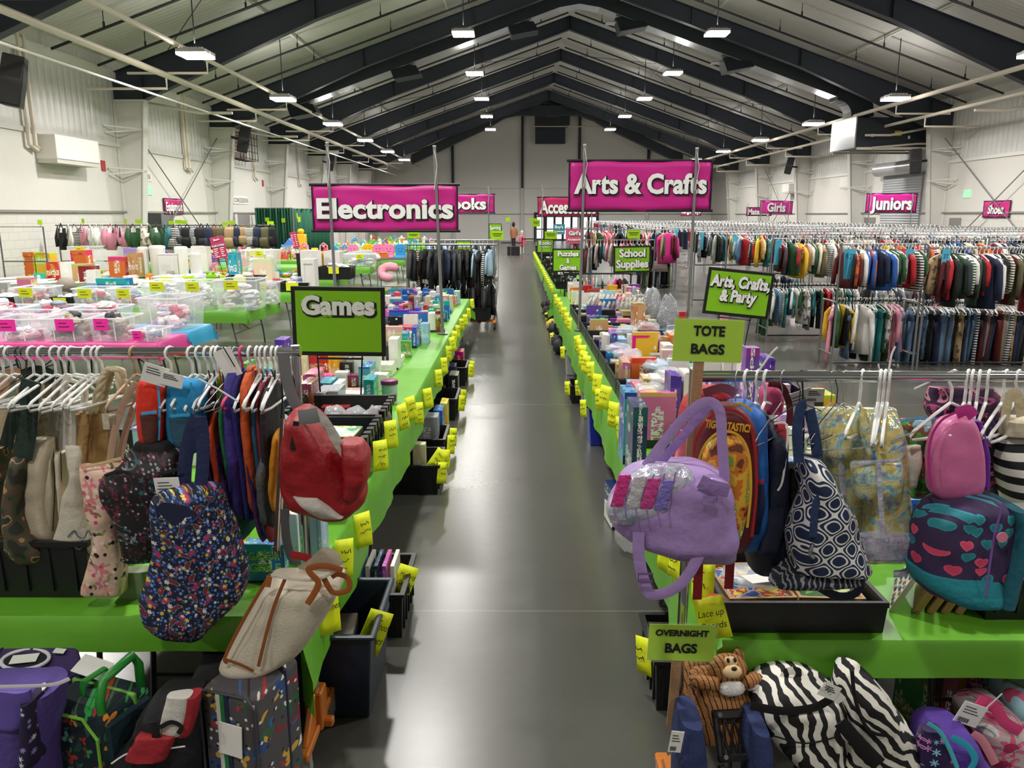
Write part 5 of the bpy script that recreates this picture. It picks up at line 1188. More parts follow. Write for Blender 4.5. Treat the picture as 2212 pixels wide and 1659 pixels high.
def pack_mesh(kind):
    g = G()
    if kind == 0:
        g.loft([se(.1, .05, 0, 12), se(.15, .09, -.05, 12), se(.165, .11, -.2, 12), se(.17, .12, -.34, 12), se(.14, .1, -.42, 12)])
        g.loft([se(.1, .03, -.2, 10, 0, -.11), se(.12, .045, -.28, 10, 0, -.115), se(.11, .04, -.38, 10, 0, -.11)])
    else:
        g.tube([(-.1, 0, -.02), (-.14, -.03, -.2), (-.1, -.06, -.36)], [.05, .06, .04], 8, flat=.5); g.tube([(.1, 0, -.02), (.13, -.03, -.18), (.06, -.05, -.34)], [.05, .055, .04], 8, flat=.5)
        g.loft([se(.14, .03, -.1, 10), se(.16, .05, -.25, 10), se(.1, .04, -.42, 10)])
    g.tube([(-.05, 0, -.01), (0, 0, .07), (.05, 0, -.01)], .012, 6)
    return gm('pack', g)
PK = [pack_mesh(0), pack_mesh(1)]
pr = random.Random(3); x = -2.65; i = 0
segc = [(-.9, ['black', 'black', 'charcoal', 'pink', 'white', 'navy', 'grey']), (.1, ['mint', 'pink', 'teal', 'white', 'green', 'cream']), (2.8, ['black', 'brown', 'navy', 'charcoal', 'black', 'olive', 'tan'])]
while x < 2.7:
    cols = next(c for e, c in segc if x <= e); c = pr.choice(cols); k = 1 if x < .1 else 0
    o = bpy.data.objects.new('baby_carrier' if k else 'backpack', PK[k]); COL.objects.link(o); o.location = (-8.9 + x, 20.4 - .02, 1.9); o.rotation_euler = (0, pr.uniform(-.1, .1), pr.uniform(-.7, .7)); s = pr.uniform(.95, 1.25); o.scale = (s, s, s * 1.1); o.color = hexc(CPAL[c])
    tag(o, '%s %s hanging on the left wall rack, %s from its left end' % (c, 'baby carrier' if k else 'backpack', ordn(i)), 'baby carrier' if k else 'backpack', 'carriers and backpacks on the left wall rack'); i += 1; x += pr.uniform(.14, .22)
# ---- sports goods along the left of the aisle, beyond the costume racks
for k, y in enumerate((20.4, 22.3)):
    folding_table(-1.5, -.75, y, y + 1.83, '%s sports table beyond the costume racks' % ORD[k]); cloth(-1.52, -.72, y - .02, y + 1.88, (.1, .45, .2 if k == 0 else 0, 0), GREENC, '%s lime cloth on the sports tables beyond the costume racks' % ORD[k], 90 + k)
sg = random.Random(8)
for k in range(9):
    c = ['#e8702a', '#c9e04a', '#232326', '#d94f9a', '#3f7fd0', '#f0f0ec'][k % 6]; y = 20.6 + k * .4
    tag(mk('sports_ball' if k % 2 else 'sports_helmet', G().blob((0, 0, .11), (.11, .11, .11), 14, 9) if k % 2 else G().blob((0, 0, .1), (.13, .15, .12), 14, 8).tube([(-.1, -.14, .08), (0, -.19, .07), (.1, -.14, .08)], .015, 6), M(c, .4), loc=(-1.0 + sg.uniform(-.3, .15), y, BZ), smooth=True), '%s %s on the sports tables, %s from the near end' % (['orange', 'lime', 'black', 'pink', 'blue', 'white'][k % 6], 'ball' if k % 2 else 'helmet', ordn(k)), 'sports goods')
# ---- dressed display mannequins near the far doors
def mannequin(x, y, base, s, coat, hat, legs, lab, cc):
    o = empty('display_mannequin', (x, y, base), (0, 0, .5), lab, 'mannequin'); o.scale = (s, s, s)
    b = G()
    for q in (-1, 1): b.tube([(q * .06, 0, .03), (q * .07, 0, .3), (q * .075, 0, .58)], [.045, .055, .08], 10); b.blob((q * .06, -.04, .03), (.045, .1, .03), 8, 6)
    b.loft([se(.13, .09, .55, 12), se(.14, .1, .65, 12), se(.12, .09, .8, 12), se(.15, .1, .95, 12), se(.06, .06, 1.05, 12), se(.045, .045, 1.1, 12)]); b.blob((0, 0, 1.2), (.085, .1, .12), 12, 9); b.blob((0, -.1, 1.19), (.015, .02, .02), 6, 5)
    mk('body', b, legs, o, smooth=True, auto=60)
    c = G().loft([se(.18, .13, .45, 14), se(.19, .14, .6, 14), se(.17, .12, .8, 14), se(.18, .12, .97, 14), se(.09, .09, 1.07, 14)])
    for q in (-1, 1): c.tube([(q * .15, 0, .99), (q * .22, -.01, .82), (q * .22, -.05, .6)], [.06, .062, .05], 10)
    mk('coat', c, coat, o, smooth=True, auto=60)
    mk('beanie', G().blob((0, .0, 1.25), (.1, .11, .1), 12, 8).blob((0, 0, 1.36), (.035, .035, .03), 8, 6), hat, o, smooth=True)
    return o
bx('display_box', (-.42, 44.6, 0), (.28, 45.4, .5), M('#121214', .45), 'black box that the tan coated mannequin stands on', 'box', bevel=.02)
mannequin(-.07, 45, .502, .98, M('#b5795a', .8, bump=.4, bs=20), M('#5a1c28', .8), M('#1d1c1e', .6), 'child mannequin in a tan coat and dark red beanie standing on a black box', '')
mannequin(.42, 47, 0, .98, M('#d9707e', .8), M('#e8c9c9', .8), M('#e6e2dc', .6), 'child mannequin in pink clothes behind the barrier post', '')
bp_ = empty('barrier_post', (.42, 45.9, 0), label='black belt barrier post in the middle of the aisle end', cat='barrier')
mk('foot', G().rev([(.17, 0), (.17, .02), (.04, .05)], 18), POLEM, bp_); mk('post', G().cyl((0, 0, .04), (0, 0, .95), .03, n=12), BLK, bp_); mk('belt', G().box((0, -.003, .84), (1.6, .003, .9)).box((-1.2, -.003, .62), (0, .003, .68)), BLK, bp_)
mk('rack_frame', G().tube([(-1.3, 40, 0), (-1.3, 40, 1.8), (-.2, 40, 1.8), (-.2, 40, 0)], .016, 8).cyl((-1.3, 39.7, .02), (-1.3, 40.3, .02), .016, n=6).cyl((-.2, 39.7, .02), (-.2, 40.3, .02), .016, n=6), POLD)
tag(bpy.data.objects['rack_frame'], 'bare rack frame before the far wall, left of the aisle', 'clothes rack')
print('GARMENTS', GARMENTS[0])
# ================================================================== FOREGROUND: BAG RACKS
# ---- patterned cloths
def pm(name, rough=.8, bump=.25, bs=30, **kw):
    m, nt, b = newmat(name); tc = nd(nt, 'ShaderNodeTexCoord'); sep = nd(nt, 'ShaderNodeSeparateXYZ'); nt.links.new(tc.outputs['Object'], sep.inputs[0])
    b.inputs['Roughness'].default_value = rough
    no = nd(nt, 'ShaderNodeTexNoise', i_Scale=float(bs), i_Detail=4.0); nt.links.new(tc.outputs['Object'], no.inputs[0])
    bp = nd(nt, 'ShaderNodeBump', i_Strength=bump, i_Distance=.01); nt.links.new(no.outputs['Fac'], bp.inputs['Height']); nt.links.new(bp.outputs[0], b.inputs['Normal'])
    return m, nt, b, tc, sep
def motif(nt, sep, scale, shape, t, pal, rnd=1.0, off=0.0, k=5, ring=False):
    """scattered motifs: returns (mask, colour)"""
    cb = nd(nt, 'ShaderNodeCombineXYZ'); fx_ = lambda o: fx(nt, 'ADD', fx(nt, 'MULTIPLY', o, scale), 20 + off)
    nt.links.new(fx_(fx(nt, 'ADD', sep.outputs[0], fx(nt, 'MULTIPLY', sep.outputs[1], .7))), cb.inputs[0]); nt.links.new(fx_(sep.outputs[2]), cb.inputs[1])
    vo = nd(nt, 'ShaderNodeTexVoronoi', voronoi_dimensions='2D', i_Scale=1.0, i_Randomness=rnd); nt.links.new(cb.outputs[0], vo.inputs['Vector'])
    sb = nd(nt, 'ShaderNodeVectorMath', operation='SUBTRACT'); nt.links.new(cb.outputs[0], sb.inputs[0]); nt.links.new(vo.outputs['Position'], sb.inputs[1])
    s2 = nd(nt, 'ShaderNodeSeparateXYZ'); nt.links.new(sb.outputs[0], s2.inputs[0]); x, y = s2.outputs[0], s2.outputs[1]
    sc = nd(nt, 'ShaderNodeSeparateColor'); nt.links.new(vo.outputs['Color'], sc.inputs[0])
    r = fx(nt, 'SQRT', fx(nt, 'ADD', fx(nt, 'MULTIPLY', x, x), fx(nt, 'MULTIPLY', y, y)))
    if shape == 'heart':
        ax = fx(nt, 'ABSOLUTE', x); yy = fx(nt, 'SUBTRACT', fx(nt, 'MULTIPLY', y, 1.15), fx(nt, 'MULTIPLY', fx(nt, 'SQRT', ax), .38))
        r = fx(nt, 'SQRT', fx(nt, 'ADD', fx(nt, 'MULTIPLY', x, x), fx(nt, 'MULTIPLY', yy, yy))); lim = t
    elif shape in ('flower', 'star'):
        th = fx(nt, 'ADD', fx(nt, 'ARCTAN2', y, x), fx(nt, 'MULTIPLY', sc.outputs[1], 6.0 if shape == 'star' else 3.0)); a = .28 if shape == 'flower' else .38
        lim = fx(nt, 'MULTIPLY', fx(nt, 'ADD', 1 - a, fx(nt, 'MULTIPLY', fx(nt, 'COSINE', fx(nt, 'MULTIPLY', th, float(k))), a)), t)
        lim = fx(nt, 'MULTIPLY', lim, fx(nt, 'ADD', .6, fx(nt, 'MULTIPLY', sc.outputs[2], .5)))
    elif shape == 'leaf':
        an = fx(nt, 'MULTIPLY', sc.outputs[1], 6.28); ca, sa = fx(nt, 'COSINE', an), fx(nt, 'SINE', an)
        u = fx(nt, 'ADD', fx(nt, 'MULTIPLY', x, ca), fx(nt, 'MULTIPLY', y, sa)); v = fx(nt, 'SUBTRACT', fx(nt, 'MULTIPLY', y, ca), fx(nt, 'MULTIPLY', x, sa))
        v = fx(nt, 'ADD', v, fx(nt, 'MULTIPLY', fx(nt, 'MULTIPLY', u, u), .9)); v = fx(nt, 'MULTIPLY', v, 2.6)
        r = fx(nt, 'SQRT', fx(nt, 'ADD', fx(nt, 'MULTIPLY', u, u), fx(nt, 'MULTIPLY', v, v))); lim = t
    else: lim = t
    mask = fx(nt, 'LESS_THAN', r, lim)
    if ring: mask = fx(nt, 'MULTIPLY', mask, fx(nt, 'GREATER_THAN', r, fx(nt, 'MULTIPLY', lim, ring) if not isinstance(lim, float) else lim * ring))
    cr = ramp(nt, sc.outputs[0], [(i / len(pal), c) for i, c in enumerate(pal)])
    return mask, cr.outputs[0]
def scatter(name, bg, layers, **kw):
    m, nt, b, tc, sep = pm(name, **kw); c = bg
    for L in layers:
        mk_, col = motif(nt, sep, *L[:4], **(L[4] if len(L) > 4 else {})); c = mixc(nt, mk_, c, col)
    nt.links.new(c, b.inputs['Base Color']); return m
NAVYFL = scatter('navy_floral', '#10152e', [(64, 'flower', .42, ['#5f8fd8', '#3f6bbd', '#7fa5e0', '#28407f'], dict(k=5)), (19, 'leaf', .46, ['#8d8a5a', '#5b6a8f', '#9a8f6a'], dict(ring=.82)), (19, 'leaf', .3, ['#7d1f3a', '#b02a58', '#6a2040']), (34, 'flower', .3, ['#e6d04a', '#eceae4', '#c62b5c', '#10152e', '#e9e6df', '#d9b93a', '#10152e'], dict(off=5, k=6)), (34, 'flower', .1, ['#d0a030', '#e8c33c'], dict(off=5))], rough=.85)
PINKFL = scatter('pink_floral', '#e3c0ae', [(15, 'flower', .5, ['#d9808a', '#e0a196', '#e7c9a8', '#c75f72'], dict(k=5)), (24, 'leaf', .34, ['#7d8a4a', '#a8a76a', '#e3c0ae', '#5f6b3a'], dict(off=3)), (30, 'dot', .22, ['#2a1c1e', '#e3c0ae', '#d05070', '#e3c0ae', '#f0dcc8'], dict(off=9))])
BLKPAI = scatter('black_paisley', '#0d0d10', [(13, 'leaf', .5, ['#4c1626', '#2f4146', '#5a5d62', '#3c1a2c'], dict(ring=.72)), (26, 'flower', .36, ['#6d1f33', '#8a8f93', '#2c5d62', '#0d0d10', '#5a2440'], dict(off=4)), (60, 'dot', .25, ['#9aa0a6', '#0d0d10', '#0d0d10', '#73303f'], dict(off=2))], rough=.6)
PURPAI = scatter('plum_paisley', '#33203c', [(16, 'leaf', .5, ['#b3487c', '#8c2f4f', '#d98fa8', '#5b3c7e'], dict(ring=.6)), (30, 'flower', .4, ['#c9577f', '#e8a8b0', '#33203c', '#6a2a55'], dict(off=3))])
HEARTS = scatter('heart_print', '#39284f', [(21, 'heart', .36, ['#2f9aa5', '#d64a6d', '#39284f', '#e05a78', '#2d8f9c'], dict(rnd=.75)), (21, 'heart', .26, ['#24808c', '#c93a60', '#39284f', '#d94a6c', '#277f8b'], dict(rnd=.75))])
STARS = scatter('star_print', '#b9c8cc', [(11, 'flower', .6, ['#d8d6a8', '#c9b4c9', '#9fbcc9', '#e3e0d8'], dict(k=4)), (21, 'star', .62, ['#2d8088', '#8d2f52', '#3b3550', '#2f9aa0', '#54404f'], dict(rnd=.6, off=3))], rough=.5)
DINO = scatter('dinosaur_print', '#13262c', [(16, 'leaf', .42, ['#3c5f4a', '#28483c', '#5b5a34', '#13262c'], dict(off=2)), (17, 'star', .46, ['#2f9b4a', '#e08a2e', '#13262c', '#7fb8c0', '#b03a28', '#3aa85a'], dict(rnd=.9, k=3)), (26, 'leaf', .3, ['#2f8b45', '#13262c', '#7a2c22', '#13262c', '#356b5a'], dict(off=7))])
COMIC = scatter('grey_print', '#4b484b', [(11, 'star', .5, ['#8f2330', '#2a4a80', '#4b484b', '#c9a33a', '#2f5f3f', '#4b484b'], dict(rnd=.9, k=3)), (19, 'leaf', .36, ['#b02a35', '#355f9f', '#4b484b', '#e3dfd8', '#4b484b', '#caa53c'], dict(off=4)), (34, 'dot', .2, ['#d9d6cf', '#4b484b', '#4b484b', '#28242a'], dict(off=8))])
PINKLUG = scatter('pink_grey_floral', '#c9b9b8', [(10, 'flower', .6, ['#d9638a', '#b8bfc0', '#e8a0b4', '#9fb0ae'], dict(k=7)), (10, 'dot', .22, ['#b02a55', '#e6e0dc', '#c94a72'], {}), (30, 'leaf', .3, ['#e39ab2', '#c9b9b8', '#8fa6a2'], dict(off=5))])
SNOW = scatter('purple_snow', '#2d1a4c', [(28, 'star', .4, ['#c9a8e0', '#2d1a4c', '#8fd0e8', '#2d1a4c', '#d98fc9'], dict(k=6))], rough=.45)
LTBLUE = scatter('pale_blue_print', '#9fc9d6', [(10, 'leaf', .3, ['#7d8f4a', '#9fc9d6', '#c95a7a', '#9fc9d6'], {})])
def thr(name, a, b_, kind, scale, dist=0, lim=.5, rot=0, detail=2.0, **kw):
    m, nt, b, tc, sep = pm(name, **kw); mp = nd(nt, 'ShaderNodeMapping'); mp.inputs['Rotation'].default_value = (0, rot, 0); nt.links.new(tc.outputs['Object'], mp.inputs[0])
    if kind == 'wave':
        w = nd(nt, 'ShaderNodeTexWave', bands_direction='X', i_Scale=float(scale), i_Distortion=float(dist), i_Detail=detail); w.inputs['Detail Scale'].default_value = 1.2; nt.links.new(mp.outputs[0], w.inputs[0]); f = w.outputs['Fac']
    else:
        w = nd(nt, 'ShaderNodeTexNoise', i_Scale=float(scale), i_Detail=detail); nt.links.new(mp.outputs[0], w.inputs[0]); f = w.outputs['Fac']
    nt.links.new(mixc(nt, fx(nt, 'GREATER_THAN', f, lim), a, b_) if not isinstance(b_, list) else ramp(nt, f, b_).outputs[0], b.inputs['Base Color']); return m
ZEBRA = thr('zebra_print', '#e8e4da', '#121214', 'wave', 7.5, 6.5, .52, .35)
TIGER = thr('tiger_plush', '#a8713c', '#1a1310', 'wave', 16, 2.5, .9, .2, bump=.6, bs=120)
CAMO = thr('camouflage', '', [(0, '#2b2a22'), (.43, '#3f4a34'), (.5, '#5b4634'), (.58, '#a08a66'), (.62, '#2f3a2c')], 'noise', 14, detail=1.0)
STRIPE = thr('black_white_stripe', '#e9e6de', '#16161a', 'wave', 6.2, 0, .5, PI / 2)
def quat():
    m, nt, b, tc, sep = pm('navy_quatrefoil'); k = 82.0
    f = fx(nt, 'ADD', fx(nt, 'COSINE', fx(nt, 'MULTIPLY', fx(nt, 'ADD', sep.outputs[0], fx(nt, 'MULTIPLY', sep.outputs[1], .8)), k)), fx(nt, 'COSINE', fx(nt, 'MULTIPLY', sep.outputs[2], k)))
    a = fx(nt, 'ABSOLUTE', f)
    mk_ = fx(nt, 'MAXIMUM', fx(nt, 'LESS_THAN', a, .2), fx(nt, 'LESS_THAN', fx(nt, 'ABSOLUTE', fx(nt, 'SUBTRACT', a, .95)), .22))
    nt.links.new(mixc(nt, mk_, '#1b2a4a', '#e6e4de'), b.inputs['Base Color']); return m
QUAT = quat()
def holo(name, stops, alpha, rough=.16):
    m, nt, b, tc, sep = pm(name, rough, 1.0, 24); no = nd(nt, 'ShaderNodeTexNoise', i_Scale=16.0, i_Detail=4.0, i_Distortion=2.0); nt.links.new(tc.outputs['Object'], no.inputs[0])
    nt.links.new(ramp(nt, no.outputs['Fac'], stops, 'LINEAR').outputs[0], b.inputs['Base Color']); b.inputs['Metallic'].default_value = .4; b.inputs['Alpha'].default_value = alpha; b.inputs['Thin Film Thickness'].default_value = 420.0
    return m
HOLO = holo('holographic_film', [(.3, '#9f8fd8'), (.4, '#a9dfe2'), (.48, '#f6f2cf'), (.56, '#f7e06a'), (.64, '#e9e4c9'), (.74, '#c9b6ea')], .9, .1)
HOLOS = holo('silver_lilac_film', [(.3, '#b9a9d0'), (.5, '#dcd9ea'), (.7, '#a9c9d9')], 1.0)
def fab(h, rough=.85, **k): return M(h, rough, bump=.35, bs=40, var=.05, **k)
# ---- soft bag bodies measured from the photograph on the plane y = Y, with their own depth
def bag(name, rows, Y, depth, mat, label=None, cat=None, parent=None, ex=.62, wr=.007, n=30, seed=1, sub=4, group=None, flatback=False, mats=None, base=None, fr=7.0):
    pts = []
    for r in rows:
        yy_ = Y + (r[4] if len(r) > 4 else 0); a, b_ = aY(r[1], r[0], yy_), aY(r[2], r[0], yy_); pts.append((Vector(((a.x + b_.x) / 2, yy_, a.z)), (b_.x - a.x) / 2, depth / 2 * (r[3] if len(r) > 3 else 1)))
    if base is not None: pts.append((Vector((pts[-1][0].x, pts[-1][0].y, base)), pts[-1][1], pts[-1][2]))
    org = pts[0][0].copy() if parent is None else parent.matrix_basis.translation
    def cr(p0, p1, p2, p3, t): return .5 * ((2 * p1) + (p2 - p0) * t + (2 * p0 - 5 * p1 + 4 * p2 - p3) * t * t + (3 * p1 - p0 - 3 * p2 + p3) * t ** 3)
    P = []
    for i in range(len(pts) - 1):
        q = [pts[max(0, i - 1)], pts[i], pts[i + 1], pts[min(len(pts) - 1, i + 2)]]
        for k in range(sub):
            t = k / sub; P.append((cr(q[0][0], q[1][0], q[2][0], q[3][0], t), max(.004, cr(q[0][1], q[1][1], q[2][1], q[3][1], t)), max(.004, cr(q[0][2], q[1][2], q[2][2], q[3][2], t))))
    P.append(pts[-1])
    c0, a0, b0 = P[0]; c1, a1, b1 = P[-1]
    P = [(c0, a0 * .9, b0 * .6)] + P + [(c1 + Vector((0, 0, -.004)), a1 * .9, b1 * .6)]
    rings = []
    for c, a, b_ in P:
        ring = []
        for j in range(n):
            t = 2 * PI * j / n; ct, st = math.cos(t), math.sin(t)
            p = Vector((a * math.copysign(abs(ct) ** ex, ct), b_ * math.copysign(abs(st) ** ex, st), 0)) + c - org
            d = noise.noise(Vector((p.x * fr, p.y * fr * .6, p.z * fr * .55)) + Vector((seed * 3.7, seed, seed * 1.9))) + .5 * noise.noise(p * fr * 2.6 + Vector((seed, 0, 5)))
            ring.append(p + Vector((ct * .4, st, 0)) * d * wr * 2)
        rings.append(ring)
    o = mk(name, G().loft(rings), mats or mat, parent, loc=org if parent is None else (0, 0, 0), smooth=True, auto=70)
    if label: tag(o, label, cat, group)
    return o
def pt(o, p, Y):
    v = aY(p[0], p[1], p[2] if len(p) > 2 else Y); return v - o.matrix_basis.translation if o is not None else v
def rib(o, name, pts, Y, w, mat, th=.12, smooth=True, n=8):
    """flat strap through photographed points"""
    P = [pt(o, p, Y) for p in pts]
    if len(P) > 2:
        Q = []
        for i in range(len(P) - 1):
            a, b_, c, d = P[max(0, i - 1)], P[i], P[i + 1], P[min(len(P) - 1, i + 2)]
            for k in range(4): t = k / 4; Q.append(.5 * ((2 * b_) + (c - a) * t + (2 * a - 5 * b_ + 4 * c - d) * t * t + (3 * b_ - a - 3 * c + d) * t ** 3))
        P = Q + [P[-1]]
    return mk(name, G().tube(P, w / 2, n, flat=th, up=(0, 1, 0)), mat, o, smooth=True, auto=60)
def cord(o, name, pts, Y, r, mat): return rib(o, name, pts, Y, r * 2, mat, 1.0, n=6)
TAGW = M('#e9e8e3', .6)
def price_tag(o, px, py, w, h, Y, ang=0, bars=True, yaw=0):
    p = pt(o, (px, py), Y); t = mk('price_tag', G().box((-w / 2, -.001, -h), (w / 2, .001, 0)), TAGW, o, loc=p, rot=(.1, ang, yaw))
    g = G()
    for k in range(3): g.box((-w * .36, -.002, -h * (.2 + k * .13) - .0015), (w * (.1 + .1 * k), -.001, -h * (.2 + k * .13) + .0015))
    if bars:
        for k in range(9): g.box((-w * .38 + k * w * .055, -.002, -h * .92), (-w * .38 + k * w * .055 + w * (.02 + .015 * (k % 2)), -.001, -h * .72))
    mk('tag_print', g, M('#4a4a4c', .6), t); return t
# ---- chrome racks
CHROME = M('#b9bcc0', .12, 1.0)
def bag_rack(x0, x1, y, z, post_x, lab, base_dir=1):
    o = empty('bag_rack', (post_x, y, 0), label=lab, cat='rack')
    mk('hanging_bar', G().cyl((x0 - post_x, 0, z), (x1 - post_x, 0, z), .0185, n=18), CHROME, o, smooth=True, auto=50)
    for x in (post_x, x1 if abs(x1 - post_x) > .3 else x0):
        mk('upright', G().cyl((x - post_x, 0, .16), (x - post_x, 0, z + .025), .0165, n=16), CHROME, o, smooth=True, auto=50)
        b = G().box((-.035, -.045, .13), (.035, .045, .3)).box((-.025, -.24, .13), (.025, .24, .165)); b.prism([(-.045, .3), (.045, .3), (.2, .165), (-.2, .165)], lambda u, v: (-.012, u, v), (.024, 0, 0))
        b.box((-.02, -.02, .13), (.07, .02, .165))
        mk('base', b, ORG, o, loc=(x - post_x, 0, 0), bevel=.006)
        for t in (-.2, .2): mk('caster', G().cyl((-.016, t, .055), (.016, t, .055), .055, n=18).box((-.024, t - .02, .05), (.024, t + .02, .13)), M('#8c8d8b', .5), o, loc=(x - post_x, 0, 0))
    return o
LBY, LBZ, RBY, RBZ = 2.9, 1.70, 2.45, 1.70
bag_rack(-2.7, -.8, LBY, LBZ, -.82, 'chrome bag rack with an orange base in front of the left tables')
bag_rack(.57, 2.6, RBY, RBZ, .57, 'chrome bag rack in front of the right tables', 1)
# ---- hangers
def fore_hanger(w, r):
    g = G(); g.tube([(0, 0, -.045), (0, 0, -.005), (-.004, 0, .005)] + [(.024 * math.cos(a), 0, .036 + .024 * math.sin(a)) for a in (3.5, 2.8, 2.1, 1.5, .8, .1, -.5)], r * .9, 8)
    g.tube([(0, 0, -.045), (w * .4, 0, -.075), (w * .9, 0, -.115), (w, 0, -.13), (w * .97, 0, -.145), (w * .6, 0, -.15), (-w * .6, 0, -.15), (-w * .97, 0, -.145), (-w, 0, -.13), (-w * .9, 0, -.115), (-w * .4, 0, -.075)], r, 8, closed=True)
    return g
HGW = M('#efefec', .3); hm = {'white plastic': (fore_hanger(.185, .0055), HGW), 'pink plastic': (fore_hanger(.185, .0055), M('#d82f74', .35)), 'tan plastic': (fore_hanger(.185, .0055), M('#b89a78', .4)), 'black wire': (fore_hanger(.2, .0018), HANGK), 'metal wire': (fore_hanger(.2, .0018), M('#b9bcbf', .3, .8))}
for k, (g, m_) in list(hm.items()):
    me = mesh('hanger', g, [m_]); me.polygons.foreach_set('use_smooth', [True] * len(g.f)); hm[k] = me
def place_hangers(lst, y, z, where):
    cn = {}; add = .18 if where == 'left' else 0
    for px, kind, rz, ty in lst:
        n_ = cn.get(kind, 0); cn[kind] = n_ + 1
        o = bpy.data.objects.new('clothes_hanger', hm[kind]); COL.objects.link(o); x = aY(px, 775 if y > 2.7 else 815, y).x
        o.location = (x, y, z - .036 - (.004 if 'plastic' in kind else .004)); o.rotation_euler = (0, ty, rz + add)
        tag(o, '%s hanger, %s such from the left on the %s bag rack' % (kind, ordn(n_), where), 'hanger', 'hangers on the %s bag rack' % where)
WP = 'white plastic'
place_hangers([(-8, WP, 1.2, 0), (5, WP, 1.25, .1), (22, WP, 1.2, -.06), (42, 'black wire', 1.3, 0), (56, 'black wire', 1.1, .05), (70, WP, 1.15, .05), (92, WP, 1.2, 0), (118, WP, 1.1, .08), (138, WP, 1.15, 0), (156, WP, 1.15, -.05), (190, WP, 1.1, 0), (206, WP, 1.2, .05), (219, WP, 1.15, 0), (289, 'tan plastic', 1.25, 0), (368, WP, 1.0, 0), (414, WP, 1.1, 0), (430, WP, 1.2, .05), (448, WP, 1.25, -.04), (462, WP, 1.3, 0), (470, WP, 1.35, .06), (498, 'metal wire', 1.2, 0), (508, 'metal wire', 1.3, 0), (523, 'pink plastic', 1.3, .05), (541, WP, 1.35, 0), (556, WP, 1.4, 0), (566, WP, 1.3, .04), (577, WP, 1.35, 0), (590, WP, 1.4, -.04), (600, WP, 1.35, 0)], LBY, LBZ, 'left')
place_hangers([(1592, 'metal wire', 1.1, 0), (1612, WP, 1.0, 0), (1637, WP, .95, .1), (1655, WP, 1.0, -.1), (1692, 'metal wire', .9, 0), (1731, 'black wire', .5, 0), (1800, 'metal wire', .7, 0), (1812, 'black wire', .8, 0), (1826, 'metal wire', .75, 0), (1862, WP, 1.0, .15), (1902, WP, 1.1, 0), (1912, WP, 1.05, 0), (1922, WP, 1.1, 0), (2060, WP, .5, 0), (2090, WP, .9, .1), (2101, WP, .95, 0), (2116, WP, 1.0, -.1), (2136, WP, .9, 0), (2172, WP, .8, .12), (2200, WP, .7, 0)], RBY, RBZ, 'right')
# ---- LEFT RACK BAGS
BEI = M('#c9bda4', .5, bump=.25, bs=180); CANV = fab('#cfc8b8'); TAN = M('#8a4d24', .45); NVY = fab('#1f2750')
o = bag('tote_bag', [(872, -70, 34), (900, -70, 33), (985, -70, 26)], 3.02, .08, fab('#c9b493'), 'tan canvas bag half cut off at the left edge of the left rack', 'bag'); rib(o, 'strap', [(-10, 872), (15, 815), (45, 812), (50, 850)], 2.98, .05, M('#d3a07c', .6))
o = bag('duffel_bag', [(960, -70, 22), (1040, -70, 24), (1120, -70, 16), (1185, -70, -4)], 2.96, .16, CAMO, 'dark camouflage bag cut off at the left picture edge', 'bag'); rib(o, 'strap', [(12, 965), (30, 900), (52, 862)], 2.9, .05, fab('#23302a'))
o = bag('backpack', [(806, 50, 116), (835, 48, 120), (900, 60, 110), (950, 72, 108)], 3.02, .12, fab('#6a604e'), 'olive brown backpack behind the camouflage sling bag', 'bag'); rib(o, 'top_panel', [(52, 815), (85, 806), (118, 818)], 2.94, .06, fab('#26302a'))
o = bag('sling_bag', [(986, 30, 64, .7), (1010, 28, 63), (1060, 22, 56), (1110, 17, 56), (1150, 16, 72), (1185, 20, 98), (1212, 40, 92, .6)], 2.84, .12, CAMO, 'camouflage sling bag with a wide dark green strap', 'bag')
rib(o, 'strap', [(48, 990), (58, 930), (62, 860), (68, 822)], 2.82, .075, fab('#22332b'))
o = bag('tote_bag', [(946, 68, 115, .6), (985, 66, 113), (1030, 70, 108), (1070, 58, 105), (1110, 55, 108), (1150, 76, 118), (1178, 104, 118, .5)], 2.88, .1, BEI, 'smooth beige leather tote bag, leftmost of the two beige ones', 'bag')
rib(o, 'handle', [(72, 948), (82, 880), (92, 830)], 2.88, .02, M('#b3a68d', .5)); rib(o, 'handle', [(112, 948), (122, 880), (130, 815)], 2.92, .03, M('#4a4640', .5))
for k, (a, b_) in enumerate(((108, 124), (123, 142))):
    o = bag('tote_bag', [(972 + 4 * k, a, b_, .8), (1010, a + 6, b_), (1070, a + (0 if k == 0 else 14), b_ + 5), (1150, a - 2 + 18 * k, b_ - 2 + 6 * k, .8)], 2.9 - .01 * k, .09, BEI, '%s narrow beige tote seen edge on, between the leather tote and the wave tote' % ('left' if k == 0 else 'right'), 'bag')
    rib(o, 'handle', [(a + 4, 974), (a + 6, 900), (a + 16, 825)], 2.91, .03, M('#8f897c', .5)); rib(o, 'edge_seam', [(a + 8, 976), (a + 10, 1060), (a + 6, 1148)], 2.855, .004, BLK)
o = bag('tote_bag', [(962, 139, 178, .5), (1000, 148, 178), (1030, 158, 176), (1075, 140, 182), (1130, 126, 195), (1180, 112, 212), (1196, 108, 216, .4)], 2.84, .06, CANV, 'cream canvas tote with teal wave lines', 'bag', wr=.009)
for dy, x0 in ((0, 146), (24, 138)): cord(o, 'wave_print', [(x0, 1160 + dy), (x0 + 14, 1146 + dy), (x0 + 22, 1158 + dy), (x0 + 36, 1162 + dy), (x0 + 44, 1146 + dy), (x0 + 52, 1158 + dy)], 2.802, .0022, M('#3f7176', .7))
rib(o, 'handle', [(150, 965), (146, 900), (138, 840), (148, 812)], 2.86, .028, CANV); rib(o, 'handle', [(172, 965), (176, 900), (184, 850), (176, 818)], 2.88, .028, CANV)
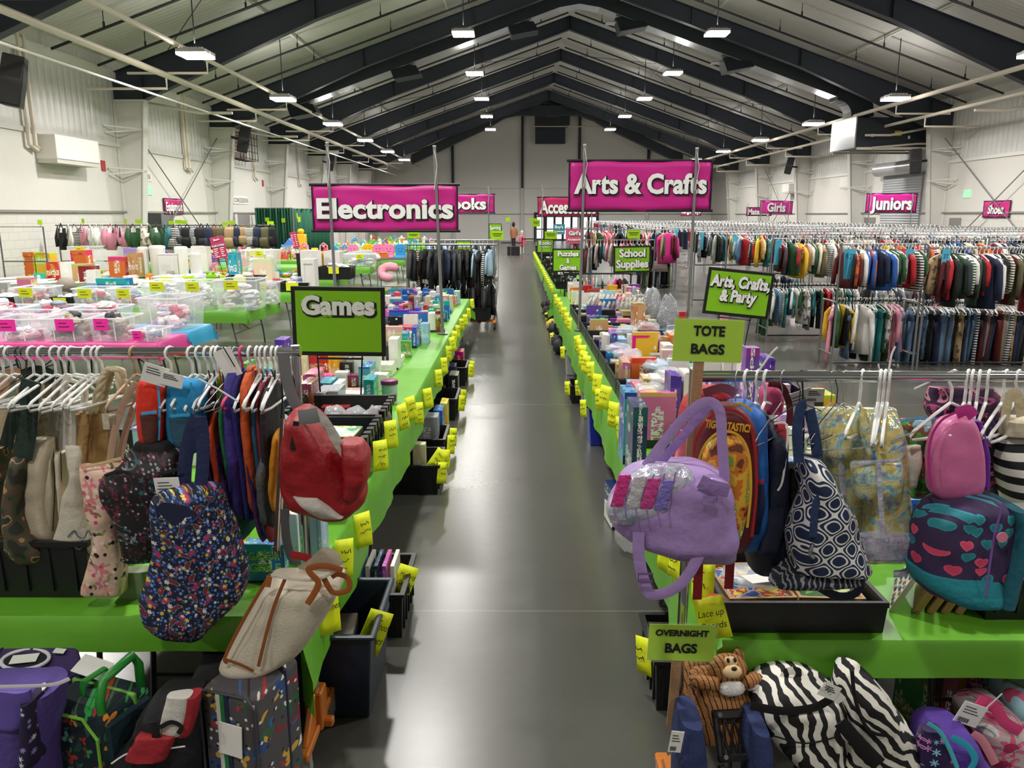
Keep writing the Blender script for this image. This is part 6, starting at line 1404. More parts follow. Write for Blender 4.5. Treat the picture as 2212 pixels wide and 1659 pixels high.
JUTE = fab('#a07f4e')
o = bag('jute_bag', [(893, 163, 192, .8), (930, 168, 196), (1000, 174, 194), (1060, 176, 192), (1130, 177, 192, .7)], 2.87, .06, JUTE, 'brown jute bag, left panel of the pair under the rope handle', 'bag')
o = bag('jute_bag', [(892, 190, 224, .8), (940, 192, 228), (1010, 194, 228), (1080, 196, 224), (1128, 198, 226, .7)], 2.9, .08, JUTE, 'brown jute bag, right panel with a hanging tag', 'bag'); mk('tag_strip', G().box((-.012, -.002, -.06), (.012, .002, 0)), CANV, o, loc=pt(o, (227, 894), 2.84))
o = empty('rope_handle_bag', aY(225, 900, 2.93), label='canvas bag with thick twisted cream rope handles', cat='bag')
bag('body', [(900, 198, 246), (960, 205, 252), (1010, 210, 252)], 2.96, .1, fab('#8e8066'), parent=o)
for k in range(2):
    g = G(); pp = [pt(o, p, 2.87 + .04 * k) for p in ((200 + 16 * k, 893), (212 + 14 * k, 850), (224 + 12 * k, 812), (236 + 10 * k, 796), (256 + 6 * k, 800), (262 + 4 * k, 850))]
    for s in range(3):
        q = []
        for i in range(21):
            f = i / 20 * 5; j = min(4, int(f)); c = pp[j].lerp(pp[j + 1], f - j); a = i * .9 + s * 2.09; q.append(c + Vector((.009 * math.cos(a), .009 * math.sin(a), 0)))
        g.tube(q, .0095, 7)
    mk('rope_handle', g, fab('#cbbf9f'), o, smooth=True)
o = bag('floral_tote', [(1003, 174, 262, .5), (1018, 176, 264), (1080, 192, 258), (1130, 204, 256), (1160, 212, 258), (1200, 200, 264), (1240, 186, 268), (1283, 178, 262, .6)], 2.74, .1, PINKFL, 'pale pink floral tote hanging open on ribbon straps', 'bag', wr=.012)
rib(o, 'ribbon_strap', [(237, 998), (248, 930), (272, 860), (296, 826)], 2.76, .026, M('#b08e78', .45, sheen=.3)); rib(o, 'ribbon_strap', [(260, 990), (272, 930), (296, 862), (302, 830)], 2.79, .026, M('#b08e78', .45, sheen=.3)); rib(o, 'rim', [(174, 1010), (215, 1002), (262, 990)], 2.69, .012, fab('#d9c08f'))
bag('side_fold', [(1040, 250, 272), (1120, 258, 276), (1200, 258, 274), (1275, 250, 270)], 2.78, .06, PINKFL, parent=o)
bag('lining', [(1230, 255, 325), (1270, 258, 322), (1300, 262, 300)], 2.84, .06, fab('#7d8a6a'), parent=o)
# black paisley duffel
o = bag('duffel_bag', [(968, 285, 395, .6), (1000, 268, 395), (1030, 226, 392), (1060, 224, 392), (1100, 245, 388), (1150, 268, 380), (1204, 272, 350, .6)], 2.72, .2, BLKPAI, 'black paisley duffel bag with a white price tag', 'bag', wr=.012)
rib(o, 'zip_edge', [(226, 1028), (262, 1018), (310, 1030), (390, 1012)], 2.618, .012, M('#1d1d22', .4)); bag('ruffled_top', [(950, 300, 372), (985, 285, 395), (1012, 268, 395)], 2.75, .17, fab('#131216'), parent=o, wr=.02)
price_tag(o, 358, 1032, .088, .09, 2.6, -.04); 
text('Black duffle bag', 1, pt(o, (358, 1057), 2.592), (PI / 2, 0, 0), M('#3c3c3e', .6), o, 'tag_words', 0, .0004, fit=(.06, .006))
# small zip backpacks
def mini_pack(px0, px1, y0, y1, Y, c, mesh_c, trim, lab):
    w = px1 - px0
    o = bag('small_backpack', [(y0, px0 + 8, px1 - 8, .6), (y0 + 14, px0, px1), ((y0 + y1) / 2, px0 + 1, px1), (y1 - 20, px0 + 8, px1 - 4), (y1, px0 + 18, px1 - 14, .7)], Y, .13, fab(c), lab, 'bag', wr=.006)
    bag('mesh_pocket', [(y0 + 80, px0 + 3, px0 + w * .6), (y0 + 110, px0 + 5, px0 + w * .66), (y1 - 10, px0 + 14, px0 + w * .62)], Y - .055, .04, fab(mesh_c), parent=o); rib(o, 'trim_band', [(px0 + 2, y0 + 80), (px0 + w * .6, y0 + 76)], Y - .08, .012, M(trim, .6))
    rib(o, 'side_seam', [(px0 + w * .62, y0 + 6), (px0 + w * .7, y0 + 70), (px0 + w * .66, y1 - 14)], Y - .06, .008, M(trim, .6)); return o
o = mini_pack(304, 362, 814, 965, 2.78, '#d6301c', '#5a2c22', '#3f9fd4', 'small orange red backpack with a mesh pocket on the left rack'); price_tag(o, 340, 790, .085, .07, 2.7, .35, False, .2); price_tag(o, 372, 806, .08, .05, 2.7, .25, False)
bag('dark_side', [(850, 340, 378), (900, 345, 374), (950, 338, 368)], 2.83, .09, fab('#8c2418'), parent=o)
o = mini_pack(366, 440, 820, 975, 2.8, '#1f83b8', '#2c5468', '#2fa0d0', 'small blue backpack with a mesh pocket on the left rack'); bag('teal_side', [(822, 400, 446), (880, 405, 444), (950, 400, 430)], 2.84, .1, fab('#1f5f78'), parent=o)
# row of thin drawstring sacks, edge on
for k, (px, y0, y1, w, dx, c, cn) in enumerate(((452, 850, 1050, 16, 20, '#5a1a2c', 'maroon'), (464, 900, 1100, 12, 28, '#34225c', 'dark purple'), (476, 880, 1125, 12, 26, '#d0481f', 'red and lime'), (482, 905, 1125, 16, 40, '#4d2a63', 'plum'), (497, 850, 1148, 14, 40, '#14663a', 'green'), (510, 800, 1100, 20, 22, '#3a2f86', 'violet'), (524, 800, 1110, 20, 26, '#262c7a', 'blue violet'), (545, 800, 1090, 18, 20, '#c9551d', 'orange'), (553, 940, 1152, 10, 28, '#56306a', 'purple with white piping'), (566, 830, 1140, 14, 24, '#27577a', 'teal blue'), (575, 820, 1150, 14, 26, '#7a1d2a', 'wine red'), (588, 830, 1120, 16, 12, '#1c1c24', 'black'))):
    o = bag('drawstring_sack', [(y0, px - w / 2, px + w / 2, .5), (y0 + 40, px - w / 2 + dx * .1, px + w / 2 + dx * .1), ((y0 + y1) / 2, px - w * .6 + dx * .5, px + w * .6 + dx * .5), (y1 - 30, px - w * .5 + dx * .9, px + w * .7 + dx * .9), (y1, px - w * .3 + dx, px + w * .5 + dx, .7)], 2.9 - .012 * (k % 3), .26, fab(c, .7), '%s drawstring sack hanging edge on in the left rack' % cn, 'bag', wr=.008, n=20, seed=k)
    cord(o, 'drawstring', [(px, y0 + 4), (px + 2, (y0 + 790) / 2), (px - 2, 800)], 2.88, .003, M(c, .7))
o = bag('drawstring_sack', [(955, 572, 592, .7), (1000, 566, 590), (1060, 568, 586), (1105, 572, 590), (1125, 576, 588, .6)], 2.82, .16, fab('#55585a', .6), 'grey crumpled sack next to the orange one', 'bag', wr=.012); cord(o, 'cord', [(580, 957), (590, 900), (594, 800)], 2.86, .003, BLK)
o = bag('drawstring_sack', [(925, 600, 610, .6), (945, 594, 612), (1000, 592, 608), (1060, 590, 602), (1095, 594, 604, .6)], 2.8, .14, fab('#d98f1d', .7), 'bright orange sack beside the red sling bag', 'bag', wr=.008); rib(o, 'hem', [(595, 950), (611, 945)], 2.73, .008, fab('#e8a02a')); cord(o, 'cord', [(606, 927), (610, 860), (606, 800)], 2.84, .003, BLK)
o = bag('drawstring_sack', [(790, 535, 552, .6), (830, 536, 554), (880, 540, 552)], 2.93, .1, fab('#d9601d'), 'short orange cloth knot on the left rack', 'bag'); o = bag('drawstring_sack', [(800, 470, 488, .6), (830, 474, 490), (860, 476, 486)], 2.95, .1, fab('#86c52a'), 'lime cloth corner behind the white paper tag', 'bag')
t_ = mk('paper_sheet', G().box((-.032, -.001, -.11), (.032, .001, 0)), TAGW, loc=aY(478, 755, 2.82), rot=(0, -.35, .3)); tag(t_, 'white paper tag with a black strap standing above the left rack bar', 'tag')
rib(t_, 'black_line', [(482, 752), (490, 800)], 2.81, .004, BLK)
# navy paisley floral tote
o = bag('floral_tote', [(1048, 400, 468, .5), (1062, 345, 475), (1085, 332, 482), (1130, 330, 500), (1180, 332, 520), (1240, 325, 535), (1295, 312, 520), (1340, 325, 470), (1374, 380, 440, .5)], 2.6, .2, NAVYFL, 'large navy floral paisley tote bag hanging in front of the green cloth', 'bag', ex=.75, wr=.012, n=40)
rib(o, 'strap', [(398, 1075), (400, 1000), (414, 930), (428, 900)], 2.64, .05, NVY); rib(o, 'strap', [(432, 1065), (438, 1000), (438, 940), (432, 900)], 2.6, .046, NVY)
mk('mouth', G().prism([(.092 * math.cos(a), .03 * math.sin(a) + .004 * math.cos(2 * a)) for a in [2 * PI * k / 24 for k in range(24)]], lambda u, v: (u * .75, -.001 * 0, v * 1.2), (0, .004, 0)), M('#141a3a', .8), o, loc=pt(o, (384, 1110), 2.492), rot=(0, .35, 0), smooth=False)
rib(o, 'mouth_trim', [(334, 1098), (345, 1130), (375, 1145), (415, 1128), (445, 1095), (470, 1062)], 2.487, .007, M('#27356a', .6))
# red sling backpack
RED = M('#930c17', .5, bump=.35, bs=22); GRYW = fab('#b9b2aa')
o = bag('sling_backpack', [(880, 636, 668, .6), (900, 624, 690), (950, 622, 722), (1000, 614, 765), (1050, 612, 792), (1085, 630, 785), (1112, 690, 752, .6)], 2.66, .26, RED, 'red sling backpack with grey straps hanging at the end of the left rack', 'bag', wr=.02, ex=.8, n=36)
bag('front_pocket', [(952, 740, 785, .7), (985, 742, 798), (1030, 746, 797), (1070, 742, 780, .7)], 2.58, .16, RED, parent=o, wr=.012); bag('grey_panel', [(1070, 635, 690, .7), (1090, 655, 712), (1116, 690, 742, .6)], 2.55, .1, GRYW, parent=o, wr=.006)
rib(o, 'grey_edge', [(668, 884), (700, 910), (726, 950), (748, 985)], 2.55, .035, GRYW); rib(o, 'strap', [(612, 762), (618, 810), (632, 860), (650, 888)], 2.7, .042, M('#6d6f71', .6)); rib(o, 'strap_pad', [(645, 902), (668, 900), (688, 896)], 2.5, .05, M('#77797b', .6))
rib(o, 'lower_strap', [(614, 1100), (618, 1160), (630, 1205), (650, 1212)], 2.66, .032, M('#4e5052', .6)); rib(o, 'red_strap_end', [(628, 1198), (660, 1204), (690, 1220)], 2.6, .03, RED); rib(o, 'buckle', [(640, 910), (636, 945), (632, 972)], 2.52, .02, BLK)
# cream tote with brown leather trim
CRM2 = M('#c8bfab', .7, bump=.2, bs=140)
o = bag('canvas_tote', [(1238, 588, 742, .5), (1262, 575, 738), (1300, 552, 720), (1350, 522, 690), (1400, 495, 650), (1430, 486, 600), (1448, 530, 556, .5)], 2.55, .2, CRM2, 'tilted cream canvas tote bag with brown leather trim and handles', 'bag', ex=.55, wr=.006, n=36)
for pts in ([(585, 1240), (560, 1280), (520, 1350), (486, 1420), (492, 1432)], [(616, 1250), (592, 1310), (575, 1370), (558, 1440)], [(486, 1424), (520, 1436), (548, 1450)]): rib(o, 'leather_trim', pts, 2.435, .012, TAN)
rib(o, 'rim_band', [(585, 1242), (640, 1252), (690, 1250), (742, 1222)], 2.43, .012, fab('#d9d2c2')); rib(o, 'handle', [(664, 1305), (688, 1262), (672, 1240), (668, 1228), (700, 1222), (740, 1232)], 2.42, .022, M('#9a5526', .4)); rib(o, 'handle', [(700, 1250), (720, 1280), (752, 1274), (752, 1250), (730, 1240), (716, 1246)], 2.44, .02, M('#9a5526', .4))
rib(o, 'handle_tab', [(582, 1244), (578, 1268)], 2.432, .02, M('#9a5526', .4))
bag('tote_lining', [(1186, 692, 708, .6), (1205, 668, 732), (1245, 620, 748)], 2.6, .07, fab('#8d8270'), parent=o)
for q in (0, 5): rib(o, 'striped_strap', [(600 + q, 1190), (604 + q, 1100), (610 + q, 1000), (614 + q, 905)], 2.66, .006, fab('#d9cbb4'))
rib(o, 'striped_strap', [(597, 1190), (601, 1100), (607, 1000), (611, 905)], 2.668, .02, fab('#4a3a34'))
mk('buckle', G().tube([(-.014, 0, -.02), (.014, 0, -.02), (.014, 0, .02), (-.014, 0, .02)], .004, 6, closed=True), CHROME, o, loc=pt(o, (598, 1192), 2.65))
# ---- RIGHT RACK BAGS
LAV = M('#a385c0', .55, bump=.25, bs=30, coat=.15); LAVD = fab('#8e72ab')
o = bag('duffel_bag', [(1000, 1400, 1515, .6), (1025, 1352, 1560), (1060, 1325, 1575), (1090, 1310, 1580), (1130, 1318, 1588), (1165, 1375, 1590), (1198, 1480, 1588, .6)], 2.22, .24, LAV, 'lavender quilted overnight duffel bag with shiny letter panels', 'bag', ex=.7, wr=.014, n=40)
bag('quilted_panel', [(1004, 1398, 1480, .5), (1030, 1356, 1500), (1070, 1322, 1480), (1100, 1308, 1450), (1128, 1318, 1440, .5)], 2.135, .09, HOLOS, parent=o, wr=.003, ex=.8)
for k in range(6): rib(o, 'quilt_seam', [(1340 + k * 24, 1025 - k * 3 + 10), (1325 + k * 24, 1075 + k * 3), (1330 + k * 24, 1120 + k * 4)], 2.085, .004, LAVD)
for k, (x, c) in enumerate(((1338, '#e4449a'), (1372, '#d6d3da'), (1402, '#d94f9e'), (1432, '#8f7fd6'))):
    bag('shiny_patch', [(1026 + 4 * k, x - 2, x + 26, .6), (1056 + 3 * k, x - 10, x + 18), (1092 + 2 * k, x - 20, x + 8, .6)], 2.088, .012, M(c, .18, .4, bump=.5, bs=70), parent=o, wr=.001, ex=.5, n=16)
rib(o, 'handle', [(1395, 1008), (1430, 960), (1490, 890), (1530, 868), (1555, 890), (1560, 960), (1566, 1040)], 2.16, .03, LAV); rib(o, 'handle', [(1420, 1006), (1460, 960), (1510, 900), (1535, 872)], 2.24, .028, LAVD)
rib(o, 'end_pocket', [(1512, 1040), (1540, 1052), (1575, 1060)], 2.08, .04, LAVD); rib(o, 'shoulder_strap', [(1532, 1075), (1524, 1150), (1500, 1220), (1460, 1270), (1410, 1285), (1392, 1260), (1380, 1200), (1380, 1150)], 2.1, .034, LAV); mk('strap_buckle', G().tube([(-.02, 0, -.012), (.02, 0, -.012), (.02, 0, .012), (-.02, 0, .012)], .004, 6, closed=True), M('#5f4a75', .4), o, loc=pt(o, (1394, 1248), 2.08)); rib(o, 'strap_tab', [(1533, 1072), (1530, 1092)], 2.07, .036, LAVD)
o = bag('backpack', [(835, 1510, 1570, .6), (865, 1478, 1585), (920, 1465, 1560), (990, 1455, 1550)], 2.56, .14, fab('#b51f28', .5), 'bright red backpack behind the wooden sign stick', 'bag'); rib(o, 'white_star_print', [(1468, 950), (1486, 925), (1500, 910)], 2.47, .005, LETW); rib(o, 'white_star_print', [(1470, 930), (1490, 925), (1510, 928)], 2.47, .005, LETW); rib(o, 'pink_top', [(1520, 850), (1560, 838), (1590, 850)], 2.48, .03, fab('#d9808c')); bag('pink_pocket', [(940, 1470, 1505), (970, 1462, 1500), (1000, 1455, 1490)], 2.46, .05, fab('#cf6f7c'), parent=o)
MAR = M('#5a1118', .5); YELP = M('#d8a72a', .45)
o = bag('backpack', [(872, 1540, 1590, .6), (890, 1520, 1610), (930, 1505, 1628), (1000, 1502, 1632), (1080, 1504, 1630), (1150, 1512, 1622), (1185, 1530, 1606, .6)], 2.36, .14, MAR, 'maroon children backpack with a yellow piped picture pocket', 'bag')
PICT = thr('orange_picture', '', [(0, '#6b3a1c'), (.4, '#c9752a'), (.5, '#e0ae3a'), (.6, '#8fae4a'), (.68, '#e6d9a8')], 'noise', 22, rough=.25)
bag('picture_pocket', [(938, 1548, 1590, .6), (965, 1524, 1610), (1030, 1514, 1618), (1100, 1516, 1614), (1160, 1530, 1600, .7)], 2.3, .08, PICT, parent=o, wr=.003); 
rib(o, 'yellow_piping', [(1518, 1160), (1508, 1060), (1512, 985), (1540, 942), (1570, 932), (1600, 945), (1618, 985), (1622, 1060), (1614, 1140)], 2.262, .008, YELP); rib(o, 'red_piping', [(1508, 1170), (1498, 1050), (1502, 960), (1530, 905), (1572, 884), (1612, 905), (1630, 960), (1634, 1060), (1624, 1160)], 2.285, .009, M('#a01a22', .45))
text('TIGGERTASTIC!', 1, pt(o, (1572, 920), 2.268), (PI / 2, .12, 0), YELP, o, 'lettering', .03, .001, fit=(.135, .024))
o = bag('backpack', [(868, 1575, 1625, .6), (890, 1570, 1644), (960, 1590, 1646), (1060, 1600, 1650), (1120, 1600, 1648), (1178, 1590, 1632, .6)], 2.44, .18, M('#1d62b8', .5, bump=.2, bs=40), 'bright blue backpack with a red trimmed mesh pocket', 'bag'); bag('mesh_pocket', [(1045, 1618, 1650), (1090, 1610, 1652), (1150, 1600, 1640)], 2.36, .05, M('#15264f', .7, bump=.8, bs=220), parent=o); rib(o, 'red_band', [(1616, 1042), (1650, 1040)], 2.33, .014, M('#b01f28', .5)); rib(o, 'yellow_edge', [(1572, 876), (1600, 872), (1625, 888)], 2.36, .008, YELP)
for x, y0, y1 in ((1578, 1200, 1272), (1510, 1200, 1295)): rib(o, 'hanging_red_strap', [(x, y0), (x - 2, (y0 + y1) / 2), (x - 4, y1)], 2.38, .03, M('#8f1420', .5))
o = bag('backpack', [(905, 1650, 1668, .6), (940, 1640, 1684), (1020, 1640, 1690), (1100, 1625, 1696), (1170, 1610, 1700), (1225, 1620, 1690, .7)], 2.5, .2, M('#181d33', .6, bump=.25, bs=40), 'dark navy backpack behind the blue one', 'bag', wr=.012); bag('side_pocket', [(1095, 1640, 1690), (1140, 1640, 1692), (1190, 1635, 1680)], 2.4, .06, M('#1b2138', .6), parent=o)
o = bag('small_bag', [(912, 1672, 1694, .6), (960, 1668, 1698), (1020, 1672, 1694, .7)], 2.44, .08, fab('#a32a35'), 'small red bag with white piping on the right rack', 'bag'); rib(o, 'white_piping', [(1672, 915), (1700, 918), (1698, 980), (1690, 1040), (1680, 1060)], 2.39, .007, LETW)
o = bag('shoulder_bag', [(828, 1650, 1672, .6), (850, 1640, 1690), (890, 1650, 1684)], 2.56, .08, fab('#d05080'), 'pink bag with a dark red strap near the right rack bar', 'bag'); rib(o, 'strap', [(1660, 828), (1690, 836), (1706, 880), (1704, 920)], 2.5, .022, M('#5f1620', .5))
FUR = M('#0c0c0d', .95, bump=1.0, bs=260)
o = bag('fur_bag', [(1005, 1700, 1745, .6), (1040, 1690, 1762), (1090, 1694, 1766), (1140, 1702, 1752, .6)], 2.5, .16, FUR, 'black furry bag between the navy backpack and the quatrefoil tote', 'bag', wr=.03, fr=30, n=44, sub=8); cord(o, 'hanging_cord', [(1735, 1000), (1736, 900), (1733, 820)], 2.46, .003, BLK)
o = bag('tote_bag', [(985, 1728, 1770, .5), (1020, 1728, 1785), (1070, 1735, 1810), (1110, 1722, 1838), (1160, 1706, 1852), (1215, 1710, 1872), (1224, 1712, 1874, .9)], 2.34, .2, QUAT, 'navy tote bag with white quatrefoil lattice print', 'bag', ex=.7, wr=.01, n=40)
bag('base_panel', [(1222, 1704, 1872, .9), (1240, 1680, 1850), (1258, 1662, 1800, .6)], 2.36, .2, thr('dark_lattice', '#0f1524', '#8b8d92', 'wave', 18, 8, .72), parent=o); NV2 = fab('#22365c')
rib(o, 'strap', [(1726, 1000), (1722, 930), (1730, 880), (1742, 872)], 2.3, .032, NV2); rib(o, 'strap', [(1768, 1005), (1760, 940), (1748, 885)], 2.33, .034, NV2); rib(o, 'strap_loop', [(1756, 1160), (1762, 1090), (1775, 1070)], 2.24, .024, NV2); rib(o, 'lower_strap', [(1770, 1268), (1810, 1288), (1850, 1280), (1862, 1240), (1858, 1230)], 2.4, .03, M('#141c33', .7)); cord(o, 'charm', [(1756, 1175), (1750, 1195), (1758, 1205)], 2.22, .006, CHROME)
o = bag('holographic_backpack', [(880, 1760, 1860, .5), (900, 1750, 1862), (980, 1770, 1860), (1080, 1800, 1862), (1140, 1812, 1860, .6)], 2.52, .1, HOLO, 'left iridescent see-through backpack with golden shine', 'bag', wr=.012); rib(o, 'front_strap', [(1812, 895), (1816, 980), (1822, 1070)], 2.45, .02, HOLOS)
bag('front_pocket', [(905, 1782, 1822, .6), (930, 1780, 1840), (985, 1784, 1838)], 2.46, .04, HOLO, parent=o)
o = bag('holographic_backpack', [(882, 1862, 1932, .5), (920, 1862, 1938), (1000, 1866, 1950), (1100, 1870, 1962), (1170, 1858, 1970), (1208, 1862, 1968, .7)], 2.44, .13, HOLO, 'right iridescent see-through backpack with a buckled front pocket', 'bag', wr=.01)
bag('front_pocket', [(998, 1840, 1944, .6), (1015, 1838, 1948), (1060, 1845, 1946), (1075, 1855, 1940, .6)], 2.36, .05, HOLO, parent=o); bag('bottom_panel', [(1155, 1858, 1972), (1185, 1858, 1970), (1208, 1866, 1966, .6)], 2.36, .06, HOLOS, parent=o)
rib(o, 'flap_edge', [(1842, 1002), (1890, 998), (1945, 994)], 2.33, .012, HOLOS); rib(o, 'center_strap', [(1898, 1000), (1902, 1080), (1908, 1165)], 2.325, .016, HOLOS); rib(o, 'loop_strap', [(1976, 1150), (1990, 1175), (1982, 1205), (1958, 1235), (1930, 1240)], 2.38, .026, HOLOS)
for d in ((1745, 968), (1948, 940)): pass
cord(o, 'wire_hanger_bar', [(1700, 972), (1860, 968), (1940, 946), (1980, 930)], 2.36, .0018, M('#c9c7bb', .3, .6))
o = bag('white_pouch', [(962, 1945, 1988, .5), (1000, 1952, 1985), (1050, 1960, 1975, .5)], 2.42, .06, fab('#d6d2c2'), 'cream folded cloth pouch right of the iridescent bags', 'bag')
o = bag('clear_bag', [(905, 1945, 2022, .5), (925, 1946, 2026), (1000, 1966, 2022), (1072, 1965, 2015, .6)], 2.5, .1, thr('picture_print', '', [(0, '#2f6b2c'), (.42, '#4aa03a'), (.5, '#7a5236'), (.58, '#8fb0c0'), (.66, '#c9cfd2')], 'noise', 12, rough=.2), 'shiny clear fronted bag with a green and brown picture', 'bag'); rib(o, 'blue_rim', [(1945, 910), (1985, 904), (2026, 906)], 2.44, .01, M('#5fa3cf', .3))
PK1 = M('#cf6d9e', .35, bump=.3, bs=14)
o = bag('small_backpack', [(893, 2062, 2085, .5), (912, 2030, 2100), (960, 2010, 2112), (1020, 2008, 2120), (1060, 2012, 2112), (1076, 2030, 2080, .5)], 2.34, .1, PK1, 'shiny pink small backpack with purple edge on the right rack', 'bag', wr=.008); rib(o, 'magenta_piping', [(2014, 1060), (2006, 1000), (2012, 945), (2034, 908), (2066, 890)], 2.275, .008, M('#b52a80', .4)); rib(o, 'top_loop', [(2066, 894), (2090, 886), (2104, 900)], 2.3, .035, M('#c02f8a', .5)); bag('purple_side', [(905, 2096, 2108), (980, 2108, 2124), (1050, 2110, 2126)], 2.36, .08, M('#6a2f9a', .35), parent=o)
o = bag('paisley_bag', [(836, 2010, 2140, .5), (860, 2004, 2150), (900, 2010, 2152), (980, 2090, 2150), (1050, 2125, 2148, .6)], 2.52, .1, PURPAI, 'plum paisley quilted bag behind the pink backpack', 'bag', wr=.012); bag('hanging_end', [(1225, 1985, 2040), (1250, 1980, 2045), (1270, 2000, 2030)], 2.5, .08, PURPAI, parent=o)
o = bag('brown_bag', [(1000, 2135, 2182, .6), (1040, 2130, 2186), (1090, 2136, 2180, .6)], 2.54, .1, M('#3a1f1c', .5), 'dark brown leather bag beside the striped tote', 'bag')
o = bag('striped_tote', [(945, 2152, 2300, .5), (1000, 2150, 2300), (1080, 2172, 2300), (1140, 2195, 2300, .6)], 2.46, .14, STRIPE, 'black and white striped tote at the right picture edge', 'bag'); bag('cream_top', [(905, 2160, 2300), (935, 2156, 2300)], 2.46, .13, fab('#cbbfa6'), parent=o); rib(o, 'handle', [(2170, 910), (2180, 860), (2196, 850), (2206, 900)], 2.4, .03, fab('#c9b894'))
o = bag('mesh_bag', [(1090, 2178, 2300, .6), (1130, 2176, 2300), (1180, 2190, 2300, .6)], 2.36, .1, fab('#b9b7b2'), 'pale grey mesh bag right of the heart print bag', 'bag')
o = bag('heart_bag', [(1068, 2090, 2135, .6), (1085, 2030, 2168), (1120, 1985, 2182), (1180, 1975, 2180), (1230, 1972, 2170), (1268, 1990, 2160), (1294, 2060, 2142, .6)], 2.3, .22, HEARTS, 'purple lunch duffel with pink and teal hearts and a teal base', 'bag', ex=.7, wr=.01, n=40)
bag('teal_base', [(1222, 1968, 2150, .9), (1250, 1978, 2150), (1280, 2030, 2150), (1296, 2070, 2142, .6)], 2.285, .22, fab('#1c8390'), parent=o); bag('teal_end', [(1085, 2158, 2182), (1130, 2165, 2184), (1200, 2150, 2182), (1290, 2130, 2165)], 2.26, .18, fab('#1b5f70'), parent=o, ex=.6)
rib(o, 'purple_seam', [(2168, 1085), (2150, 1150), (2138, 1220), (2130, 1288)], 2.165, .008, M('#7a55a5', .5)); mk('round_badge', G().cyl((0, 0, 0), (0, -.004, 0), .016, n=16), M('#d07f93', .6), o, loc=pt(o, (2164, 1160), 2.155)); rib(o, 'strap_end', [(2060, 1275), (2058, 1300)], 2.3, .022, fab('#b9ac8c'))
for (px, py, w, h, a) in ((1725, 845, .075, .085, .35), (1765, 800, .06, .035, 0), (1762, 840, .06, .045, 0)): 
    t_ = price_tag(None, px, py, w, h, 2.5, -a); t_.name = 'price_card'; tag(t_, 'white barcode card %s the right rack bar' % ('tilted just under' if a else 'above' if py < 820 else 'square, just below'), 'tag')
# zip ties sticking up
for k, (pts, Y, l) in enumerate((([(1640, 800), (1665, 765), (1680, 750)], 2.44, 'white zip tie sticking up from the right bag rack near the sign'), ([(1918, 815), (1925, 770), (1934, 748)], 2.44, 'white zip tie sticking up from the middle of the right rack'), ([(1975, 840), (2060, 800)], 2.44, 'white zip tie angled along the right bar'), ([(428, 818), (470, 840), (515, 868)], 2.72, 'white zip tie angled across the left hangers'))):
    z_ = empty('zip_tie', aY(*pts[0][:2], Y), label=l, cat='zip tie'); rib(z_, 'strip', pts, Y, .007, HGW, .4)
# ---- paper signs on sticks
LAMI = M('#f0f2ee', .12, alpha=.07)
def stick_sign(words, px0, py0, px1, py1, Y, rot, lab, stick, z0):
    a = aY(px0, py0, Y); b_ = aY(px1, py1, Y); w, h = b_.x - a.x, a.z - b_.z; c = (a + b_) / 2
    o = empty('paper_sign', c, (0, rot, 0), lab, 'sign')
    mk('paper', G().box((-w / 2 + .006, -.001, -h / 2 + .006), (w / 2 - .006, .001, h / 2 - .006)), M('#a9d410', .5), o); mk('laminate', G().box((-w / 2, -.0022, -h / 2), (w / 2, .0022, h / 2)), LAMI, o)
    for (bd, tw, cap, z) in words: text(bd, 1, (0, -.003, z * h), (PI / 2, 0, 0), BLK, o, 'lettering', .035, .0006, fit=(tw * w, cap * h))
    sx = aY(stick, py1, Y).x - c.x; mk('stick', G().box((sx - .016, .003, z0 - c.z), (sx + .016, .013, h * .3)), M('#a07c58', .6, bump=.2, bs=60), o)
    return o
stick_sign([('TOTE', .43, .21, .22), ('BAGS', .46, .21, -.17)], 1453, 686, 1606, 786, 2.405, .035, 'lime TOTE BAGS sign taped to a wooden stick on the right rack', 1512, 1.42)
stick_sign([('OVERNIGHT', .76, .15, .26), ('BAGS', .46, .23, -.12)], 1398, 1346, 1545, 1431, 2.37, .03, 'lime OVERNIGHT BAGS sign on a stick at the foot of the right rack', 1464, .5)
# ================================================================== ON THE NEAR TABLE ENDS
crate(-1.98, 3.03, CZ, .68, .44, .24, 'black crate on the near left table end behind the camouflage bags')
def hero(px0, px1, yt, yb, Y, dep, col, lab, kind=3, words=None, wm=None, nm='game_box', cat='game', base=CZ, wf=.8, cap=.05, rz=0, vert=False):
    a = aY(px0, yb, Y); b_ = aY(px1, yt, Y); h = b_.z - base; w = b_.x - a.x
    o = carton(nm, cat, ((a.x + b_.x) / 2, Y + dep / 2, base + h / 2), (w, dep, h), kind, col, lab, rz)
    if words:
        for k, wd in enumerate(words.split('\n')):
            t = text(wd, 1, (0, -.508, (.2 - .3 * k)), (PI / 2, PI / 2 if vert else 0, 0), wm or LETW, o, 'lettering', .03, .0005, fit=((h if vert else w) * wf, cap)); t.scale = (1 / w, 1 / h, 1) if not vert else (1 / h, 1 / w, 1)
            if not vert: t.scale = (1 / w, 1 / h, 1)
    return o
hero(535, 612, 1176, 1290, 2.95, .06, 'blue', 'blue putting game box standing on the near left table end', 0, 'GATOR\nGOLF', M('#7fb842', .5), cap=.035); hero(590, 640, 1110, 1290, 3.15, .05, 'white', 'white boxed game right behind the blue putting game box', 1); hero(440, 520, 1130, 1290, 3.2, .1, 'green', 'green box in the shade behind the navy tote', 0); hero(655, 690, 1080, 1290, 3.05, .12, 'pale blue', 'pale blue plastic wrapped kit at the left table corner', 2)
hero(500, 540, 1180, 1290, 3.05, .06, 'yellow', 'yellow picture box left of the blue putting game box', 0)
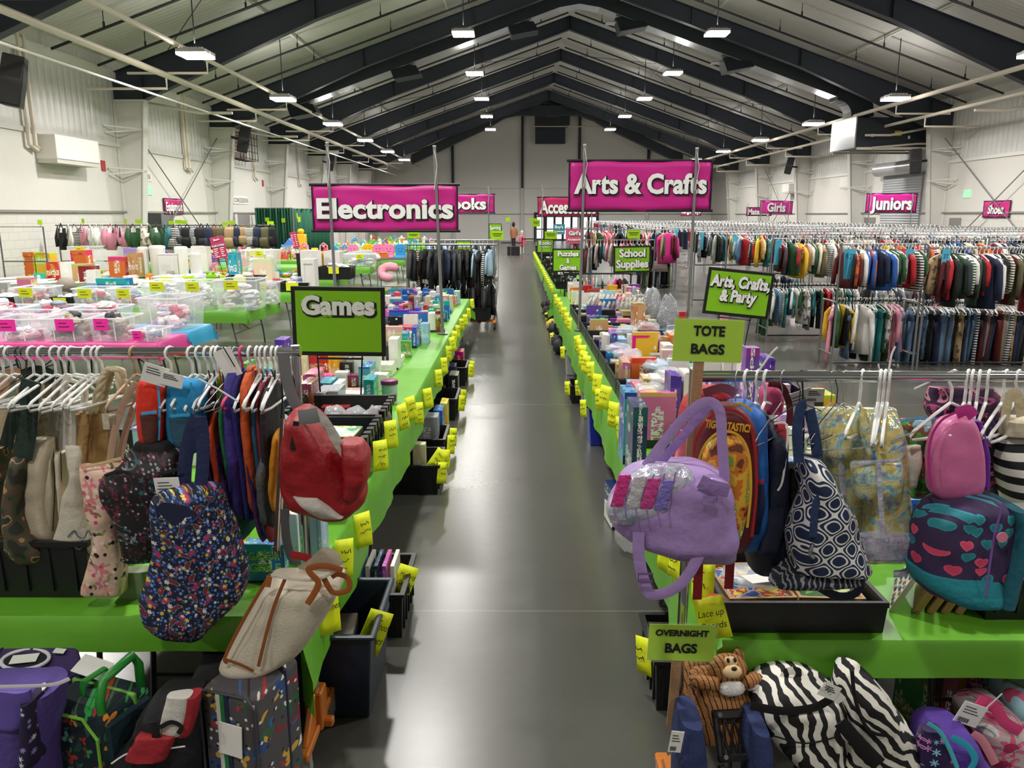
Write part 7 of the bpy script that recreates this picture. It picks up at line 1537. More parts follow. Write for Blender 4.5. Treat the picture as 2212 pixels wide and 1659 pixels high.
# crates with games along the left aisle edge
for k, (y, lab) in enumerate(((3.92, 'nearest black crate on the left aisle edge, under the red sling bag'), (4.58, 'second black crate on the left aisle edge, holding the white cartons'), (5.2, 'third black crate on the left aisle edge, with bagged games'))): crate(-1.17, y, CZ, .6, .56, .2, lab, flaps=True)
for k in range(8):
    c = ('purple', 'white', 'white', 'white', 'white', 'white', 'white', 'lilac')[k]
    o = carton('card_game', 'game', (-1.39 + k * .058, 4.4, CZ + .015 + .06), (.054, .1, .12), 3, c, ('purple small carton at the left end of the white cartons', '', '', '', '', '', '', 'lilac small carton at the right end of the white cartons')[k] or '%s of six identical white cartons with blue print in the second crate' % ORD[k - 1], group='six white cartons in the crate')
carton('game_box', 'game', (-1.17, 4.6, CZ + .015 + .06), (.46, .26, .12), 0, 'teal', 'teal flat box lying under the picture book boxes')
def flatbox(x, y, z, w, d, h, col, lab, words=None, rz=0, c2='#6b6040'):
    o = empty('board_game', (x, y, z), (0, 0, rz), lab, 'game')
    mk('base', G().box((-w / 2, -d / 2, 0), (w / 2, d / 2, h)), M(c2, .5), o, bevel=.003); mk('printed_top', G().box((-w / 2 + .003, -d / 2 + .003, h), (w / 2 - .003, d / 2 - .003, h + .002)), thr('top_' + col, '', [(0, '#5f9a5a'), (.42, '#9fc9d9'), (.5, '#e8ead8'), (.58, '#d9cf6a'), (.66, '#6fae6a')], 'noise', 13, rough=.4) if col == 'farm' else M(col, .4), o)
    if words: text(words, 1, (0, -d / 2 - .001, h * .5), (PI / 2, 0, 0), LETW, o, 'lettering', .0, .0005, fit=(w * .76, h * .42))
    return o
flatbox(-1.06, 4.5, CZ + .14, .27, .24, .065, 'farm', 'olive board game box with a farm picture and white name on its side, second crate', 'CHICKAPIGLETS', -.05); flatbox(-1.3, 4.52, CZ + .14, .2, .2, .055, '#e5c32c', 'olive box with a yellow top and a white elephant beside the farm box', None, .08)
WRAP = M('#e9edf0', .12, alpha=.35, bump=.6, bs=14)
for k, (x, y, z, r, l) in enumerate(((-1.42, 4.72, CZ + .13, .12, 'clear plastic bag with a yellow toy beside the picture boxes'), (-1.22, 5.18, CZ + .12, .08, 'clear wrapped silver bag in the third crate'), (-1.08, 5.2, CZ + .1, .09, 'white plastic bag in the middle of the third crate'), (-.94, 5.2, CZ + .1, .1, 'pinkish clear bag with red cards in the third crate'))):
    o = empty('plastic_bag', (x, y, z), label=l, cat='bag'); mk('film', G().blob((0, 0, 0), (r, r * .8, r * .95), 14, 9, 0, .25, k + 40, 3), WRAP, o, smooth=True)
    mk('content', G().box((-r * .5, -r * .3, -r * .6), (r * .4, r * .3, r * .3)), M(('#e3c63a', '#a8abae', '#e6e3de', '#b32a3a')[k], .5), o, bevel=.01)
carton('game_box', 'game', (-1.47, 5.62 - .1, CZ + .15), (.075, .24, .3), 0, 'brown', 'tall brown wooden looking box in a clear bag')
for k in range(3): flatbox(-1.27, 5.62 - .12, CZ + k * .045, .22 - .01 * k, .2, .042, ('#8c1f26', '#a32a30', '#96242b')[k], ('dark tin at the bottom of the red tin stack', 'middle red tin of the stack', 'top red tin of the stack with a shiny lid')[k], None, 0, ('#2a2d38', '#8c1f26', '#7a1a20')[k])
tb = empty('craft_tub', (-.985, 6.05, CZ), label='round clear tub with a purple lid on the left aisle edge', cat='tub'); mk('jar', G().rev([(.05, 0), (.06, .02), (.062, .16)], 20), M('#b9d3dc', .25), tb, smooth=True, auto=50); mk('lid', G().rev([(.068, .16), (.068, .19), (.06, .195)], 20), M('#7a2f5f', .4), tb, smooth=True, auto=50)
tag(mk('spud_figure', G().blob((0, 0, .09), (.1, .08, .08), 14, 9, 0, .1), M('#8d5a2c', .6), loc=(-1.82, 8.1, CZ + .26), smooth=True), 'brown rounded toy lying on top of the yellow boxes', 'toy')
bgr = random.Random(12)
for k in range(14):
    y = 4.95 + k * .3; c = ('pink', 'lilac', 'cream', 'orange', 'white', 'pale blue', 'red')[k % 7]; x = 1.02 + bgr.uniform(-.06, .32) if k < 9 else 1.3 + bgr.uniform(-.1, .5)
    o = empty('craft_bag', (x, y, CZ + .2), (0, 0, bgr.uniform(0, 3)), 'clear bag of %s craft pieces lying on the kits, %s from the near end' % (c, ordn(k)), 'bag', 'craft bags on the right tables')
    mk('film', G().blob((0, 0, .03), (.13, .1, .05), 14, 8, 0, .5, k + 60, 3), WRAP, o, smooth=True); mk('pieces', G().box((-.07, -.05, .01), (.06, .05, .025)).box((-.05, -.04, .03), (.07, .05, .042), 0), M(PAL[c], .5), o, rot=(0, 0, .3))
# right near end: tray of puzzles, leaning boards, crate
tag(mk('display_tray', open_tray(.58, .44, .12, .012, .02, .004), M('#101012', .5), loc=(1.03, 2.78, CZ)), 'shallow black tray of wooden puzzles on the near right table end', 'tray')
WOODM = M('#b08a5c', .55, bump=.2, bs=40, var=.12)
def wpuzzle(x, y, z, w, d, h, top, lab, rz=0, rx=0, ry=0):
    o = empty('wooden_puzzle', (x, y, z), (rx, ry, rz), lab, 'puzzle'); mk('tray_frame', open_tray(w, d, h, .012, 0, 0), WOODM, o); mk('picture', G().box((-w / 2 + .014, -d / 2 + .014, h * .4), (w / 2 - .014, d / 2 - .014, h * .75)), top, o); return o
wpuzzle(.9, 2.79, CZ + .05, .25, .3, .045, thr('puzzle_pic_a', '', [(0, '#3d63a8'), (.45, '#b9c3cc'), (.52, '#c94a3a'), (.58, '#e0cf5a')], 'noise', 18), 'wooden boxed puzzle under a clear bag of pieces in the tray', .05); wpuzzle(1.17, 2.8, CZ + .05, .24, .3, .04, thr('puzzle_pic_b', '', [(0, '#2f5a2c'), (.48, '#5a9a3c'), (.56, '#b9c98a'), (.62, '#3f3a2c')], 'noise', 12), 'wooden puzzle with a green picture in the tray', -.05)
o = empty('plastic_bag', (.94, 2.78, CZ + .115), label='clear zip bag of blue pieces lying on the tray puzzles', cat='bag'); mk('film', G().blob((0, 0, 0), (.15, .11, .022), 16, 8, 0, .3, 4, 3), WRAP, o, smooth=True); mk('white_label', G().box((-.12, -.09, .018), (-.02, -.02, .02)), TAGW, o, rot=(0, .1, .4)); mk('pieces', G().blob((.03, .02, 0), (.08, .05, .01), 10, 6), M('#4a74b0', .5), o)
tag(mk('red_ring', G().tube([(.045 * math.cos(a), 0, .045 * math.sin(a)) for a in [2 * PI * k / 16 for k in range(16)]], .012, 8, closed=True), M('#c9301f', .45), loc=(.72, 2.6, CZ + .075), smooth=True), 'orange red plastic ring at the left end of the puzzle tray', 'toy')
gb = empty('gem_board', (1.48, 2.83, CZ + .0), (0, .42, -.5), 'white board covered with round glass gems leaning on wooden boards', 'board'); mk('panel', G().box((-.012, -.13, 0), (.006, .13, .28)), M('#cfc8bc', .5), gb)
gg = random.Random(4)
for k in range(38): mk('gem', G().blob((0, 0, 0), (.005, .011, .011), 8, 6), M(('#8a6a5a', '#4f6a78', '#a08a6a', '#5a4a6a', '#9ab0b4')[k % 5], .15, coat=.6), gb, loc=(-.014, -.11 + .036 * (k % 7) + gg.uniform(-.006, .006), .03 + .04 * (k // 7) + gg.uniform(-.006, .006)))
for k in range(4): o = empty('wooden_board', (1.56 + .05 * k, 2.82, CZ), (0, .42, -.5 + .02 * k), 'pale wooden board, %s in the leaning stack behind the gem board' % ORD[k], 'board'); mk('plank', G().box((-.01, -.13, 0), (.016, .13, .27 - .015 * k)), WOODM, o, bevel=.003); mk('cut_marks', G().box((-.012, -.1, .06), (-.01, .1, .066)).box((-.012, -.1, .14), (-.01, .1, .146)), M('#7a5a38', .6), o)
crate(2.0, 2.86, CZ, .56, .42, .17, 'black crate at the right end of the near right table')
# hero goods on the right
def house():
    o = empty('toy_house', (1.03, 3.62, CZ), (0, 0, -.35), 'wooden slatted toy house with a red roof on the craft table edge', 'toy')
    g = G().prism([(-.13, 0), (.13, 0), (.13, .17), (0, .27), (-.13, .17)], lambda u, v: (u, -.1, v), (0, .2, 0)); mk('walls', g, M('#a58448', .6), o)
    for k in range(7): mk('slat_groove', G().box((-.115 + k * .036, -.102, .01), (-.112 + k * .036, -.1, .17)), M('#6e5528', .6), o)
    for s in (-1, 1): mk('roof', G().prism([(s * .16, .155), (0, .285), (0, .305), (s * .18, .16)], lambda u, v: (u, -.13, v), (0, .26, 0)), M('#b5281f', .45), o)
    mk('door_opening', G().box((-.04, -.104, .01), (.04, -.1, .15)), M('#2b2118', .8), o); mk('door_panel', G().box((-.04, -.106, .02), (-.01, -.104, .14)), M('#5fb0b4', .5), o); mk('base', G().box((-.15, -.14, 0), (.15, .12, .012)), M('#a83a2c', .5), o)
    return o
house()
hero(1366, 1400, 880, 965, 4.05, .25, 'navy', 'tall blue extra large puzzle box by the toy house', 3, 'Extra Large\nFloor Puzzle', vert=True, wf=.7, cap=.015); hero(1348, 1376, 848, 905, 4.5, .22, 'teal', 'teal box reading GIANT on the craft table edge', 3, 'GIANT', cap=.022); hero(1382, 1462, 848, 885, 4.85, .08, 'pink', 'long pink and teal box with the number 46', 0, '46', cap=.04, wf=.15); hero(1447, 1473, 812, 862, 5.3 - .4, .2, 'purple', 'purple boxed kit with small white script', 0); hero(1476, 1500, 805, 860, 4.9, .2, 'white', 'white boxed kit beside the purple one, left', 1); hero(1501, 1525, 803, 860, 4.9, .2, 'white', 'white boxed kit beside the purple one, right', 1)
hero(1608, 1642, 752, 830, 5.0, .1, 'purple', 'purple box with white vertical print standing behind the tote bags sign', 3, 'Science\nLab', vert=True, wf=.6, cap=.025)
hero(1366, 1395, 655, 712, 9.2, .18, 'kraft', 'tall kraft box among the small craft kits', 1); hero(1364, 1422, 718, 790, 7.4, .05, 'yellow', 'yellow striped kit in a clear frame box', 2)
SEQ = M('#aeb2b6', .22, .9, bump=1.0, bs=90)
for k, (px, py, Y) in enumerate(((1405, 660, 10.6), (1442, 668, 9.6))):
    p = aY(px, 720, Y); tag(mk('sequin_cloth', G().blob((0, 0, .25), (.13, .1, .26), 16, 12, 0, .3, k + 3, 4), SEQ, loc=(p.x, Y, CZ), smooth=True), 'silver sequin cloth standing on the craft table, %s one' % ('farther' if k == 0 else 'nearer'), 'cloth')
tag(mk('wrapping_roll', G().cyl((0, 0, 0), (.05, .05, .62), .04, n=14), M('#cf7f96', .4), loc=(2.2, 8.3, CZ), smooth=True, auto=50), 'tall pink roll standing at the outer craft table edge', 'roll'); tag(mk('wrapping_roll', G().cyl((0, 0, 0), (.02, .04, .66), .03, n=14), M('#8fae5a', .4), loc=(2.28, 8.6, CZ), smooth=True, auto=50), 'tall green patterned roll beside the pink roll', 'roll')
# leaning sheets of stickers and cards
pr = random.Random(6)
for k in range(46):
    row, i = divmod(k, 16); x = .98 + i * .062 + row * .1; y = 12.35 - row * .55
    o = bpy.data.objects.new('sticker_pack', BXM[3]); COL.objects.link(o); o.scale = (.012, .2, .26); o.location = (x, y, CZ + .13); o.rotation_euler = (0, .45 + pr.uniform(-.1, .1), pr.uniform(-.1, .1)); o.color = hexc(pr.choice(['#e6dfd2', '#d9a98a', '#e9e6e0', '#c9d6cf', '#d98f7a']))
    tag(o, 'leaning flat sticker pack, %s from the aisle in the %s leaning row' % (ordn(i), ORD[row]), 'pack', 'leaning packs on the craft tables')
# ---- notes along the table edges
def edge_notes(lst, X, rz, side):
    for k, it in enumerate(lst):
        px, py = it[0], it[1]; p = aX(px, py, X); w = .11; words = it[2] if len(it) > 2 else None
        note(p + V(0, 0, .08), .105, .175, (0, R.uniform(-.1, .3) * (1 if rz > 0 else -1), rz + R.uniform(-.15, .15)), 'yellow handwritten note, %s from the near end along the %s table edge' % (ordn(k), side) + (' reading ' + words.replace('\n', ' ') if words else ''), words, group='notes on the %s table edge' % side, seed=k)
edge_notes([(708, 1318, 'Games'), (745, 1200), (782, 1140), (821, 980), (843, 935), (866, 898), (884, 880), (904, 890), (922, 858), (946, 815), (958, 788), (969, 762), (975, 742), (982, 728), (988, 715), (996, 700), (1004, 690), (1012, 676), (1019, 655)], -.775, .95, 'left')
edge_notes([(1518, 1250), (1472, 1205), (1443, 1190), (1372, 990), (1341, 925), (1327, 893), (1310, 856), (1293, 860), (1291, 828), (1275, 800), (1268, 785), (1262, 775), (1258, 762), (1251, 748), (1246, 740), (1231, 700), (1224, 688), (1218, 676), (1211, 664), (1206, 655), (1200, 646)], .69, -.95, 'right')
note(aY(1527, 1290, 2.42), .1, .14, (0, -.3, -.2), 'big yellow note reading Lace up at the post of the right rack', 'Lace up\nBoards', seed=3)
for k in range(26):
    y = 16.2 + k * .62; note(V(.76, y, .78), .08, .15, (0, -.2, -.6), 'yellow note on the far right run along the aisle, %s from its near end' % ordn(k), None, group='notes on the far right run', seed=k)
for k in range(15):
    y = 16.2 + k * 1.12; crate(1.08, y, CZ, .5, .5, .16 + .05 * (k % 3), 'black crate on the far right run along the aisle, %s from its near end' % ordn(k), group='black crates on the far right run')
    for q in range(2): carton('book', 'book', (1.0 + .14 * q, y, CZ + .13), (.1, .36, .2), 3, ('black', 'navy', 'white', 'charcoal' if False else 'grey', 'dark red', 'black')[(k * 2 + q) % 6], 'upright book block in the far right run, %s and %s in its crate' % (ordn(k), ORD[q]))
# ================================================================== ON THE FLOOR
def tubbin(name, x, y, w, d, h, m, lab, cat='bin', rz=0, lip=.022):
    o = empty(name, (x, y, 0), (0, 0, rz), lab, cat); mk('tub', open_tray(w, d, h, .008, .14, lip), m, o, bevel=.012, seg=2)
    for s in (-1, 1): mk('handle', G().box((s * (w / 2 + .012) - .012, -.09, h - .06), (s * (w / 2 + .012) + .012, .09, h - .025)), m, o, bevel=.006)
    return o
o = tubbin('storage_tote', -.83, 3.36, .42, .54, .43, M('#1d2638', .42), 'dark blue storage tote on the floor under the left table corner'); 
flatbox(-.86, 3.3, .3, .26, .2, .06, '#3a2a26', 'dark game box with a white label lying in the blue tote', None, .1, '#2a2322'); flatbox(-.85, 3.22, .24, .3, .18, .05, '#a8322c', 'red edged box under the dark one in the blue tote', None, 0, '#b03a30'); carton('game_box', 'game', (-.86, 3.3, .12), (.26, .3, .22), 3, 'navy', 'navy carton at the bottom of the blue tote')
tag(mk('green_ball', G().blob((0, 0, 0), (.06, .06, .06), 14, 9), M('#6fbf4a', .3, alpha=.6), loc=(-.93, 3.42, .34), smooth=True), 'green clear ball in the blue tote', 'ball')
note(V(-.6, 3.28, .44), .12, .2, (0, .5, .5), 'yellow note reading Preschool games on the blue tote', 'Preschool\nGames', seed=1)
fl = [(-.8, 4.05, .42, .5, .26, 'black crate of thin books on the floor behind the blue tote'), (-.82, 6.25, .42, .5, .25, 'black crate with a black and tan box on the floor, left of the aisle'), (-.85, 7.1, .42, .5, .22, 'third black crate on the floor under the left tables'), (-.85, 8.6, .42, .55, .25, 'fourth black crate on the floor under the left tables'), (-.85, 10.4, .42, .55, .25, 'farthest black crate on the floor under the left tables')]
for k, (x, y, w, d, h, l) in enumerate(fl): crate(x, y, 0, w, d, h, l, group='black floor crates on the left')
for k in range(7): carton('book', 'book', (-.93 + k * .045, 4.05, .2), (.02, .22, .3), 3, ('white', 'red', 'pale blue', 'white', 'navy', 'pink', 'white')[k], '%s thin book, %s from the left in the floor crate behind the tote' % (('white', 'red', 'pale blue', 'white', 'navy', 'pink', 'white')[k], ORD[k]))
note(V(-.58, 4.05, .3), .12, .15, (0, .5, .5), 'yellow note reading Matching games on the floor crate', 'Matching\nGames', seed=2)
for k, (x, y, w, d, h, c) in enumerate(((-.78, 6.2, .1, .1, .36, 'cream'), (-.75, 7.55, .09, .25, .34, 'blue'), (-.72, 7.85, .07, .25, .34, 'yellow'), (-.82, 7.2, .2, .2, .34, 'grey'), (-.72, 9.2, .1, .3, .36, 'black'), (-.83, 9.25, .08, .3, .36, 'black'), (-.8, 9.9, .1, .3, .33, 'navy'), (-.78, 11.0, .12, .3, .33, 'red'))): carton('game_box', 'game', (x, y, h / 2 + .003 + (.015 if k in (0, 3) else 0)), (w, d, h), 3 if k % 2 else 0, c, '%s game box on the floor left of the aisle, %s counted from the near end' % (c, ORD[k]))
note(V(-.57, 6.1, .34), .12, .17, (0, .7, .4), 'yellow note sticking out from the floor crate by the curved table leg', None, seed=5)
for k, (y, z) in enumerate(((6.05, .25), (6.4, .25), (6.95, .22), (7.2, .22), (8.45, .25), (8.75, .25), (10.3, .25), (10.55, .25))): note(V(-.58, y, z + .01), .1, .17, (0, .25, .9), 'yellow note on the floor crates left of the aisle, %s from the tote' % ORD[k], None, group='notes on the left floor goods', seed=k)
FLOORBINS = []
for k, (px, py, sz, m_, l, hh) in enumerate(((1282, 960, .36, M('#2438a8', .35), 'bright blue bin on the floor right of the aisle', .42), (1262, 903, .3, M('#a9abac', .35), 'grey wastebasket on the floor just beyond the blue bin', .4), (1226, 810, .3, M('#a3a5a6', .35), 'farther grey wastebasket on the floor right of the aisle', .38))):
    p = aZ(px, py, 0); FLOORBINS.append(tubbin('floor_bin', max(p.x, .66) + .12, p.y + .1, sz, sz, hh, m_, l).name)
for k, (px, py, h, l) in enumerate(((1240, 872, .22, 'black floor crate by the grey wastebasket'), (1202, 752, .22, 'black floor crate farther along the right tables'), (1188, 700, .2, 'black floor crate under the far corner of the craft tables'), (1432, 1535, .26, 'ribbed black crate behind the overnight bags sign'))):
    p = aZ(px, py, 0); FLOORBINS.append(crate(max(p.x, .6) + .16, p.y + .2, 0, .4, .42, h, l).name)
for k, y in enumerate((5.42, 5.45)): carton('puzzle_box', 'box', (.8, y, .075 + k * .14), (.24, .26, .13), 0, ('white', 'navy')[k], ('white and navy puzzle box at the bottom of the floor stack', 'navy topped puzzle box on the floor stack')[k], .1)
tag(mk('plastic_bag', G().blob((0, 0, .14), (.1, .1, .14), 12, 8, 0, .3, 9), WRAP, loc=(.76, 4.9, 0), smooth=True), 'clear bag with red toys on the floor by the lavender bag', 'bag')
for k, nm in enumerate(FLOORBINS):
    o = bpy.data.objects[nm]; h = max(v[2] for ch in o.children for v in ch.bound_box); wx = max(abs(v[0]) for ch in o.children for v in ch.bound_box)
    note(o.location + V(-wx - .02, -.05, h + .02), .1, .17, (0, -.2, -.9), 'yellow note on the %s' % o['label'], None, group='notes on the right floor goods', seed=k + 2)
for k, y in enumerate((12.6, 13.1, 14.6, 15.2, 16.4, 17.4, 18.6)): tag(mk('gym_bag', G().blob((0, 0, .12), (.1, .2, .12), 12, 8, 0, .5, k, 3), M(('#141416', '#17171a', '#1b1b20', '#c9a82a', '#151517', '#22242a', '#141416')[k], .7), loc=(.72, y, 0), smooth=True), '%s bag on the floor along the right of the aisle, %s from the near end' % ('yellow' if k == 3 else 'black', ORD[k]), 'bag', 'bags on the floor right of the aisle')
# ---- luggage, left
PUR = fab('#3b2a5a'); PURL = fab('#54428c'); WTR = M('#d9d6de', .5)
o = bag('wheeled_bag', [(1478, -60, 130, .9), (1500, -60, 128), (1560, -60, 122), (1640, -60, 116)], 2.36, .24, PURL, 'purple wheeled bag with white flower trim at the lower left corner', 'luggage', base=.02)
sl = [aZ(14, 1388, .63), aZ(165, 1391, .63), aZ(180, 1448, .57), aZ(118, 1478, .52), aZ(-60, 1482, .52), aZ(-60, 1440, .6)]
gs = G().loft([[p - o.location for p in sl], [p - o.location + V(0, .02, -.09) for p in sl]]); mk('padded_top', gs, PUR, o, bevel=.015, seg=2)
ctr = aZ(56, 1432, .585); tr_ = lambda a, b_: [ctr + V(a * math.cos(t), b_ * math.sin(t), .3 * b_ * math.sin(t) + .014) - o.location for t in [2 * PI * k / 28 for k in range(28)]]
mk('round_trim', G().tube(tr_(.085, .045), .007, 8, closed=True), WTR, o, smooth=True); mk('mouth', G().loft([tr_(.08, .042), [p - V(0, 0, .004) for p in tr_(.08, .042)]]), M('#17121f', .8), o)
mk('price_tag', G().box((-.045, -.022, 0), (.045, .022, .002)), TAGW, o, loc=ctr + V(.0, -.005, .02) - o.location, rot=(.2, 0, .2)); mk('small_label', G().box((-.02, -.012, 0), (.02, .012, .002)), TAGW, o, loc=aZ(130, 1417, .6) + V(0, 0, .02) - o.location, rot=(.2, .1, 0))
rib(o, 'white_trim', [(-40, 1484), (60, 1482), (118, 1478), (150, 1466)], 2.235, .013, WTR); bag('flap', [(1490, -40, 64), (1530, -40, 66), (1570, -40, 52)], 2.25, .03, M('#5d4b9c', .6), parent=o); bag('zip_side', [(1500, 66, 82), (1560, 64, 84), (1640, 62, 86)], 2.28, .12, scatter('flower_trim', '#231a3c', [(34, 'flower', .42, ['#d9d6de', '#231a3c', '#9f8fc9'], dict(k=7))]), parent=o)
def suitcase(name, x, y, w, d, h, rz, m, side, lab, cat='luggage', r=.03):
    o = empty(name, (x, y, 0), (0, 0, rz), lab, cat); mk('shell', G().box((-w / 2, -d / 2, .05), (w / 2, d / 2, h)), m, o, bevel=r, seg=4); mk('zip_band', G().box((-w / 2 - .003, d * .12, .05 - .002), (w / 2 + .003, d * .2, h + .003)), side, o, bevel=r, seg=4)
    for sx in (-1, 1): mk('wheel', G().cyl((sx * w * .36 - .012, d * .36, .03), (sx * w * .36 + .012, d * .36, .03), .03, n=14), BLK, o)
    return o
o = suitcase('childrens_suitcase', -1.49, 2.5, .25, .2, .47, -.35, DINO, M('#6fae3f', .5), 'dark green dinosaur print children suitcase with a bright green handle'); o.scale = (1.16, 1.16, 1.16); GRH = M('#2b8a34', .35)
mk('dark_side', G().box((.115, -.085, .06), (.135, .085, .44)), fab('#123038'), o, bevel=.01); mk('pull_handle', G().tube([(.1, -.06, .3), (.1, -.07, .5), (.1, -.05, .56), (.1, .06, .58), (.1, .08, .54), (.1, .08, .4)], .014, 8), GRH, o, smooth=True); mk('top_loop', G().tube([(-.02, -.03, .465), (-.02, -.02, .51), (-.02, .06, .51), (-.02, .07, .465)], .013, 6, flat=.4), GRH, o); mk('price_tag', G().box((-.05, -.035, 0), (.05, .035, .002)), TAGW, o, loc=(-.06, .05, .51), rot=(.3, .25, .2)); mk('front_zip', G().tube([(-.11, -.102, .08), (-.115, -.102, .4), (-.08, -.102, .45), (.06, -.102, .455), (.11, -.102, .4), (.11, -.102, .08)], .005, 6), M('#7fbf3f', .5), o)
o = bag('sports_bag', [(1492, 340, 432, .8), (1520, 322, 438), (1570, 300, 442), (1610, 262, 446), (1650, 240, 450)], 2.44, .24, fab('#17161a'), 'red, white and black sports bag lying under the left table', 'luggage', wr=.02, base=.01)
bag('white_panel', [(1500, 362, 412), (1530, 356, 408), (1580, 345, 395)], 2.33, .05, fab('#c9c5bd'), parent=o); bag('red_panel', [(1498, 408, 430), (1540, 402, 425), (1580, 392, 412)], 2.34, .05, fab('#9c1d28'), parent=o); bag('red_pocket', [(1585, 300, 380), (1610, 285, 372), (1635, 272, 360)], 2.31, .06, fab('#a0222c'), parent=o); rib(o, 'handle', [(330, 1560), (338, 1600), (318, 1630), (280, 1600)], 2.29, .03, BLK); rib(o, 'loop', [(345, 1572), (370, 1560), (392, 1570), (385, 1585)], 2.29, .016, BLK); rib(o, 'white_piping', [(240, 1650), (280, 1626), (340, 1620), (400, 1612)], 2.3, .006, LETW)
o = suitcase('suitcase', -1.12, 2.66, .12, .36, .58, .1, fab('#1a1a1c'), fab('#26262a'), 'black soft suitcase with red piping, left of the grey printed one'); mk('red_piping', G().tube([(-.05, -.183, .2), (-.05, -.183, .52), (-.02, -.183, .565), (.05, -.183, .575)], .004, 6), M('#8f2430', .5), o)
o = suitcase('suitcase', -.93, 2.5, .22, .28, .63, -.3, COMIC, M('#1b1f3c', .6), 'grey suitcase with small colourful figure prints and a striped band'); 
for k, c in enumerate(('#d9d6cf', '#1f7a3a', '#1c2340')): mk('striped_band', G().box((-.04 + k * .016, -.144, .05), (-.024 + k * .016, -.14, .625)), M(c, .6), o)
mk('white_paper', G().box((-.06, -.152, .4), (.03, -.148, .52)), TAGW, o, rot=(0, .06, 0)); mk('telescopic_handle', G().box((-.02, .02, .63), (.08, .1, .655)).tube([(.0, .03, .65), (.0, .03, .69), (.06, .09, .69), (.06, .09, .65)], .012, 8), M('#9a9ca0', .35), o, bevel=.006); mk('side_piping', G().tube([(.105, -.142, .08), (.108, -.142, .59), (.08, -.142, .625), (-.09, -.142, .625), (-.108, -.142, .57), (-.108, -.142, .08)], .005, 6), M('#3a3a3e', .5), o)
# ---- luggage, right
TIGM = TIGER; o = empty('tiger_trolley', (.745, 2.3, .29), (-.6, 0, .1), 'brown tiger plush trolley bag on wheels under the overnight bags sign', 'luggage'); o.scale = (.8, .8, .8)
mk('plush_body', G().loft([se(.1, .08, .2, 16), se(.14, .12, .3, 16), se(.145, .13, .42, 16), se(.13, .12, .5, 16), se(.1, .1, .52, 16)]).loft([se(.13, .04, .3, 16, 0, .12), se(.14, .05, .45, 16, 0, .12), se(.12, .05, .58, 16, .02, .12), se(.06, .03, .64, 16, .03, .12)]), TIGM, o, smooth=True, auto=60)
hd = mk('plush_head', G().blob((-.0, -.13, .5), (.085, .065, .065), 16, 10).blob((-.07, -.11, .55), (.025, .018, .032)).blob((.07, -.1, .55), (.025, .018, .032)), TIGM, o, smooth=True); mk('muzzle', G().blob((-.0, -.185, .485), (.042, .03, .03), 10, 7).blob((-.0, -.17, .52), (.035, .03, .03), 8, 6), M('#d9b98a', .8), hd, smooth=True); mk('eye', G().blob((-.015, -.198, .53), (.007, .006, .011)).blob((.015, -.198, .53), (.007, .006, .011)), BLK, hd); mk('nose', G().blob((0, -.214, .495), (.013, .009, .009)), BLK, hd)
mk('white_belly', G().blob((.0, -.15, .42), (.06, .03, .035), 10, 7).blob((.09, -.14, .43), (.035, .028, .028), 10, 7), M('#d9d6d0', .9, bump=.6, bs=120), o, smooth=True)
for s in (-1, 1): mk('paw', G().tube([(s * .12, -.04, .46), (s * .12, -.13, .45), (s * .06, -.17, .44)], [.03, .03, .028], 10), TIGM, o, smooth=True)
fr_ = G().box((-.1, -.15, .14), (.12, -.13, .17)).box((-.1, -.15, .3), (.12, -.13, .34)).box((-.1, -.15, .14), (-.075, -.13, .34)).box((.095, -.15, .14), (.12, -.13, .34)); mk('wheel_plate', fr_, BLK, o, bevel=.006)
gr = G()
for k in range(6): gr.cyl((-.08 + k * .035, -.14, .17), (-.05 + k * .035, -.14, .3), .004, n=5); gr.cyl((-.05 + k * .035, -.14, .17), (-.08 + k * .035, -.14, .3), .004, n=5)
mk('net', gr, BLK, o)
for sx in (-.07, .09):
    for z in (.16, .32): mk('bolt', G().cyl((sx, -.15, z), (sx, -.158, z), .01, n=10), CHROME, o)
    mk('wheel', G().cyl((sx * 1.25 - .012, -.14, .1), (sx * 1.25 + .012, -.14, .1), .032, n=14), BLK, o, smooth=True, auto=50)
o = suitcase('star_luggage', .77, 2.2, .2, .16, .42, 0, STARS, M('#2b3568', .6), 'star print luggage case in front of the tiger trolley'); mk('blue_piping', G().tube([(-.085, -.085, .08), (-.085, -.085, .35), (-.06, -.085, .39), (.06, -.085, .39), (.085, -.085, .35), (.085, -.085, .08)], .007, 8), M('#2f3f86', .5), o)
for k, (x, s_) in enumerate(((.615, .06), (.93, .05))): o = bag('folded_bag', [(1535 + 15 * k, 1462 + 150 * k, 1508 + 140 * k), (1600, 1458 + 150 * k, 1515 + 140 * k), (1655, 1460 + 155 * k, 1518 + 135 * k)], 2.3, .2, fab('#26325f'), 'blue folded bag %s of the star print case' % ('left' if k == 0 else 'right'), 'luggage', wr=.014, base=.01); price_tag(o, 1465, 1580, .04, .08, 2.18, .1) if k == 0 else None
o = bag('zebra_duffel', [(1460, 1680, 1740, .6), (1478, 1640, 1790), (1510, 1625, 1812), (1560, 1640, 1818), (1610, 1690, 1815), (1655, 1735, 1800)], 2.4, .32, ZEBRA, 'zebra striped duffel bag, left one with a wide black band', 'luggage', wr=.014, ex=.8, n=40, base=.02); rib(o, 'black_band', [(1622, 1524), (1690, 1536), (1760, 1528), (1800, 1505)], 2.225, .03, BLK); rib(o, 'lower_seam', [(1672, 1590), (1740, 1606), (1815, 1590)], 2.225, .006, BLK); price_tag(o, 1782, 1478, .035, .09, 2.2, -.75, False); rib(o, 'handle', [(1690, 1470), (1700, 1452), (1722, 1450), (1728, 1470)], 2.4, .03, ZEBRA)
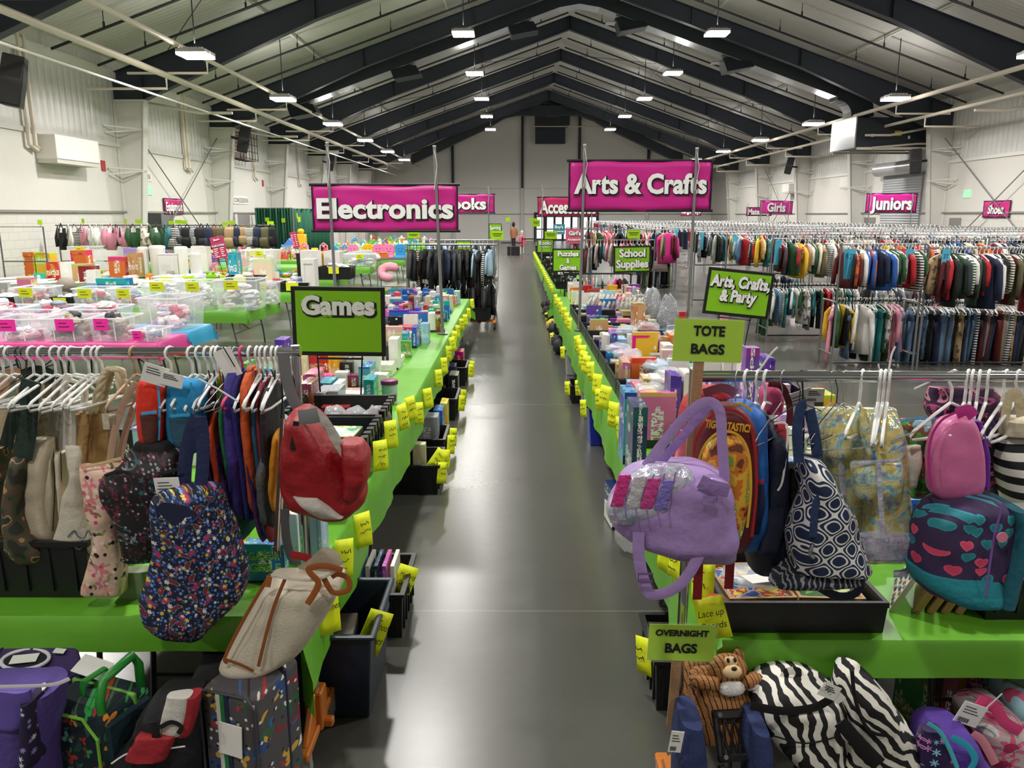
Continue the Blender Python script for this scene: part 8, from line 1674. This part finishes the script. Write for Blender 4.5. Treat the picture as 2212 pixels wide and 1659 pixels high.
o = bag('zebra_duffel', [(1447, 1835, 1868, .6), (1470, 1815, 1890), (1510, 1815, 1915), (1560, 1820, 1955), (1600, 1800, 1975), (1650, 1790, 1990)], 2.36, .28, thr('zebra_print_steep', '#e8e4da', '#121214', 'wave', 9, 6.0, .52, .9), 'zebra striped duffel bag, right one standing on its end', 'luggage', wr=.02, ex=.8, n=40, base=.02); rib(o, 'black_band', [(1815, 1560), (1860, 1610), (1900, 1650)], 2.2, .045, BLK); rib(o, 'zip', [(1840, 1450), (1850, 1520), (1880, 1580), (1940, 1590)], 2.205, .012, BLK); price_tag(o, 1800, 1480, .06, .05, 2.2, .4, False)
o = bag('lunch_bag', [(1560, 2010, 2075, .7), (1580, 1992, 2088), (1620, 1984, 2106), (1655, 1985, 2118)], 2.36, .26, fab('#4b2d8a'), 'purple lunch bag with a turquoise handle at the lower right', 'luggage', ex=.7, base=.02); bag('sparkle_panel', [(1572, 1992, 2030, .8), (1610, 1984, 2050), (1655, 1984, 2062)], 2.255, .06, SNOW, parent=o); rib(o, 'turquoise_edge', [(2004, 1562), (2030, 1580), (2050, 1615), (2068, 1659)], 2.2, .014, M('#4fb9c9', .5)); rib(o, 'handle', [(2056, 1592), (2090, 1612), (2106, 1640), (2096, 1662)], 2.2, .022, M('#2fa9c4', .5))
o = bag('floral_suitcase', [(1515, 2110, 2160, .7), (1540, 2080, 2185), (1590, 2095, 2210), (1650, 2110, 2240)], 2.52, .26, PINKLUG, 'pink and grey floral suitcase with a pink handle', 'luggage', ex=.6, base=.02); rib(o, 'pink_handle', [(2112, 1512), (2150, 1530), (2170, 1560), (2205, 1580)], 2.38, .04, M('#d8447c', .4)); price_tag(o, 2110, 1522, .085, .085, 2.36, .35); rib(o, 'pull_tube', [(2100, 1585), (2122, 1600), (2150, 1650)], 2.36, .03, M('#e08f9c', .4)); rib(o, 'tag_tie', [(2130, 1530), (2165, 1498)], 2.36, .006, HGW)
o = bag('neck_pillow_bag', [(1470, 2175, 2300, .6), (1500, 2158, 2300), (1550, 2160, 2300), (1600, 2175, 2300)], 2.62, .24, LTBLUE, 'pale blue printed roll bag at the right picture edge', 'luggage', base=.02); bag('pink_card', [(1560, 2190, 2290), (1650, 2200, 2290)], 2.49, .01, M('#d9b3bc', .5), parent=o, wr=0)
for k, (px0, px1, yt, c, Y) in enumerate(((2140, 2190, 1466, 'teal', 2.95), (2040, 2072, 1462, 'dark red', 3.0), (2076, 2130, 1466, 'yellow', 3.1), (1990, 2018, 1460, 'green', 2.95), (1640, 1700, 1462, 'black', 3.0))): 
    a = aY(px0, yt, Y); b_ = aY(px1, yt, Y); h = min(a.z, .56); o = carton('boxed_toy', 'box', ((a.x + b_.x) / 2, Y + .1, h / 2 + .002), (b_.x - a.x, .2, h), 3, c, '%s box in the dark under the near right table' % c)
